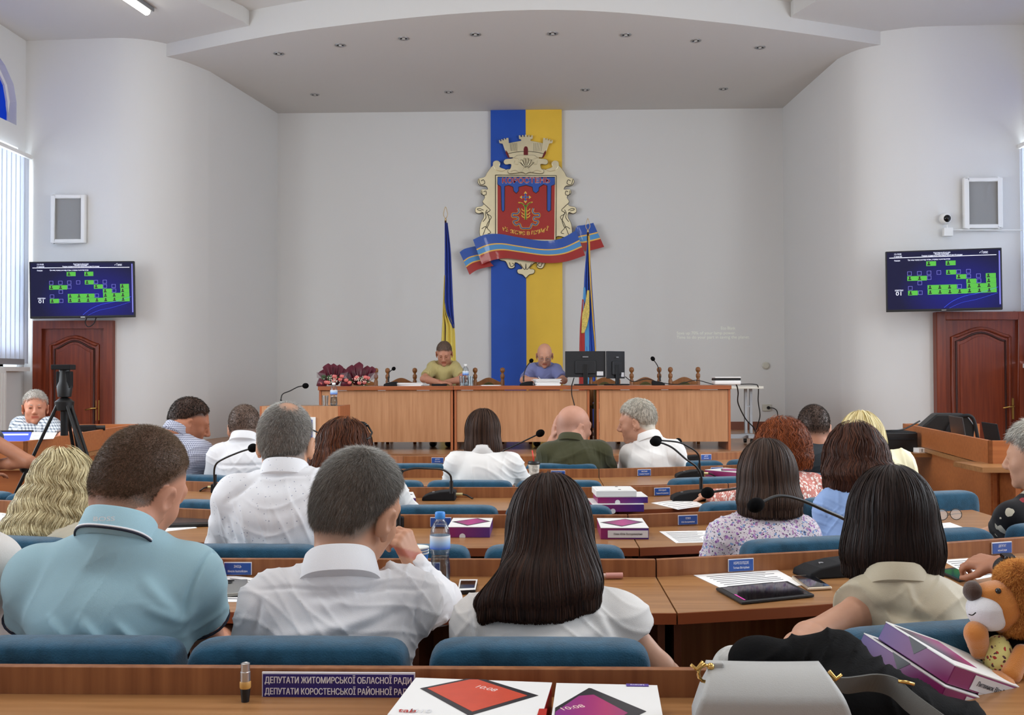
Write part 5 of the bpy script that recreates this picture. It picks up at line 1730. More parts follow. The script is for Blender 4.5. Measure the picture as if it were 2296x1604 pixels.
class SDF:
    def __init__(s, h):
        s.h = h
        s.ops = []

    def cap(s, a, b, ra, rb=None, k=.02, sub=False, flat=None):
        s.ops.append(('c', np.array(a, float), np.array(b, float), ra, rb if rb is not None else ra, k, sub, flat))
        return s

    def ell(s, c, r, B=None, k=.03, sub=False):
        s.ops.append(('e', np.array(c, float), np.array(r, float), np.eye(3) if B is None else np.array(B, float), k, sub))
        return s

    def bounds(s):
        lo, hi = np.full(3, LB), np.full(3, -LB)
        for o in s.ops:
            if o[0] == 'c':
                if o[6]: continue
                for p, r in ((o[1], o[3]), (o[2], o[4])):
                    lo = np.minimum(lo, p - r)
                    hi = np.maximum(hi, p + r)
            else:
                if o[5]: continue
                e = np.sqrt(((o[3] * o[2][None, :]) ** 2).sum(1))
                lo = np.minimum(lo, o[1] - e)
                hi = np.maximum(hi, o[1] + e)
        return lo, hi

    def grid(s):
        lo, hi = s.bounds()
        h = s.h
        lo = lo - 5 * h - .012
        n = np.ceil((hi - lo + 5 * h + .012) / h).astype(int) + 1
        F = np.full(n, .5, np.float32)
        for o in s.ops:
            if o[0] == 'c':
                _, a, b, ra, rb, k, sub, flat = o
                m = max(ra, rb) + k + 3 * h
                l, u = np.minimum(a, b) - m, np.maximum(a, b) + m
            else:
                _, c, r, B, k, sub = o
                e = np.sqrt(((B * r[None, :]) ** 2).sum(1)) + k + 3 * h
                l, u = c - e, c + e
            i0 = np.clip(np.floor((l - lo) / h).astype(int), 0, n)
            i1 = np.clip(np.ceil((u - lo) / h).astype(int) + 1, 0, n)
            if (i1 <= i0).any(): continue
            X = (lo[0] + h * np.arange(i0[0], i1[0], dtype=np.float32))[:, None, None]
            Y = (lo[1] + h * np.arange(i0[1], i1[1], dtype=np.float32))[None, :, None]
            Z = (lo[2] + h * np.arange(i0[2], i1[2], dtype=np.float32))[None, None, :]
            if o[0] == 'c':
                ba = b - a
                L = max(float(ba @ ba), 1e-9)
                px, py, pz = X - a[0], Y - a[1], Z - a[2]
                t = np.clip((px * ba[0] + py * ba[1] + pz * ba[2]) / L, 0, 1)
                d = np.sqrt((px - t * ba[0]) ** 2 + (py - t * ba[1]) ** 2 + (pz - t * ba[2]) ** 2) - (ra + (rb - ra) * t)
            else:
                px, py, pz = X - c[0], Y - c[1], Z - c[2]
                k0 = k1 = 0
                for j in range(3):
                    q = px * B[0, j] + py * B[1, j] + pz * B[2, j]
                    k0 = k0 + (q / r[j]) ** 2
                    k1 = k1 + (q / r[j] ** 2) ** 2
                k0, k1 = np.sqrt(k0), np.sqrt(k1) + 1e-6
                d = k0 * (k0 - 1) / k1
            sl = F[i0[0]:i1[0], i0[1]:i1[1], i0[2]:i1[2]]
            if sub:
                d = -d
                hh = np.maximum(k - np.abs(d - sl), 0) / k
                sl[...] = np.maximum(d, sl) + hh * hh * k * .25
            else:
                hh = np.maximum(k - np.abs(d - sl), 0) / k
                sl[...] = np.minimum(d, sl) - hh * hh * k * .25
        s.F, s.lo = F, lo
        return F, lo

    def sample(s, P):
        """trilinear value and gradient"""
        q = (P - s.lo) / s.h
        n = np.array(s.F.shape) - 2
        i = np.clip(np.floor(q).astype(int), 0, n)
        f = np.clip(q - i, 0, 1)
        F = s.F
        x, y, z = i.T
        fx, fy, fz = f.T
        c = [F[x + a, y + b, z + g] for a in (0, 1) for b in (0, 1) for g in (0, 1)]
        c00, c01, c10, c11 = c[0] * (1 - fx) + c[4] * fx, c[1] * (1 - fx) + c[5] * fx, c[2] * (1 - fx) + c[6] * fx, c[3] * (1 - fx) + c[7] * fx
        v0, v1 = c00 * (1 - fy) + c10 * fy, c01 * (1 - fy) + c11 * fy
        val = v0 * (1 - fz) + v1 * fz
        gx = ((c[4] - c[0]) * (1 - fy) * (1 - fz) + (c[5] - c[1]) * (1 - fy) * fz + (c[6] - c[2]) * fy * (1 - fz) + (c[7] - c[3]) * fy * fz)
        gy = (c10 - c00) * (1 - fz) + (c11 - c01) * fz
        gz = v1 - v0
        g = np.stack([gx, gy, gz], 1)
        return val, g / (np.linalg.norm(g, axis=1, keepdims=True) + 1e-9)

    def mesh(s, clip=None):
        if not hasattr(s, 'F'): s.grid()
        F, lo, h = s.F, s.lo, s.h
        if clip is not None:
            F = np.maximum(F, clip(F, lo, h))
            s.F = F
        ins = F < 0
        n = F.shape
        cnt = np.zeros(tuple(d - 1 for d in n), np.int8)
        for a in (0, 1):
            for b in (0, 1):
                for g in (0, 1):
                    cnt += ins[a:n[0] - 1 + a, b:n[1] - 1 + b, g:n[2] - 1 + g]
        cells = np.argwhere((cnt > 0) & (cnt < 8))
        idx = np.full(cnt.shape, -1, np.int32)
        idx[tuple(cells.T)] = np.arange(len(cells))
        x, y, z = cells.T
        cor = {}
        for a in (0, 1):
            for b in (0, 1):
                for g in (0, 1):
                    cor[a, b, g] = F[x + a, y + b, z + g]
        S = np.zeros((len(cells), 3))
        C = np.zeros(len(cells))
        for a in cor:
            for ax in range(3):
                if a[ax]: continue
                b = list(a)
                b[ax] = 1
                va, vb = cor[a], cor[tuple(b)]
                m = (va < 0) != (vb < 0)
                t = np.where(m, va / np.where(va == vb, 1, va - vb), 0)
                p = np.tile(np.array(a, float), (len(cells), 1))
                p[:, ax] += t
                S[m] += p[m]
                C[m] += 1
        V = lo + (cells + S / C[:, None]) * h
        Q = []
        for ax in range(3):
            sl0, sl1 = [slice(None)] * 3, [slice(None)] * 3
            sl0[ax], sl1[ax] = slice(0, -1), slice(1, None)
            A, Bv = ins[tuple(sl0)], ins[tuple(sl1)]
            e = np.argwhere(A != Bv)
            u, w = (ax + 1) % 3, (ax + 2) % 3
            ok = (e[:, u] > 0) & (e[:, w] > 0) & (e[:, u] < n[u] - 1) & (e[:, w] < n[w] - 1)
            e = e[ok]
            fl = A[tuple(e.T)]
            q = []
            for du, dw in ((-1, -1), (0, -1), (0, 0), (-1, 0)):
                c = e.copy()
                c[:, u] += du
                c[:, w] += dw
                q.append(idx[tuple(c.T)])
            q = np.stack(q, 1)
            q[~fl] = q[~fl][:, ::-1]
            Q.append(q)
        Q = np.concatenate(Q)
        Q = Q[(Q >= 0).all(1)]
        return V, Q


def normals(V, Q):
    N = np.zeros_like(V)
    a, b, c, d = (V[Q[:, i]] for i in range(4))
    fn = np.cross(c - a, d - b)
    for i in range(4): np.add.at(N, Q[:, i], fn)
    return N / (np.linalg.norm(N, axis=1, keepdims=True) + 1e-12)


def relax(V, Q, it=1, lam=.5):
    E = np.concatenate([Q[:, [0, 1]], Q[:, [1, 2]], Q[:, [2, 3]], Q[:, [3, 0]]])
    deg = np.bincount(E.ravel(), minlength=len(V))[:, None] + 1e-9
    for _ in range(it):
        S = np.zeros_like(V)
        np.add.at(S, E[:, 0], V[E[:, 1]])
        np.add.at(S, E[:, 1], V[E[:, 0]])
        V = V + lam * (S / deg - V)
    return V


def npmesh(name, V, Q, mats, parent, off, attrs=None, mi=None, extra=None):
    """numpy vertices/quads -> object; extra = (V2, F2 list, mi2) appended"""
    V = V - np.asarray(off)
    me = bpy.data.meshes.new(name)
    nv, nq = len(V), len(Q)
    T = None
    if extra is not None:
        V = np.concatenate([V, extra[0] - np.asarray(off)])
        T = extra[1] + nv
    k = 0 if T is None else len(T)
    ts = 0 if T is None else T.shape[1]
    me.vertices.add(len(V))
    me.vertices.foreach_set('co', V.astype(np.float32).ravel())
    me.loops.add(nq * 4 + k * ts)
    li = Q.ravel()
    if k: li = np.concatenate([li, T.ravel()])
    me.loops.foreach_set('vertex_index', li.astype(np.int32))
    me.polygons.add(nq + k)
    st = np.arange(nq) * 4
    if k: st = np.concatenate([st, nq * 4 + np.arange(k) * ts])
    me.polygons.foreach_set('loop_start', st.astype(np.int32))
    me.polygons.foreach_set('use_smooth', np.ones(nq + k, bool))
    M = np.zeros(nq + k, np.int32)
    if mi is not None: M[:nq] = mi
    if k: M[nq:] = extra[2]
    for m in (mats if isinstance(mats, (list, tuple)) else [mats]): me.materials.append(m)
    me.polygons.foreach_set('material_index', M)
    me.update(calc_edges=True)
    me.validate()
    for an, av in (attrs or {}).items():
        at = me.attributes.new(an, 'FLOAT', 'POINT')
        if len(av) < len(V): av = np.concatenate([av, np.ones(len(V) - len(av))])
        at.data.foreach_set('value', av.astype(np.float32))
    o = bpy.data.objects.new(name, me)
    COL.objects.link(o)
    o.parent = parent
    return o


def skin_mat(name, skin, hair):
    if name in MATS: return MATS[name]
    m = mat(name, skin, .5, spec=.35, sss=.03)
    nt = m.node_tree
    b = nt.nodes['Principled BSDF']
    def N(t): return nt.nodes.new(t)
    at, lp = N('ShaderNodeAttribute'), N('ShaderNodeAttribute')
    at.attribute_name, lp.attribute_name = 'dens', 'lip'
    tc, nz = N('ShaderNodeTexCoord'), N('ShaderNodeTexNoise')
    nz.inputs['Scale'].default_value = 420
    nt.links.new(tc.outputs['Object'], nz.inputs['Vector'])
    n2 = N('ShaderNodeTexNoise')
    n2.inputs['Scale'].default_value = 26
    nt.links.new(tc.outputs['Object'], n2.inputs['Vector'])
    m0 = N('ShaderNodeMix')
    m0.data_type = 'RGBA'
    c = rgb(*skin)
    m0.inputs[6].default_value = tuple(x * .86 for x in c[:3]) + (1,)
    m0.inputs[7].default_value = (min(1, c[0] * 1.02), c[1] * 1.03, c[2] * 1.02, 1)
    nt.links.new(n2.outputs['Fac'], m0.inputs[0])
    m1 = N('ShaderNodeMix')
    m1.data_type = 'RGBA'
    m1.inputs[7].default_value = (c[0] * .72, c[1] * .42, c[2] * .42, 1)
    nt.links.new(lp.outputs['Fac'], m1.inputs[0])
    nt.links.new(m0.outputs[2], m1.inputs[6])
    mr = N('ShaderNodeMapRange')
    mr.inputs[1].default_value, mr.inputs[2].default_value = .35, .62
    mr.inputs[3].default_value, mr.inputs[4].default_value = .78, 1.0
    nt.links.new(nz.outputs['Fac'], mr.inputs[0])
    mu = N('ShaderNodeMath')
    mu.operation = 'MULTIPLY'
    nt.links.new(at.outputs['Fac'], mu.inputs[0])
    nt.links.new(mr.outputs[0], mu.inputs[1])
    m2 = N('ShaderNodeMix')
    m2.data_type = 'RGBA'
    m2.inputs[7].default_value = rgb(*hair)
    nt.links.new(mu.outputs[0], m2.inputs[0])
    nt.links.new(m1.outputs[2], m2.inputs[6])
    nt.links.new(m2.outputs[2], b.inputs['Base Color'])
    return m


def hair_mat(name, c1, c2, rough=.5):
    if name in MATS: return MATS[name]
    m = mat(name, c1, rough, spec=.2)
    nt = m.node_tree
    g, mx = nt.nodes.new('ShaderNodeNewGeometry'), nt.nodes.new('ShaderNodeMix')
    mx.data_type = 'RGBA'
    mx.inputs[6].default_value, mx.inputs[7].default_value = rgb(*c1), rgb(*c2)
    nt.links.new(g.outputs['Random Per Island'], mx.inputs[0])
    nt.links.new(mx.outputs[2], nt.nodes['Principled BSDF'].inputs['Base Color'])
    return m


def Rm(yaw=0, pitch=0, roll=0):
    """pitch > 0 nods down; yaw > 0 turns to the left of someone facing +Y; roll > 0 tips the head to its right"""
    return np.array(Euler((-radians(pitch), radians(roll), radians(yaw)), 'YXZ').to_matrix())


def hand(S, w, d, n, side, curl=.5, size=1, k=.008, spread=.0, r=.0088, thumb=.4):
    """five fingers on a palm; d finger direction, n palm normal, side +1/-1 where the thumb is along d x n"""
    w = np.array(w, float)
    d = np.array(d, float)
    d /= np.linalg.norm(d)
    n = np.array(n, float)
    n = n - d * (n @ d)
    n /= np.linalg.norm(n)
    s = np.cross(d, n) * side
    for i, (o, L, back) in enumerate(((.031, .07, .083), (.010, .078, .088), (-.011, .072, .084), (-.030, .056, .076))):
        kn = w + (d * back + s * o) * size
        S.cap(w + (s * o * .55 + d * .008) * size, kn, .0145 * size, .0115 * size, .012)
        th = 0
        p = kn
        c = curl if not hasattr(curl, '__len__') else curl[i]
        for j, f in enumerate((.45, .31, .24)):
            th += c * (.9 if j == 0 else 1.15)
            q = p + (d * cos(th) + n * sin(th) + s * spread * (1.5 - i)) * L * f * size
            S.cap(p, q, r * size * (1.08 - .1 * j), r * size * (.98 - .1 * j), k * .6)
            p = q
    t0 = w + (d * .022 + s * .026) * size
    t1 = t0 + (d * .55 + s * .6 + n * thumb) * .042 * size
    t2 = t1 + (d * .85 + s * .15 + n * (thumb + .1)) * .036 * size
    t3 = t2 + (d * .9 - s * .1 + n * thumb) * .026 * size
    S.cap(t0, t1, .0145 * size, .0115 * size, .012)
    S.cap(t1, t2, .0108 * size, .01 * size, .006)
    S.cap(t2, t3, .0098 * size, .0082 * size, .005)


def head_sdf(S, c, R, s, fem=False, neck=None, nr=.056):
    def P(x, y, z): return c + R @ (np.array([x, y, z]) * s)
    def E(x, y, z, a, b, g, k=.02, sub=False): S.ell(P(x, y, z), np.array([a, b, g]) * s, R, k * s, sub)
    E(0, -.014, .033, .077, .098, .089)
    E(0, -.05, -.01, .064, .055, .07)
    E(0, .022, -.012, .066, .073, .092, .03)
    j = .9 if fem else 1
    E(0, .036, -.068, .052 * j, .056, .047, .03)
    for sx in (-1, 1):
        E(sx * .045 * j, .008, -.068, .018, .03, .03, .03)
        E(sx * .036, .058, -.028, .028, .026, .026, .02)
        E(sx * .031, .101, .008, .018, .018, .013, .012, True)
        E(sx * .031, .081, .007, .0145, .0145, .0125, .004)
        a = np.array(Euler((radians(-14), 0, radians(sx * -26))).to_matrix())
        S.ell(P(sx * .086, -.008, -.008), np.array([.0105, .022, .035]) * s, R @ a, .005 * s)
        S.ell(P(sx * .098, .000, -.004), np.array([.008, .012, .02]) * s, R @ a, .005 * s, True)
        S.ell(P(sx * .084, .004, -.04), np.array([.007, .009, .011]) * s, R @ a, .006 * s)
        E(sx * .012, .104, -.034, .010, .012, .009, .008)
    E(0, .08, -.1, .021 * j, .018, .017, .022)
    S.cap(P(-.036, .083, .027), P(.036, .083, .027), .011 * s * (.7 if fem else 1), None, .016 * s)
    S.cap(P(0, .094, .016), P(0, .116, -.026), .008 * s, .0125 * s, .012 * s)
    S.cap(P(-.021, .088, -.058), P(.021, .088, -.058), .0065 * s, None, .006 * s)
    S.cap(P(-.018, .087, -.070), P(.018, .087, -.070), .0068 * s, None, .006 * s)
    S.cap(P(-.026, .098, -.064), P(.026, .098, -.064), .002 * s, None, .003 * s, True)
    if neck is not None:
        S.cap(P(0, -.026, -.055), neck, nr * s, nr * s * 1.08, .035)
        S.cap(P(0, .0, -.06), neck + R @ np.array([0, .02, 0]), nr * .9 * s, nr * s, .03)


def smooth(e0, e1, x):
    t = np.clip((x - e0) / (e1 - e0), 0, 1)
    return t * t * (3 - 2 * t)


def folds(V, amp, seed, vert=1.0):
    r = np.random.default_rng(seed)
    out = np.zeros(len(V))
    wv = V + .03 * np.sin(V[:, [1, 2, 0]] * 17 + r.uniform(0, 6, 3))
    for i in range(7):
        k = r.normal(size=3) * np.array([22, 14, 26 * vert])
        out += np.sin(wv @ k + r.uniform(0, 6)) / 3.2
    cr = np.zeros(len(V))
    for i in range(4):      # sharper creases, present only in patches
        k = r.normal(size=3) * np.array([34, 12, 40 * vert])
        m = np.clip(np.sin(wv @ (r.normal(size=3) * 13) + r.uniform(0, 6)), 0, 1)
        cr += (1 - np.abs(np.sin(wv @ k + r.uniform(0, 6)))) ** 3 * m
    return amp * (np.tanh(out * 1.2) + .9 * cr)


def fibres(S, V, N, n, length, rad, seed, flow, up=.55, jit=.25, mask=None, taper=True):
    """short tapered hairs on a surface -> (verts, tris)"""
    r = np.random.default_rng(seed)
    idx = np.arange(len(V)) if mask is None else np.nonzero(mask)[0]
    if len(idx) == 0: return None
    i = r.choice(idx, n)
    p, nn = V[i], N[i]
    f = flow(p)
    f = f - nn * (f * nn).sum(1, keepdims=True)
    f /= np.linalg.norm(f, axis=1, keepdims=True) + 1e-9
    d = nn * up + f + r.normal(size=f.shape) * jit
    d /= np.linalg.norm(d, axis=1, keepdims=True)
    L = length * r.uniform(.6, 1.15, (n, 1))
    a = np.cross(d, r.normal(size=d.shape))
    a /= np.linalg.norm(a, axis=1, keepdims=True) + 1e-9
    b = np.cross(d, a)
    p = p - d * L * .25 + np.cross(a, b) * 0 + r.normal(size=p.shape) * S.h * .3
    vs = np.stack([p + a * rad, p - a * rad * .5 + b * rad * .87, p - a * rad * .5 - b * rad * .87, p + d * L], 1).reshape(-1, 3)
    o = (np.arange(n) * 4)[:, None]
    T = np.concatenate([o + np.array([[0, 1, 3]]), o + np.array([[1, 2, 3]]), o + np.array([[2, 0, 3]])])
    return vs, T


def strands(S, V, N, n, steps, dl, rad, seed, wave=0, wl=.05, grav=(0, 0, -1), tail=5, mask=None, lift=.002, curl=0, spread=0, crown=None):
    """long locks traced down the surface of a hair volume -> (verts, quads)"""
    r = np.random.default_rng(seed)
    idx = np.arange(len(V)) if mask is None else np.nonzero(mask)[0]
    p = V[r.choice(idx, n)].copy()
    g0 = np.array(grav, float)
    P, GG = [], []
    ph, ph2 = r.uniform(0, 6.28, n), r.uniform(0, 6.28, n)
    am = wave * r.uniform(.6, 1.3, n)
    ph0 = r.uniform(0, 6)
    nst = (steps * r.uniform(.55, 1.0, n)).astype(int)
    free = np.zeros(n, int)
    d = np.tile(g0, (n, 1))
    L = lift * r.uniform(.1, 1.6, n)
    for k in range(steps):
        val, gr = S.sample(p)
        gv = np.tile(g0, (n, 1))
        if crown is not None:
            cv = p - crown
            cv = cv / (np.linalg.norm(cv, axis=1, keepdims=True) + 1e-6)
            up_ = np.clip(gr[:, 2:3], 0, 1)
            gv = gv * (1 - .7 * up_) + cv * .9 * up_
        t = gv - gr * (gv * gr).sum(1, keepdims=True)
        tl = np.linalg.norm(t, axis=1, keepdims=True)
        t = t / (tl + 1e-6)
        off = gr[:, 2] < -.35
        free = np.where(off, free + 1, free)
        fr = (free > 0)[:, None]
        nd = np.where(fr, g0 + d * .6, t)
        d = d * .45 + nd * .55
        d /= np.linalg.norm(d, axis=1, keepdims=True) + 1e-9
        side = np.cross(d, gr)
        fz = 2 * pi * p[:, 2] / wl + 2.2 * np.sin(15 * p[:, 0] + ph0) + 1.5 * np.sin(13 * p[:, 1] + 2 * ph0) + .12 * ph
        w = np.sin(fz) * am
        c2 = np.cos(fz) * am * curl
        GG.append(gr)
        P.append(p + side * w[:, None] + gr * (L + np.abs(c2) * 1.0)[:, None])
        stop = (k >= nst) | (free > tail)
        p = np.where(stop[:, None], p, p + d * dl + side * (r.normal(size=(n, 1)) * spread))
        val, gr = S.sample(p)
        p = np.where(fr | stop[:, None], p, p - gr * val[:, None])
    P = np.stack(P, 1)          # n, steps, 3
    D = np.gradient(P, axis=1)
    D /= np.linalg.norm(D, axis=2, keepdims=True) + 1e-9
    G = np.stack(GG, 1)
    A = np.cross(D, G)
    A /= np.linalg.norm(A, axis=2, keepdims=True) + 1e-9
    tw = r.uniform(-.5, .5, (n, 1, 1))
    A = A * np.cos(tw) + G * np.sin(tw)
    t = np.linspace(0, 1, steps)
    prof = np.minimum(1, np.minimum(t * 8 + .25, (1 - t) * 2.6 + .04))
    rr = rad * r.uniform(.5, 1.3, (n, 1, 1)) * prof[None, :, None]
    vs = np.stack([P + A * rr, P - A * rr], 2).reshape(-1, 3)
    base = (np.arange(n) * steps * 2)[:, None] + (np.arange(steps - 1) * 2)[None, :]
    q = np.stack([base, base + 1, base + 3, base + 2], -1).reshape(-1, 4)
    return vs, q


TROUS = mat('dark_trousers', (40, 42, 52), .85)
EYEW = mat('eye_dark', (62, 42, 34), .3)
SHOE = mat('shoe_black', (24, 22, 22), .4)


class Person:
    pass


def person(label, head, Y, hs=1.08, yaw=0, pitch=0, roll=0, nk=None, sh=None, el=None, wr=None, hipx=None, hipY=None, fem=False,
           skin=(206, 158, 130), hair=(60, 46, 36), sleeve='short', shirt=None, h=None, dc=.118, belly=1.0, hands=None, seed=1, fold=.0035,
           bald=False, fade=None, floor=0.0, nr=.056, ridge=(), cap=None, sl=.6, name='person', puff=0, cuff=.92, noshirt_neck=False, yoke=None, loose=1.0, noface=False):
    """head = pixel of the head centre; all joints are (px,py,Y)"""
    c = PY(head[0], head[1], Y)
    J = lambda q: PY(q[0], q[1], q[2])
    nk, (sL, sR) = J(nk), map(J, sh)
    ur = (sR - sL) / np.linalg.norm(sR - sL)
    fr = np.cross((0, 0, 1), ur)
    el, wr = el or (None, None), wr or (None, None)
    lo_ = .9 if fem else 1
    eL, eR = (J(e) if e is not None else q + (ur * s_ * .05 + fr * .12 + np.array([0, 0, -.25])) * lo_ for q, e, s_ in ((sL, el[0], -1), (sR, el[1], 1)))
    wL, wR = (J(w_) if w_ is not None else e + (-ur * s_ * .07 + fr * .22 + np.array([0, 0, .03])) * lo_ for e, w_, s_ in ((eL, wr[0], -1), (eR, wr[1], 1)))
    h = h or (.0048 if Y < 3 else .0054 if Y < 4.5 else .0062 if Y < 8 else .0056)
    mid = (sL + sR) / 2
    hp = PY(hipx if hipx else (sh[0][0] + sh[1][0]) / 2, 1000, hipY or (sh[0][2] + sh[1][2]) / 2 + .0)
    hp[2] = floor + .56
    root = thing(name, label, 'person', (hp[0], hp[1], floor), 0)
    off = np.array([hp[0], hp[1], floor])
    u = sR - sL
    sw = np.linalg.norm(u) / 2
    u /= 2 * sw
    up = mid - hp
    up /= np.linalg.norm(up)
    fw = np.cross(up, u)
    fw /= np.linalg.norm(fw)
    up2 = np.cross(u, fw)
    B = np.stack([u, fw, up2], 1)
    R = Rm(yaw, pitch, roll)

    def torso(S, o, k=.05):
        S.ell(mid - up * .055 - fw * .01, (sw + .015 + o, dc + o, .12 + o), B, k)
        S.ell(mid * .7 + hp * .3, (sw * .98 + o, dc * 1.06 + o, .17 + o), B, k)
        S.ell(mid * .35 + hp * .65, (sw * .93 * belly + o, dc * 1.12 * belly + o, .17 + o), B, k)
        S.ell(hp + up * .02, (.185 * (.95 if fem else 1) + o, .145 * belly + o, .12 + o), B, k)
        for q in (sL, sR):
            S.cap(nk - up2 * .035, q + up2 * .0, (.048 if fem else .056) + o, (.044 if fem else .052) + o, k)
            S.ell(q, np.full(3, (.050 if fem else .060) + o), None, k * .7)
        if fem: S.ell(mid - up * .14 + fw * .07, (sw * .72 + o, .07 + o, .08 + o), B, k)

    ra = (.041, .033, .024) if fem else (.05, .041, .03)
    S = SDF(h)
    torso(S, -.024)
    for q, e, w_ in ((sL, eL, wL), (sR, eR, wR)):
        S.cap(q, e, ra[0], ra[1], .03)
        fm = e * .7 + w_ * .3
        S.cap(e, fm, ra[1], ra[1] * 1.02, .02)
        S.cap(fm, w_, ra[1] * 1.0, ra[2], .02)
    head_sdf(S, c, R, hs, fem, nk, nr if not fem else .047)
    for i, (w_, e) in enumerate(((wL, eL), (wR, eR))):
        hd = (hands or {}).get('LR'[i], {})
        if hd is None: continue
        d = np.array(hd.get('d', (w_ - e)), float)
        n = np.array(hd.get('n', (0, 0, -1)), float)
        if abs((d / np.linalg.norm(d)) @ (n / np.linalg.norm(n))) > .95: n = np.array([0, 1, .2])
        hand(S, w_, d, n, hd.get('side', 1 if i == 0 else -1), hd.get('curl', .35), hd.get('size', .9 if fem else 1.0), thumb=hd.get('thumb', .4))
    S.grid()
    V, Q = S.mesh()
    V = relax(V, Q, 1, .4)
    loc = ((V - c) @ R) / hs
    # hair density and lips
    hl = .707 * (loc[:, 1] - loc[:, 2])
    inhead = (np.linalg.norm(loc * np.array([1, .85, .8]), axis=1) < .125)
    if fade is None: fade = (-.006, -.05, -.085)
    side = smooth(.012, -.012, hl + .02 * smooth(.05, .08, np.abs(loc[:, 0])) * (loc[:, 1] > -.02))
    dens = side * smooth(fade[2], fade[1], loc[:, 2]) * inhead
    dens *= 1 - ((np.abs(loc[:, 0]) > .078) & (loc[:, 2] < .035) & (loc[:, 2] > -.05))
    if bald: dens *= .45 * smooth(.07, .0, loc[:, 2])
    lip = smooth(.012, .006, np.abs(loc[:, 2] + .064)) * smooth(.03, .022, np.abs(loc[:, 0])) * (loc[:, 1] > .085)
    mi = np.zeros(len(Q), np.int32)
    qc = loc[Q].mean(1)
    ey = (np.abs(np.abs(qc[:, 0]) - .031) < .0085) & (np.abs(qc[:, 2] - .005) < .0032) & (qc[:, 1] > .085)
    mi[ey] = 1
    sk = skin_mat('skin_%d_%d_%d_%d' % (*skin, hair[0]), skin, hair)
    body = npmesh('body', V, Q, [sk, EYEW], root, off, dict(dens=dens, lip=lip), mi)
    # brows
    if hair is not None and Y > 5:
        eb = MB()
        for sx in (-1, 1):
            pts = [c + R @ (np.array([sx * x, y, z]) * hs) - off for x, y, z in ((.012, .095, .022), (.03, .094, .029), (.048, .08, .024))]
            eb.tube(pts, [.0026, .0036, .002], 6)
        eb.build('eyebrow', hair_mat('brow_%d' % hair[0], tuple(int(x * .8) for x in hair), hair), root, smooth=True)
    # clothing
    if shirt is not None:
        o = .011 * loose
        C = SDF(h)
        torso(C, o)
        slen = dict(short=sl, long=1, none=.16)[sleeve]
        for q, e, w_ in ((sL, eL, wL), (sR, eR, wR)):
            if sleeve == 'long':
                C.cap(q, e, ra[0] + o * 1.3 + puff, ra[1] + o * 1.4, .03)
                C.cap(e, e * (1 - cuff) + w_ * cuff, ra[1] + o * 1.4, ra[2] + o * 1.1, .02)
            elif sleeve == 'roll':
                pass
            else:
                C.cap(q, q + (e - q) * slen, ra[0] + o * 1.5 + puff, ra[0] + o * 1.1 + puff * .9, .03)
        C.grid()
        # neck opening: carve away what would climb the neck
        nd = c - nk
        nd = nd / np.linalg.norm(nd) * .45 + up2 * .55
        nd /= np.linalg.norm(nd)

        def clip(F, lo, hh):
            X = (lo[0] + hh * np.arange(F.shape[0]))[:, None, None]
            Yy = (lo[1] + hh * np.arange(F.shape[1]))[None, :, None]
            Z = (lo[2] + hh * np.arange(F.shape[2]))[None, None, :]
            q = nk - nd * .005
            a1 = (X - q[0]) * nd[0] + (Yy - q[1]) * nd[1] + (Z - q[2]) * nd[2]
            r = np.sqrt((X - q[0]) ** 2 + (Yy - q[1]) ** 2 + (Z - q[2]) ** 2)
            out = np.where(r < .12, a1 - .012, -1.0)
            if sleeve != 'long':
                for qq, e in ((sL, eL), (sR, eR)):
                    ax = (e - qq)
                    ln = np.linalg.norm(ax)
                    ax /= ln
                    en = qq + ax * ln * slen
                    a2 = (X - en[0]) * ax[0] + (Yy - en[1]) * ax[1] + (Z - en[2]) * ax[2]
                    rr = np.sqrt((X - en[0]) ** 2 + (Yy - en[1]) ** 2 + (Z - en[2]) ** 2)
                    out = np.maximum(out, np.where(rr < .12, a2, -1.0))
            a3 = lo[2] * 0 + (off[2] + .47 - Z)
            return np.maximum(out, a3)
        V, Q = C.mesh(clip)
        V = relax(V, Q, 2, .45)
        N = normals(V, Q)
        dsp = folds(V - off, fold, seed) * smooth(.0, .05, np.linalg.norm(V - nk, axis=1) - .06)
        for a, b, wd, am in ridge:
            a, b = PY(*a), PY(*b)
            t = np.clip(((V - a) @ (b - a)) / ((b - a) @ (b - a)), 0, 1)
            q = a + t[:, None] * (b - a)
            dd = np.hypot(V[:, 0] - q[:, 0], V[:, 2] - q[:, 2])
            dsp += 1.6 * am * np.exp(-(dd / wd) ** 2) * (N[:, 1] < .2) * np.sin(pi * np.clip(t, .02, .98)) ** .5
        V = V + N * dsp[:, None]
        sh_o = npmesh('shirt', V, Q, shirt if isinstance(shirt, (list, tuple)) else [shirt], root, off)
    # trousers and shoes
    Tt = SDF(.014)
    Tt.ell(hp + np.array([0, 0, -.02]), (.17, .14, .11), None, .05)
    f2 = np.array([fw[0], fw[1], 0])
    f2 /= np.linalg.norm(f2)
    u2 = np.array([f2[1], -f2[0], 0])
    ft = MB()
    for sx in (-1, 1):
        a = hp + u2 * sx * .09 + np.array([0, 0, -.03])
        kn = a + f2 * .36
        kn[2] = floor + .5
        an = kn + f2 * .04
        an[2] = floor + .1
        Tt.cap(a, kn, .085, .062, .05)
        Tt.cap(kn, an, .06, .05, .03)
        q = an - off
        M = Matrix.Translation(q + f2 * .05 - np.array([0, 0, .055])) @ Matrix.Rotation(atan2(-f2[0], f2[1]), 4, 'Z')
        ft2 = MB().ball((0, 0, 0), (.045, .13, .045), 12, M=M)
        ft2.build('shoe', SHOE, root, smooth=True)
    V, Q = Tt.mesh()
    npmesh('trousers', relax(V, Q, 1), Q, TROUS, root, off)
    p = Person()
    p.fade = fade
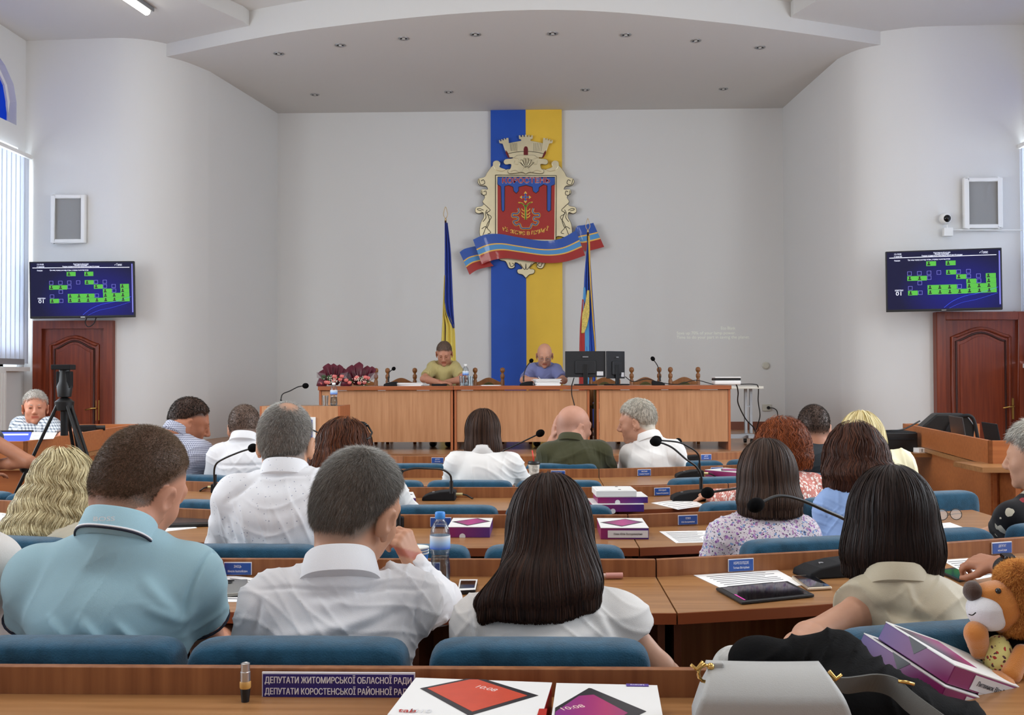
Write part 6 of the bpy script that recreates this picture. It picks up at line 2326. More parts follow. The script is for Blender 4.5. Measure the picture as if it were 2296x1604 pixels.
    p.root, p.off, p.c, p.R, p.hs, p.nk, p.nd, p.u, p.fw, p.up, p.sL, p.sR, p.h = root, off, c, R, hs, nk, (c - nk) / np.linalg.norm(c - nk), u, fw, up2, sL, sR, h
    return p


def short_hair(p, hair, thick=.010, n=5000, L=.014, line=.0, low=-.075, rad=.0007, cols=None, top=1.0, seed=3, up=.5, jit=.25, thin=None, flow=None):
    """cropped hair: a cap following the skull plus many short fibres"""
    hs, c, R = p.hs, p.c, p.R
    S = SDF(p.h * .8)
    S.ell(c + R @ (np.array([0, -.014, .033 + .004 * top]) * hs), (np.array([.077, .098, .089]) + thick * np.array([.8, .8, top])) * hs, R, .02)
    S.ell(c + R @ (np.array([0, -.052, -.01]) * hs), (np.array([.064, .055, .07]) + thick * .5) * hs, R, .03)
    S.grid()

    def clip(F, lo, hh):
        G = np.stack(np.meshgrid(*[lo[i] + hh * np.arange(F.shape[i]) for i in range(3)], indexing='ij'), -1)
        l = ((G - c) @ R) / hs
        a = .707 * (l[..., 1] - l[..., 2]) - line + .025 * smooth(.05, .08, np.abs(l[..., 0])) * (l[..., 1] > -.03)
        b = low - l[..., 2]
        return np.maximum(a, b) * hs
    V, Q = S.mesh(clip)
    V = relax(V, Q, 2)
    loc = ((V - c) @ R) / hs
    N = normals(V, Q)
    rn = np.random.default_rng(seed)
    dens = smooth(low, low + .065, loc[:, 2]) * smooth(.0, -.025, .707 * (loc[:, 1] - loc[:, 2]) - line + .02 * (np.abs(loc[:, 0]) > .06))
    V = V - N * ((1 - dens) * thick * .9 * hs)[:, None]
    hm = hair_mat('hair_%d_%d_%d' % hair, tuple(int(x * .72) for x in hair), cols or tuple(min(255, int(x * 1.35)) for x in hair))
    ctr = c + R @ (np.array([.01, -.05, .115]) * hs)
    mk = (rn.uniform(size=len(V)) < dens ** 1.3 + .02) & (loc[:, 2] > low)
    if thin is not None:
        t0 = np.linalg.norm(loc - np.array(thin[:3]), axis=1)
        mk &= rn.uniform(size=len(V)) < smooth(thin[3] * .4, thin[3], t0)
    fx = fibres(S, V, N, n, L * hs, rad, seed, flow or (lambda q: (q - ctr) * np.array([1, 1, 1.0]) - R[:, 2] * .02), up, jit, mk)
    sk = [m for m in p.root.children if m.name.startswith('body')][0].data.materials[0]
    hl = .707 * (loc[:, 1] - loc[:, 2])
    f3 = p.fade
    db = smooth(.012, -.012, hl + .02 * smooth(.05, .08, np.abs(loc[:, 0])) * (loc[:, 1] > -.02)) * smooth(f3[2], f3[1], loc[:, 2])
    d2 = db if thin is None else db * smooth(0, thin[3], np.linalg.norm(loc - np.array(thin[:3]), axis=1))
    return npmesh('hair', V, Q, [sk, hm], p.root, p.off, dict(dens=d2, lip=np.zeros(len(V))), None, (fx[0], fx[1], 1))


def long_hair(p, vol, base, c1, c2, n=700, steps=36, dl=.012, rad=.0022, wave=0, wl=.05, seed=5, curl=0, tail=5, h=None, lift=.004, fuzz=0, crown=True, spread=0, low=None):
    """vol: list of ('e', centre, radii[, euler]) or ('c', a, b, ra, rb) in head units (metres, unrotated offsets from the head centre)"""
    S = SDF(h or p.h)
    hs = p.hs
    S.ell(p.c + p.R @ (np.array([0, -.014, .037]) * hs), (np.array([.077, .098, .089]) + .012) * hs, p.R, .02)
    for v in vol:
        if v[0] == 'e':
            Bm = np.array(Euler([radians(a) for a in v[3]]).to_matrix()) if len(v) > 3 else None
            S.ell(p.c + np.array(v[1]), v[2], Bm, .035)
        elif v[0] == 'h':     # in the head frame
            S.ell(p.c + p.R @ (np.array(v[1]) * hs), np.array(v[2]) * hs, p.R, .03)
        else:
            S.cap(p.c + np.array(v[1]), p.c + np.array(v[2]), v[3], v[4], .03)
    S.grid()

    def clip(F, lo, hh):
        G = np.stack(np.meshgrid(*[lo[i] + hh * np.arange(F.shape[i]) for i in range(3)], indexing='ij'), -1)
        l = ((G - p.c) @ p.R) / hs
        # keep the face free
        return np.minimum(l[..., 1] - .055, .075 - l[..., 2]) * hs
    V, Q = S.mesh(clip)
    V = relax(V, Q, 2)
    N = normals(V, Q)
    hm = hair_mat('lock_%d_%d_%d' % tuple(c1), c1, c2)
    cr = p.c + p.R @ (np.array([0, -.01, .14]) * hs) if crown else None
    st = strands(S, V, N, n, steps, dl, rad, seed, wave, wl, tail=tail, curl=curl, lift=lift, crown=cr, spread=spread, mask=(N[:, 2] > -.3))
    hb = mat('hairbase_%d_%d_%d' % tuple(base), base, .55, spec=.25, vary=.3, vscale=40, stretch=(1, 1, .12))
    o = npmesh('hair', V, Q, [hb, hm], p.root, p.off, None, None, (st[0], st[1], 1))
    return o


def collar(p, m, r0=.066, r1=.088, hgt=.045, tilt=0, drop=.012, z0=.0, sx=1.0, sy=1.0, th=.005, open_=.5, nd=None, name='collar', trim=None):
    """folded shirt collar around the neck: stand plus outer fall"""
    nd = np.array(nd, float) if nd is not None else p.nd * .45 + p.up * .55
    nd /= np.linalg.norm(nd)
    u = p.u - nd * (p.u @ nd)
    u /= np.linalg.norm(u)
    f = np.cross(nd, u)
    mb = MB()
    rings = []
    n = 40
    for i in range(n + 1):
        a = -pi / 2 - (pi - open_) + 2 * (pi - open_) * i / n     # centred on the back
        cs, sn = cos(a), sin(a)
        front = smooth(0, 1, np.array((sn + 1) / 2)) * 1.0
        ctr = p.nk - p.off + nd * z0
        def q(r, z): return ctr + u * (cs * r * sx) + f * (sn * r * sy) + nd * z
        dz = -drop * front * 2.2
        rings.append([q(r0, -.02 + dz), q(r0 + .001, hgt + dz), q(r0 + th, hgt + .003 + dz), q(r0 + th * 1.8, hgt - .001 + dz), q(r1, -.008 + dz - .018 * front), q(r1 - th, -.012 + dz - .018 * front)])
    mb.loft(rings)
    o = mb.build(name, m, p.root, smooth=True, sharp=60)
    if trim:
        mb = MB()
        mb.tube([tuple(r[4] - np.array([0, 0, .001])) for r in rings], .0026, 6)
        mb.build('collar_trim', trim, p.root, smooth=True)
        MB().tube([tuple(r[4] + (r[3] - r[4]) * .08) for r in rings], .0024, 6).build('collar_piping', PLW, p.root, smooth=True)
    return o
# ================================================================ who sits where


def fabric(name, col, rough=.85, bump=.25, bscale=700, vary=0, **k):
    return mat(name, col, rough, spec=.2, sheen=.15, bump=bump, bscale=bscale, vary=vary, **k)


POLO = fabric('polo_light_blue', (158, 194, 206), bscale=900)
WSHIRT = fabric('white_cotton', (226, 227, 230))
WSHIRT2 = fabric('white_cotton_warm', (228, 227, 224))
BEIGE = fabric('beige_satin', (186, 176, 152), .5)
LBLUE = fabric('light_blue_linen', (140, 168, 214))
OLV = fabric('olive_uniform', (62, 62, 40))
KHAKI = fabric('khaki_polo', (176, 162, 108))
LILAC = fabric('lilac_shirt', (120, 126, 172))
YJACK = fabric('cream_jacket', (232, 226, 192))
DJACK = fabric('dark_jacket', (36, 40, 44))


def pattern(name, base, spots, scale=60, thr=.32, second=None):
    """scattered motifs: voronoi cells, each randomly coloured"""
    if name in MATS: return MATS[name]
    m = fabric(name, base)
    nt = m.node_tree
    def N(t): return nt.nodes.new(t)
    tc = N('ShaderNodeTexCoord')
    nz = N('ShaderNodeTexNoise')
    nz.inputs['Scale'].default_value = scale * .6
    ad = N('ShaderNodeMixRGB')
    ad.blend_type = 'ADD'
    ad.inputs[0].default_value = .018 if scale > 40 else .03
    nt.links.new(tc.outputs['Object'], nz.inputs['Vector'])
    nt.links.new(tc.outputs['Object'], ad.inputs[1])
    nt.links.new(nz.outputs['Color'], ad.inputs[2])
    prev = rgb(*base)
    last = None
    for i, (cols, sc, t) in enumerate(spots):
        v = N('ShaderNodeTexVoronoi')
        v.inputs['Scale'].default_value = scale * sc
        nt.links.new(ad.outputs[0], v.inputs['Vector'])
        lt = N('ShaderNodeMath')
        lt.operation = 'LESS_THAN'
        lt.inputs[1].default_value = t
        nt.links.new(v.outputs['Distance'], lt.inputs[0])
        cr = N('ShaderNodeValToRGB')
        cr.color_ramp.interpolation = 'CONSTANT'
        e = cr.color_ramp.elements
        while len(e) < len(cols): e.new(.5)
        for k, c in enumerate(cols):
            e[k].position = k / len(cols)
            e[k].color = rgb(*c)
        sp = N('ShaderNodeSeparateColor')
        nt.links.new(v.outputs['Color'], sp.inputs[0])
        nt.links.new(sp.outputs[0], cr.inputs[0])
        mx = N('ShaderNodeMix')
        mx.data_type = 'RGBA'
        nt.links.new(lt.outputs[0], mx.inputs[0])
        if last is None: mx.inputs[6].default_value = prev
        else: nt.links.new(last, mx.inputs[6])
        nt.links.new(cr.outputs[0], mx.inputs[7])
        last = mx.outputs[2]
    nt.links.new(last, nt.nodes['Principled BSDF'].inputs['Base Color'])
    return m


def checked(name, base, lines, period=.009, width=.35, period2=None):
    if name in MATS: return MATS[name]
    m = fabric(name, base)
    nt = m.node_tree
    def N(t): return nt.nodes.new(t)
    tc, sx = N('ShaderNodeTexCoord'), N('ShaderNodeSeparateXYZ')
    nt.links.new(tc.outputs['Object'], sx.inputs[0])
    ad = N('ShaderNodeMath')
    ad.operation = 'ADD'
    nt.links.new(sx.outputs[0], ad.inputs[0])
    nt.links.new(sx.outputs[1], ad.inputs[1])
    res = []
    for out in (ad.outputs[0], sx.outputs[2]):
        d = N('ShaderNodeMath')
        d.operation = 'DIVIDE'
        d.inputs[1].default_value = period
        nt.links.new(out, d.inputs[0])
        f = N('ShaderNodeMath')
        f.operation = 'FRACT'
        nt.links.new(d.outputs[0], f.inputs[0])
        l = N('ShaderNodeMath')
        l.operation = 'LESS_THAN'
        l.inputs[1].default_value = width
        nt.links.new(f.outputs[0], l.inputs[0])
        res.append(l.outputs[0])
    a = N('ShaderNodeMath')
    a.operation = 'ADD'
    nt.links.new(res[0], a.inputs[0])
    nt.links.new(res[1], a.inputs[1])
    h = N('ShaderNodeMath')
    h.operation = 'MULTIPLY'
    h.inputs[1].default_value = .5
    nt.links.new(a.outputs[0], h.inputs[0])
    mx = N('ShaderNodeMix')
    mx.data_type = 'RGBA'
    mx.inputs[6].default_value, mx.inputs[7].default_value = rgb(*base), rgb(*lines)
    nt.links.new(h.outputs[0], mx.inputs[0])
    nt.links.new(mx.outputs[2], nt.nodes['Principled BSDF'].inputs['Base Color'])
    return m


CHECK = checked('blue_check', (206, 210, 224), (70, 74, 108), .0105, .42)
PLAID = checked('grey_plaid', (196, 202, 208), (78, 90, 106), .024, .38)
DOTTED = pattern('white_dotted', (224, 225, 228), [([(160, 164, 180)], 1, .13)], 64)
FLORAL = pattern('purple_floral', (208, 200, 206), [([(150, 104, 170), (126, 150, 190), (170, 130, 170), (206, 190, 200)], .9, .44), ([(38, 36, 48), (60, 50, 80)], 1.35, .27)], 92)
PINKF = pattern('pink_floral', (192, 120, 108), [([(232, 222, 214), (238, 226, 218), (226, 206, 196)], 1.0, .42), ([(48, 34, 36), (150, 60, 60)], 1.0, .1)], 66)
BLACKF = pattern('black_floral', (20, 20, 24), [([(214, 206, 186), (20, 20, 24), (196, 190, 170), (150, 50, 56)], .5, .36)], 40)
PATT6 = pattern('grey_tropical', (186, 186, 172), [([(90, 100, 120), (206, 204, 190), (140, 130, 80), (70, 76, 90)], .7, .4)], 36)

SK = (196, 146, 118)
SKP = (198, 154, 130)

# --- nearest row -------------------------------------------------------------
p2 = person('man in a light blue polo shirt with short brown hair, head bowed to the right', (314, 1095), 2.43, 1.12, yaw=-22, pitch=22, roll=12,
            nk=(268, 1185, 2.34), sh=((88, 1300, 2.36), (425, 1298, 2.38)), el=((66, 1470, 2.44), (472, 1470, 2.50)), wr=(None, (500, 1420, 2.85)), hipx=262,
            skin=(198, 142, 116), hair=(72, 56, 42), shirt=POLO, seed=11, fold=.003, fade=(0, -.02, -.095), sl=.52, belly=1.08, dc=.125, puff=.006,
            ridge=[((455, 1240, 2.3), (405, 1385, 2.3), .006, -.006), ((405, 1385, 2.3), (330, 1290, 2.3), .012, .006), ((405, 1395, 2.3), (345, 1350, 2.3), .010, .006), ((410, 1400, 2.3), (450, 1330, 2.35), .010, .006),
                   ((150, 1370, 2.3), (210, 1430, 2.3), .010, .007), ((220, 1370, 2.3), (280, 1440, 2.3), .010, .007), ((290, 1380, 2.3), (340, 1440, 2.3), .009, .006), ((420, 1420, 2.35), (500, 1370, 2.4), .008, .005), ((418, 1400, 2.35), (490, 1330, 2.4), .008, .005)])
short_hair(p2, (84, 66, 50), .006, 34000, .0075, line=-.004, low=-.085, rad=.00032, seed=21, up=1.1, jit=.16, cols=(118, 96, 74))
collar(p2, POLO, .073, .092, .040, nd=(.10, .30, .93), drop=.012, z0=-.004, trim=mat('collar_navy', (28, 32, 50), .8))
p = PY(222, 1168, 2.22)
text('BOSS', .014, PLW, p2.root, (p[0] - p2.off[0], 2.245 - p2.off[1], p[2]), (radians(80), 0, radians(4)), ext=.0003, sx=1.5, name='collar_lettering')
for sgn, sj, e in ((-1, p2.sL, (66, 1470, 2.44)), (1, p2.sR, (472, 1470, 2.50))):
    e = PY(*e)
    t = (e - sj) / np.linalg.norm(e - sj)
    q = sj + (e - sj) * .52 - p2.off
    a = np.cross(t, (0, 0, 1))
    a /= np.linalg.norm(a)
    b = np.cross(t, a)
    MB().tube([tuple(q + (a * cos(k * pi / 12) + b * sin(k * pi / 12)) * .0665) for k in range(24)], .0032, 6, closed=True).build('sleeve_band', MATS['collar_navy'], p2.root, smooth=True)

p3 = person('man with grey hair in a white shirt resting his chin on his right fist', (803, 1146), 2.45, 1.10, yaw=-27, pitch=16, roll=9,
            nk=(762, 1278, 2.36), sh=((612, 1362, 2.36), (905, 1352, 2.42)), el=((570, 1480, 2.44), (990, 1352, 2.80)), wr=((620, 1450, 2.72), (930, 1272, 2.66)), hipx=755,
            skin=(192, 142, 114), hair=(110, 104, 96), shirt=WSHIRT, sleeve='long', seed=12, fold=.0055, fade=(0, -.03, -.10), belly=1.04, dc=.122, puff=.012,
            hands=dict(R=dict(d=(-.35, -.12, .9), n=(-.75, .45, -.3), curl=(1.15, 1.15, 1.1, 1.05), side=-1, thumb=.7)),
            ridge=[((580, 1322, 2.3), (760, 1316, 2.3), .004, -.004), ((760, 1316, 2.3), (950, 1338, 2.3), .004, -.004), ((690, 1330, 2.3), (800, 1330, 2.3), .012, -.010), ((800, 1330, 2.3), (860, 1318, 2.3), .010, -.008),
                   ((640, 1420, 2.3), (860, 1380, 2.3), .016, .008), ((760, 1420, 2.3), (900, 1375, 2.3), .012, -.006), ((930, 1345, 2.3), (930, 1450, 2.3), .006, -.008), ((590, 1340, 2.3), (575, 1420, 2.3), .008, -.007)])
short_hair(p3, (108, 101, 92), .011, 30000, .024, line=.004, low=-.1, rad=.0004, cols=(190, 186, 178), seed=22, up=.28, jit=.16)
collar(p3, WSHIRT, .072, .098, .050, nd=(-.05, .32, .94), drop=.014, z0=-.006)

p4 = person('woman with long straight dark brown hair in a white cap-sleeved blouse', (1232, 1192), 2.46, 1.0, yaw=4, pitch=14, fem=True,
            nk=(1228, 1318, 2.39), sh=((1078, 1402, 2.38), (1384, 1398, 2.40)), el=((1040, 1490, 2.5), (1478, 1500, 2.40)), wr=((1075, 1430, 2.75), (1530, 1560, 2.52)), hipx=1235,
            skin=(202, 156, 130), hair=(50, 32, 26), shirt=fabric('white_crepe', (224, 223, 220), .7), sleeve='short', sl=.36, seed=13, fold=.0055, puff=.010, dc=.115,
            ridge=[((1120, 1440, 2.3), (1350, 1415, 2.3), .012, .005), ((1330, 1370, 2.3), (1380, 1450, 2.3), .010, .006), ((1060, 1360, 2.3), (1075, 1440, 2.3), .008, .007)])
long_hair(p4, [('e', (0, -.035, -.02), (.100, .095, .13)), ('e', (.002, -.085, -.09), (.114, .085, .11)), ('e', (.000, -.13, -.105), (.110, .072, .062)), ('c', (-.07, -.145, -.10), (-.145, -.14, -.142), .05, .024), ('e', (-.045, -.158, -.128), (.085, .045, .03))],
          (24, 15, 12), (24, 14, 11), (58, 36, 25), n=8000, steps=34, dl=.0125, rad=.0012, wave=.003, wl=.22, seed=31, tail=2, lift=.0035, spread=.0006)

p5 = person('woman with dark bob in a sleeveless beige blouse leaning to her left', (1996, 1170), 2.55, 1.0, yaw=-4, pitch=6, roll=2, fem=True,
            nk=(2003, 1290, 2.47), sh=((1932, 1372, 2.46), (2118, 1378, 2.50)), el=((1822, 1428, 2.36), (2190, 1480, 2.6)), wr=((1790, 1440, 2.16), (2190, 1420, 2.85)), hipx=2070,
            skin=(200, 152, 126), hair=(40, 28, 24), shirt=BEIGE, sleeve='short', sl=.1, seed=14, fold=.004, puff=.004, dc=.12, loose=1.3,
            hands=dict(L=dict(d=(-.4, -.8, -.1), n=(0, .1, -1), curl=.5)),
            ridge=[((2060, 1320, 2.3), (2075, 1400, 2.3), .012, .006), ((1990, 1385, 2.3), (2140, 1410, 2.3), .014, -.008)])
long_hair(p5, [('e', (-.002, -.02, -.01), (.104, .100, .125)), ('e', (-.004, -.03, -.06), (.117, .098, .085)), ('e', (-.006, -.02, -.088), (.108, .09, .05))],
          (17, 11, 10), (18, 11, 10), (42, 27, 21), n=7000, steps=24, dl=.012, rad=.0012, wave=.002, wl=.2, seed=32, tail=2, lift=.003, spread=.0006)

collar(p5, BEIGE, .062, .082, .03, nd=(.05, .2, .97), drop=.01, z0=-.004)
p6 = person('person in grey patterned shirt at the right edge, black watch on the wrist', (2500, 1080), 2.75, 1.08, yaw=20, pitch=15,
            nk=(2490, 1210, 2.72), sh=((2420, 1300, 2.72), (2640, 1300, 2.75)), el=((2335, 1330, 2.86), None), wr=((2243, 1268, 3.10), None), hipx=2540,
            skin=(168, 116, 90), hair=(60, 50, 44), shirt=PATT6, sleeve='long', cuff=.5, seed=15, h=.0055,
            hands=dict(L=dict(d=(-.55, .7, .02), n=(.25, .25, -1), curl=(.75, .7, .7, .7), side=1, thumb=.3)))
short_hair(p6, (60, 50, 44), .010, 4000, .014)
wq = PY(2247, 1266, 3.08)
wd_ = wq - PY(2335, 1330, 2.86)
wd_ /= np.linalg.norm(wd_)
Mw = Matrix.Translation(tuple(wq - wd_ * .03 - p6.off)) @ Vector(wd_).to_track_quat('Z', 'Y').to_matrix().to_4x4()
MB().lathe([(.034, -.011), (.037, -.011), (.037, .011), (.034, .011)], n=24, M=Mw @ Matrix.Diagonal((1.02, .9, 1, 1)), cap=False).build('watch_strap', BLACK, p6.root, smooth=True, sharp=50)
MB().box((0, .035, 0), (.034, .012, .036), M=Mw).build('watch_case', GL, p6.root, bevel=.004)
p1 = person('person in a white shirt cut off by the left edge of the picture', (-118, 1080), 2.45, 1.08, yaw=-5, pitch=8,
            nk=(-110, 1185, 2.4), sh=((-260, 1275, 2.4), (-28, 1268, 2.42)), el=(None, (-8, 1400, 2.5)), wr=(None, None), hipx=-120, skin=SK, hair=(60, 50, 44), shirt=WSHIRT2, sleeve='long', seed=16, h=.006)
short_hair(p1, (70, 60, 52), .010, 1500, .014)

# --- second row --------------------------------------------------------------
p7 = person('woman with long wavy blond hair, left of the light blue polo', (146, 1090), 3.76, 1.0, yaw=8, pitch=8, roll=-4, fem=True,
            nk=(140, 1160, 3.7), sh=((60, 1218, 3.68), (232, 1215, 3.7)), hipx=146, skin=SKP, hair=(150, 128, 92), shirt=mat('cream_top', (206, 200, 180), .8), seed=17, sleeve='short')
long_hair(p7, [('e', (0, -.03, -.02), (.112, .098, .135)), ('e', (-.02, -.07, -.10), (.135, .085, .12)), ('e', (-.05, -.11, -.17), (.125, .075, .10))],
          (104, 88, 54), (132, 112, 70), (246, 234, 188), n=6500, steps=32, dl=.013, rad=.0015, wave=.009, wl=.085, seed=33, curl=.8, tail=5, lift=.007, spread=.001)

p8 = person('man with cropped grey hair in a white dotted shirt', (640, 996), 3.62, 1.08, yaw=3, pitch=4, roll=2,
            nk=(640, 1056, 3.55), sh=((528, 1118, 3.52), (748, 1112, 3.54)), el=((502, 1225, 3.58), (775, 1215, 3.66)), wr=(None, None), hipx=625,
            skin=(196, 146, 116), hair=(104, 100, 96), shirt=DOTTED, sleeve='long', seed=18, fold=.0055, belly=1.06, fade=(0, -.03, -.088), puff=.008, nr=.058,
            ridge=[((560, 1072, 3.4), (720, 1072, 3.4), .005, -.003), ((500, 1130, 3.4), (560, 1080, 3.4), .012, -.008), ((505, 1170, 3.4), (520, 1215, 3.4), .008, -.006)])
short_hair(p8, (122, 118, 112), .010, 20000, .017, line=.002, low=-.09, rad=.0005, cols=(208, 204, 196), seed=23, up=.5, jit=.25, thin=(.015, -.05, .115, .05))
collar(p8, DOTTED, .070, .092, .040, drop=.012, z0=-.004, nd=(.0, .2, .97))

p9 = person('woman with straight shoulder-length brown hair in a purple floral blouse', (1717, 1070), 3.70, 1.0, yaw=6, pitch=6, fem=True,
            nk=(1712, 1145, 3.66), sh=((1632, 1208, 3.64), (1792, 1208, 3.66)), el=((1585, 1290, 3.66), (1832, 1290, 3.7)), wr=(None, None), hipx=1715, skin=SKP, hair=(60, 46, 40), shirt=FLORAL, sleeve='long', seed=19, fold=.0055, puff=.02)
long_hair(p9, [('e', (0, -.03, -.02), (.104, .095, .13)), ('e', (0, -.065, -.08), (.112, .085, .062))],
          (36, 26, 22), (34, 24, 21), (80, 60, 49), n=5000, steps=25, dl=.0125, rad=.0013, wave=.002, wl=.15, seed=34, tail=2, lift=.003)

p12 = person('woman with thick wavy brown hair in a light blue shirt', (1916, 1026), 4.05, .98, yaw=-6, pitch=8, fem=True,
             nk=(1905, 1085, 4.0), sh=((1868, 1142, 3.96), (2010, 1140, 4.02)), el=((1845, 1240, 4.0), None), wr=(None, None), hipx=1930, hipY=3.76, skin=SKP, hair=(70, 40, 28), shirt=LBLUE, sleeve='long', seed=20, fold=.0055, puff=.008)
long_hair(p12, [('e', (0, -.02, -.01), (.118, .112, .118)), ('e', (0, -.06, -.06), (.128, .11, .06))],
          (38, 20, 14), (36, 19, 13), (84, 47, 30), n=4500, steps=22, dl=.013, rad=.0016, wave=.005, wl=.08, seed=35, curl=.7, tail=3, lift=.007, spread=.001)

p10 = person('woman with short light grey hair in a black floral blouse at the right edge', (2322, 1026), 4.1, 1.02, yaw=48, pitch=6, fem=True,
             nk=(2345, 1095, 4.1), sh=((2272, 1165, 4.05), (2420, 1165, 4.15)), el=((2225, 1200, 4.2), None), wr=((2180, 1215, 4.40), None), hipx=2345, hipY=4.1, skin=(204, 156, 128), hair=(190, 184, 170), shirt=BLACKF, sleeve='short', sl=.62, seed=41, h=.006)
short_hair(p10, (196, 190, 176), .024, 5000, .035, line=.02, low=-.09, rad=.0013, cols=(230, 226, 214), seed=25, up=.25)

# --- third row ---------------------------------------------------------------
p11 = person('woman with wavy auburn hair and sunglasses pushed up on her head', (772, 1008), 4.68, 1.0, yaw=-12, pitch=10, roll=4, fem=True,
             nk=(780, 1075, 4.62), sh=((712, 1118, 4.6), (878, 1106, 4.62)), el=(None, (922, 1150, 4.72)), wr=(None, None), hipx=790, skin=SKP, hair=(92, 50, 30), shirt=WSHIRT2, sleeve='long', seed=42, fold=.0055, puff=.008)
long_hair(p11, [('e', (0, -.02, -.0), (.122, .112, .125)), ('e', (-.02, -.06, -.07), (.138, .11, .075)), ('c', (-.09, -.08, -.06), (-.165, -.09, -.125), .05, .022)],
          (48, 24, 14), (44, 22, 12), (104, 58, 34), n=4500, steps=26, dl=.0125, rad=.0016, wave=.005, wl=.09, seed=36, curl=.7, tail=6, lift=.008, spread=.0015)
sg = MB()
hp_ = lambda x, y, z: tuple(p11.c + p11.R @ np.array([x, y, z]) - p11.off)
for dx in (-.04, .04): sg.ball(hp_(dx, .07, .122), (.028, .01, .02), 12)
sg.tube([hp_(.07, .07, .125), hp_(.112, .03, .09), hp_(.124, -.02, .062), hp_(.122, -.05, .05)], .005, 6)
sg.tube([hp_(-.07, .07, .125), hp_(-.112, .03, .09), hp_(-.124, -.02, .062)], .005, 6)
sg.tube([hp_(-.07, .075, .125), hp_(.07, .075, .125)], .006, 6)
sg.build('sunglasses', mat('sunglass_black', (12, 12, 14), .15), p11.root, smooth=True)

p15 = person('woman with short curly red hair in a pink and white floral blouse', (1753, 1006), 4.92, .96, yaw=10, pitch=6, fem=True,
             nk=(1758, 1062, 4.88), sh=((1690, 1100, 4.84), (1820, 1092, 4.88)), el=((1652, 1118, 5.02), None), wr=((1596, 1112, 5.16), None), hipx=1760, hipY=4.72, skin=(204, 152, 126), hair=(110, 56, 30), shirt=PINKF, sleeve='long', seed=43, fold=.0055, puff=.006,
             hands=dict(L=dict(curl=.3)))
long_hair(p15, [('e', (0, -.02, .01), (.112, .11, .112)), ('e', (0, -.035, -.045), (.112, .10, .055))],
          (70, 30, 13), (76, 33, 13), (150, 76, 36), n=5200, steps=12, dl=.009, rad=.0011, wave=.006, wl=.03, seed=37, curl=1.0, tail=2, lift=.014, spread=.003)

# --- fourth row --------------------------------------------------------------
p13 = person('man with shaved nape in a white shirt, left of the dotted shirt', (549, 961), 5.95, 1.06, yaw=2, pitch=6,
             nk=(548, 985, 5.88), sh=((492, 1026, 5.85), (608, 1024, 5.88)), el=((478, 1085, 5.9), (622, 1082, 5.92)), wr=(None, None), hipx=545, skin=(196, 142, 116), hair=(84, 72, 64), shirt=WSHIRT, sleeve='long', seed=44, fold=.0055, fade=(0, -.01, -.07), belly=1.1, nr=.058,
             ridge=[((490, 995, 5.7), (560, 990, 5.7), .008, -.006), ((485, 1045, 5.7), (600, 1045, 5.7), .008, -.006)])
short_hair(p13, (84, 72, 64), .006, 4000, .010, line=-.004, low=-.05, rad=.0010, seed=26)
collar(p13, WSHIRT, .068, .088, .035, nd=(0, .25, .95))
p14 = person('woman with long straight brown hair in a high-necked white blouse', (1083, 972), 5.72, 1.0, yaw=0, pitch=6, fem=True,
             nk=(1083, 1016, 5.66), sh=((1026, 1044, 5.63), (1142, 1042, 5.65)), el=((1006, 1096, 5.7), (1176, 1082, 5.80)), wr=(None, (1186, 1090, 6.0)), hipx=1083, skin=SKP, hair=(62, 42, 32), shirt=fabric('white_blouse', (228, 227, 224), .7), sleeve='long', seed=45, fold=.0055, puff=.012, dc=.11)
long_hair(p14, [('e', (0, -.03, -.01), (.092, .092, .125)), ('e', (0.005, -.058, -.08), (.102, .075, .085))],
          (34, 22, 17), (34, 21, 16), (74, 50, 36), n=3200, steps=22, dl=.013, rad=.0016, wave=.0015, wl=.2, seed=38, tail=2, lift=.003)
collar(p14, MATS['white_blouse'], .075, .088, .042, nd=(0, .1, 1), z0=.0, drop=.004)
p16 = person('heavy man in a blue checked shirt, bowed and turned to the right', (425, 948), 6.05, 1.10, yaw=-68, pitch=22, roll=0,
             nk=(398, 968, 5.98), sh=((352, 1000, 6.06), (446, 1018, 5.92)), el=((345, 1075, 6.15), (462, 1078, 6.05)), wr=(None, (478, 1040, 6.25)), hipx=392, skin=(178, 118, 90), hair=(38, 32, 28), shirt=CHECK, sleeve='long', seed=46, fold=.0055, belly=1.25, dc=.15, puff=.02, nr=.064)
short_hair(p16, (38, 32, 28), .010, 4500, .014, line=.0, low=-.07, rad=.0011, seed=27)
collar(p16, CHECK, .074, .09, .035)
p20 = person('woman with a blond bob in a cream jacket', (1930, 978), 5.72, 1.0, yaw=-14, pitch=6, fem=True,
             nk=(1945, 1022, 5.66), sh=((1892, 1046, 5.62), (2022, 1040, 5.62)), el=(None, (2048, 1100, 5.7)), wr=(None, None), hipx=1960, hipY=5.66, skin=SKP, hair=(200, 180, 120), shirt=YJACK, sleeve='long', seed=47, fold=.0055, puff=.012)
long_hair(p20, [('e', (0, -.02, -.005), (.122, .112, .125)), ('e', (0, -.02, -.05), (.126, .10, .07))],
          (176, 156, 100), (178, 156, 96), (244, 232, 184), n=3000, steps=20, dl=.012, rad=.0018, wave=.003, wl=.15, seed=39, tail=1, lift=.004)

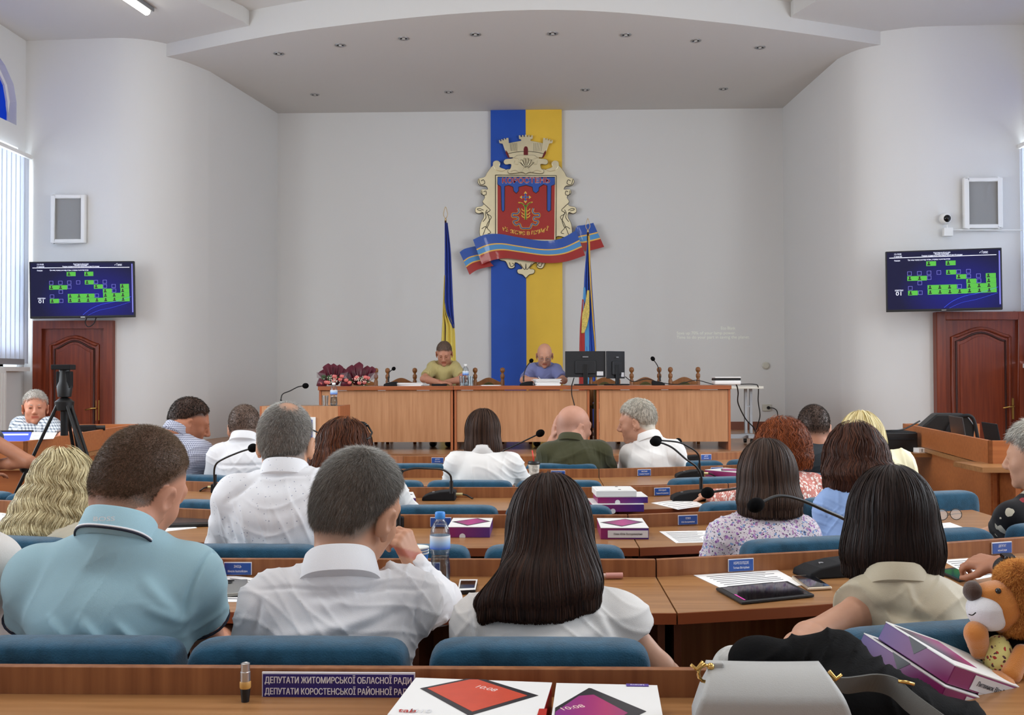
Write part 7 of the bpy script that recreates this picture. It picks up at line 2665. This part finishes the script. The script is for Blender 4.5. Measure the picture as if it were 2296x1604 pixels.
# --- fifth row ---------------------------------------------------------------
p17 = person('bald man in an olive uniform shirt, turned to the right with a raised hand', (1287, 957), 6.72, 1.12, yaw=-58, pitch=8, roll=4,
             nk=(1280, 988, 6.66), sh=((1232, 1018, 6.64), (1344, 1016, 6.66)), el=((1208, 1062, 6.78), (1366, 1062, 6.8)), wr=((1240, 985, 6.98), (1392, 1050, 7.0)), hipx=1285, skin=(194, 144, 122), hair=(120, 90, 80), shirt=OLV, seed=48, fold=.0055, bald=True, belly=1.08, dc=.13, puff=.008, sl=.75,
             hands=dict(L=dict(d=(.1, .2, 1), n=(1, .2, 0), curl=.12, side=-1)), nr=.062,
             ridge=[((1285, 1000, 6.5), (1285, 1045, 6.5), .006, -.003)])
collar(p17, OLV, .072, .094, .036, drop=.01)
p18 = person('man with short white-grey hair in a white polo, face turned left', (1428, 947), 6.75, 1.10, yaw=74, pitch=10, roll=0,
             nk=(1455, 982, 6.7), sh=((1418, 1020, 6.76), (1508, 1016, 6.66)), el=((1400, 1070, 6.9), (1532, 1066, 6.74)), wr=(None, None), hipx=1462, skin=(196, 144, 118), hair=(190, 184, 170), shirt=fabric('white_pique', (232, 231, 228)), seed=49, fold=.0055, belly=1.1, dc=.13, puff=.006, sl=.8,
             ridge=[((1470, 1000, 6.5), (1462, 1045, 6.5), .006, .004), ((1495, 1000, 6.5), (1505, 1045, 6.5), .006, -.004)])
short_hair(p18, (200, 194, 178), .014, 4500, .022, line=.016, low=-.055, rad=.0012, cols=(232, 228, 216), seed=28, up=.4)
collar(p18, MATS['white_pique'], .07, .09, .036, drop=.012)
p19 = person('man with short dark hair in a dark jacket, behind the red curls', (1824, 962), 6.45, 1.14, yaw=-6, pitch=4,
             nk=(1826, 995, 6.4), sh=((1772, 1026, 6.36), (1884, 1026, 6.38)), hipx=1826, hipY=6.42, skin=(178, 124, 98), hair=(44, 38, 34), shirt=DJACK, sleeve='long', seed=50, fade=(0, -.005, -.06), nr=.066)
short_hair(p19, (44, 38, 34), .007, 4000, .012, line=-.002, low=-.045, rad=.0011, seed=29)

# --- chairmen on the stage ---------------------------------------------------
p21 = person('man with cropped hair in a khaki polo, arms folded on the presidium table', (996, 793), 12.1, 1.08, yaw=180, pitch=30, floor=ZS,
             nk=(997, 812, 12.2), sh=((1018, 824, 12.18), (974, 824, 12.18)), el=((1040, 850, 11.98), (950, 850, 11.98)), wr=((1002, 857, 11.78), (985, 858, 11.72)), hipx=997, hipY=12.3, skin=(188, 132, 106), hair=(84, 72, 62), shirt=KHAKI, seed=51, fold=.0055, belly=1.05, sl=.78, puff=.004,
             hands=dict(L=dict(d=(-1, -.1, .0), n=(0, .2, -1), curl=.3), R=dict(d=(1, -.1, .02), n=(0, .2, -1), curl=.3)), fade=(0, -.02, -.06))
short_hair(p21, (88, 76, 66), .007, 3000, .010, line=.012, low=-.05, rad=.0013, seed=30)
collar(p21, KHAKI, .066, .088, .034, nd=(0, -.3, .95), open_=.7)
wb = MB()
wv = PY(988, 857, 11.735)
wb.lathe([(.0, .012), (.018, .012), (.02, .008), (.02, -.004)], tuple(wv - p21.off), 16)
wb.build('wristwatch', mat('watch_face', (225, 220, 205), .3), p21.root, smooth=True)
p22 = person('balding man with glasses in a lilac shirt writing at the presidium table', (1221, 797), 12.1, 1.10, yaw=180, pitch=26, floor=ZS,
             nk=(1221, 816, 12.2), sh=((1246, 830, 12.18), (1195, 830, 12.18)), el=((1264, 853, 11.98), (1174, 853, 11.98)), wr=((1240, 857, 11.76), (1202, 853, 11.74)), hipx=1221, hipY=12.3, skin=(202, 148, 122), hair=(150, 140, 130), shirt=LILAC, seed=52, fold=.0055, belly=1.15, dc=.125, sl=.8, puff=.004, bald=True,
             hands=dict(L=dict(d=(-1, -.2, 0), n=(0, .2, -1), curl=.4), R=dict(d=(.8, -.4, -.1), n=(.1, .2, -1), curl=.8)))
collar(p22, LILAC, .068, .092, .036, nd=(0, -.3, .95), open_=.8)
gl = MB()
for sx in (-1, 1):
    cc = p22.c + p22.R @ (np.array([sx * .032, .108, -.002]) * p22.hs) - p22.off
    gl.tube([tuple(cc + p22.R @ np.array([.024 * cos(k * pi / 8), 0, .017 * sin(k * pi / 8)])) for k in range(16)], .0022, 6, closed=True)
    gl.tube([tuple(p22.c + p22.R @ (np.array(v) * p22.hs) - p22.off) for v in ((sx * .056, .104, .0), (sx * .082, .03, .008), (sx * .084, -.005, .004))], .002, 6)
gl.build('spectacles', GREYM, p22.root, smooth=True)
pn = MB().tube([tuple(PY(1207, 846, 11.70) - p22.off), tuple(PY(1217, 856, 11.62) - p22.off)], .005, 8)
tag(pn.build('pen', WHITE, loc=tuple(p22.off), smooth=True), 'white pen in the hand of the man in the lilac shirt', 'pen')

# --- sides -------------------------------------------------------------------
p23 = person('smiling grey-haired man in a plaid shirt by the left door', (79, 915), 8.3, 1.08, yaw=206, pitch=2, floor=.12,
             nk=(80, 943, 8.38), sh=((112, 958, 8.25), (46, 956, 8.5)), el=((135, 982, 8.15), (30, 1000, 8.4)), wr=((166, 968, 8.05), (60, 990, 8.1)), hipx=80, hipY=8.45, skin=(196, 136, 110), hair=(180, 176, 168), shirt=PLAID, seed=53, fold=.0055, sl=1.0, puff=.015,
             hands=dict(L=dict(curl=.4)))
short_hair(p23, (176, 172, 164), .012, 3500, .02, line=.02, low=-.06, rad=.0012, cols=(220, 218, 210), seed=40)
collar(p23, PLAID, .066, .088, .034, open_=.8)
p24 = person('person at the left edge, only a bare bent arm in the picture', (-60, 925), 5.75, 1.0, yaw=-20, pitch=8, fem=True,
             nk=(-62, 970, 5.72), sh=((-130, 1005, 5.75), (-22, 985, 5.66)), el=(None, (66, 1036, 5.62)), wr=(None, (-70, 1047, 5.80)), hipx=-75, skin=(176, 120, 92), hair=(60, 44, 36), shirt=mat('grey_top', (90, 92, 100), .8), sleeve='none', seed=54)
long_hair(p24, [('e', (0, -.03, -.02), (.105, .098, .13)), ('e', (0, -.06, -.09), (.112, .08, .09))], (44, 32, 26), (44, 31, 24), (92, 66, 50), n=1500, steps=22, dl=.013, rad=.0016, wave=.002, wl=.2, seed=61, tail=2)
# ================================================================ bag, coat and plush lion on the right wing of the nearest desk
BAGL = mat('grey_leather', (168, 168, 165), .5, bump=.15, bscale=500)
BAGD = mat('grey_leather_dark', (120, 120, 118), .55)
GOLDH = mat('gold_hardware', (214, 176, 104), .22, metal=1)
bx, by = PY(1718, 1500, 1.75)[0], 1.75
zb = PY(1718, 1500, 1.75)[2] - ZT
hb = thing('handbag', 'light grey leather handbag with flap and gold clips on the nearest desk', 'handbag', (bx, by, ZT), radians(-1))
prof = [(0, .115, .052), (.02, .12, .056), (.06, .121, .054), (.1, .108, .044), (.125, .096, .03), (zb - .006, .092, .016)]
rings = []
for z, a, b in prof:
    rings.append([(a * abs(cos(t)) ** .35 * (1 if cos(t) > 0 else -1), .02 + b * abs(sin(t)) ** .6 * (1 if sin(t) > 0 else -1), z) for t in [2 * pi * k / 32 + .01 for k in range(32)]])
MB().loft(rings).build('bag_body', BAGL, hb, smooth=True, sharp=60)
vs, fs = [], []
NU, NV = 24, 20
for j in range(NV + 1):
    v = j / NV
    z = zb - (zb - .012) * v ** 1.5
    y = .03 - .075 * min(1, v * 2.2) ** .6 - .012 * sin(pi * min(1, v))
    w_ = .096 + .033 * smooth(0, .75, np.array(v)) - .05 * max(0, (v - .86) / .14) ** 2
    for i in range(NU + 1):
        u = -1 + 2 * i / NU
        vs.append((u * w_, y + .006 * u * u, z))
for j in range(NV):
    for i in range(NU):
        a = j * (NU + 1) + i
        fs.append((a, a + 1, a + NU + 2, a + NU + 1))
fl = MB().add(vs, fs).build('flap', BAGL, hb, smooth=True)
so = fl.modifiers.new('t', 'SOLIDIFY')
so.thickness = .004
so.offset = 1
ck = MB().box((.008, -.062, .058), (.022, .006, .026)).build('clasp', GOLDH, hb, bevel=.003)
MB().ball((.008, -.068, .054), (.006, .004, .009), 10).build('clasp_turn', GOLDH, ck, smooth=True)
for px_, py_ in ((1578, 1512), (1856, 1532)):
    q = PY(px_, py_, by) - np.array([bx, by, ZT])
    s = -1 if px_ < 1700 else 1
    g = MB()
    g.tube([tuple(q + np.array([s * .013 * cos(k * pi / 6) - s * .004, .0, .014 * sin(k * pi / 6)])) for k in range(12)], .003, 6, closed=True)
    g.tube([tuple(q + np.array(d_)) for d_ in ((s * .0, -.002, .02), (s * .012, -.004, .008), (s * .022, -.004, .016))], [.005, .004, .003], 8)
    g.ball(tuple(q + np.array([-s * .012, 0, .012])), .0065, 10)
    g.build('clip', GOLDH, hb, smooth=True)
    MB().box(tuple(q + np.array([-s * .02, .01, .012])), (.03, .02, .012)).build('strap_tab', BAGL, hb, bevel=.003)
path = crom([np.array(PY(*p)) - np.array([bx, by, ZT]) for p in ((1864, 1528, 1.75), (1900, 1536, 1.78), (1955, 1530, 1.80), (2000, 1540, 1.78), (2035, 1570, 1.74), (2075, 1600, 1.70), (2130, 1640, 1.66))], 6)
rg = []
for i, p_ in enumerate(path):
    t_ = i / (len(path) - 1)
    up_ = np.array([.004, -.010, .0175]) * min(1, .45 + t_ * 3)
    nrm = np.array([0, .0012, .0006])
    rg.append([p_ + up_ + nrm, p_ - up_ + nrm, p_ - up_ - nrm, p_ + up_ - nrm])
MB().loft(rg).build('shoulder_strap', mat('strap_webbing', (96, 96, 92), .8, bump=.3, bscale=900), hb)
q = path[20]
MB().tube([tuple(q + np.array(d_)) for d_ in ((-.004, -.012, .02), (.01, -.014, .019), (.022, -.012, .015))], .003, 6).build('strap_slider', GOLDH, hb, smooth=True)

COATM = mat('black_coat', (9, 9, 10), .9, spec=.15, bump=.3, bscale=200)


def blob(name, label, cat, prims, m, h=.006, amp=.006, seed=3, base=None, loc=None):
    S = SDF(h)
    for p in prims:
        if p[0] == 'e': S.ell(p[1], p[2], None, p[3] if len(p) > 3 else .04)
        else: S.cap(p[1], p[2], p[3], p[4], .03)
    V, Q = S.mesh()
    V = relax(V, Q, 2)
    V = V + normals(V, Q) * folds(V, amp, seed, .6)[:, None]
    if base is not None: V[:, 2] = np.maximum(V[:, 2], base)
    off = V.mean(0)
    off[2] = V[:, 2].min()
    o = npmesh(name, V, Q, m, None, off)
    o.location = off
    return tag(o, label, cat)


E_ = lambda px, py, Y, r, k=.04: ('e', PY(px, py, Y), r, k)
blob('coat', 'black coat heaped on the desk behind the grey handbag', 'coat', [E_(1760, 1490, 2.02, (.10, .06, .042)), E_(1840, 1478, 2.04, (.06, .05, .05)), E_(1700, 1478, 2.02, (.05, .05, .035)), E_(1890, 1500, 1.98, (.065, .07, .05)), E_(1890, 1482, 2.02, (.035, .04, .055)), E_(1940, 1560, 1.9, (.09, .07, .06)), E_(1900, 1590, 1.86, (.08, .06, .06)), E_(2000, 1590, 1.9, (.10, .09, .05)), E_(2080, 1600, 1.93, (.10, .08, .035))],
     COATM, amp=.010, seed=8, base=ZT + .001)
wbag = blob('tote_bag', 'small white patterned bag with black cord under the black coat', 'bag', [E_(1652, 1492, 2.1, (.035, .04, .036)), E_(1632, 1515, 2.08, (.03, .04, .04))], mat('white_print_bag', (222, 222, 218), .7, vary=.2, vscale=30, col2=(150, 150, 146)), amp=.003, base=ZT + .001)
cq = [np.array(PY(*p)) - np.array(wbag.location) for p in ((1630, 1495, 2.04), (1638, 1478, 2.04), (1652, 1474, 2.04), (1668, 1479, 2.04), (1660, 1486, 2.03))]
MB().tube(crom(cq, 5), .003, 6).build('cord', BLACK, wbag, smooth=True)

# plush lion
LY = 2.22
ORG = mat('plush_orange', (196, 122, 48), .9, sheen=.5, bump=.5, bscale=500)
PWH = mat('plush_white', (222, 220, 222), .95, sheen=.5, bump=.5, bscale=600)
PBR = mat('plush_brown', (62, 38, 24), .9, sheen=.4, bump=.4, bscale=500)
PYL = pattern('plush_shirt', (214, 204, 130), [([(170, 60, 54), (214, 204, 130), (90, 60, 60)], 1.4, .36)], 80)
MANE = hair_mat('plush_mane', (176, 106, 48), (226, 160, 84), .85)
lr = PY(2275, 1535, LY)
ln = thing('plush_lion', 'plush lion with a tan mane, white muzzle and black vest, right of the beige blouse', 'plush toy', (lr[0], LY, ZT))
lo0 = np.array([lr[0], LY, ZT])


def pl(name, prims, m, h=.0035, seed=1, amp=.0012, fib=None, parent=ln):
    S = SDF(h)
    for p in prims:
        if p[0] == 'e': S.ell(p[1], p[2], None, p[3])
        else: S.cap(p[1], p[2], p[3], p[4], .015)
    V, Q = S.mesh()
    V = relax(V, Q, 2)
    N = normals(V, Q)
    V = V + N * folds(V * 2, amp, seed)[:, None]
    ex = None
    mm = [m]
    if fib:
        n_, L_, rad_, mf = fib
        f = fibres(S, V, N, n_, L_, rad_, seed, lambda q: np.tile(np.array([.3, .1, -.9]), (len(q), 1)), .9, .55)
        ex = (f[0], f[1], 1)
        mm = [m, mf]
    return npmesh(name, V, Q, mm, parent, lo0, None, None, ex)


P_ = lambda px, py, dy, r, k=.02: ('e', PY(px, py, LY + dy), r, k)
hdl = pl('head', [P_(2250, 1362, .0, (.042, .05, .055)), P_(2222, 1330, -.005, (.034, .034, .022))], ORG)
pl('muzzle', [P_(2208, 1368, -.01, (.036, .042, .034)), P_(2222, 1390, -.01, (.03, .036, .022))], PWH, parent=hdl)
pl('nose', [P_(2181, 1326, -.005, (.018, .024, .022))], PBR, parent=hdl)
q = PY(2238, 1326, LY - .036) - lo0
MB().ball(tuple(q), .0065, 14).build('eye', GL, hdl, smooth=True)
MB().tube(crom([np.array(PY(x, y, LY - .055)) - lo0 for x, y in ((2172, 1378), (2180, 1380), (2188, 1374))], 4), .0012, 6).build('mouth_stitch', BLACK, hdl, smooth=True)
pl('mane', [P_(2300, 1345, .01, (.064, .075, .075)), P_(2278, 1400, .0, (.040, .06, .03)), P_(2290, 1295, .0, (.046, .055, .03))], mat('plush_mane_base', (150, 88, 40), .95), amp=.003, fib=(26000, .011, .0007, MANE))
bd = pl('body', [P_(2285, 1478, .0, (.056, .052, .062)), P_(2270, 1520, .0, (.06, .055, .03))], ORG)
pl('vest', [P_(2296, 1460, -.008, (.052, .056, .042)), P_(2215, 1448, .03, (.03, .03, .04)), P_(2308, 1500, -.004, (.045, .058, .05))], COATM, fib=(2500, .009, .0008, COATM))
pl('shirt', [P_(2240, 1478, -.022, (.030, .038, .05))], PYL)
pl('paw', [('c', PY(2196, 1458, LY - .01), PY(2188, 1420, LY - .03), .019, .024)], ORG)
pl('paw', [('c', PY(2290, 1462, LY - .05), PY(2268, 1512, LY - .07), .017, .021)], ORG)
pl('foot', [P_(2240, 1530, -.07, (.03, .04, .022))], ORG)
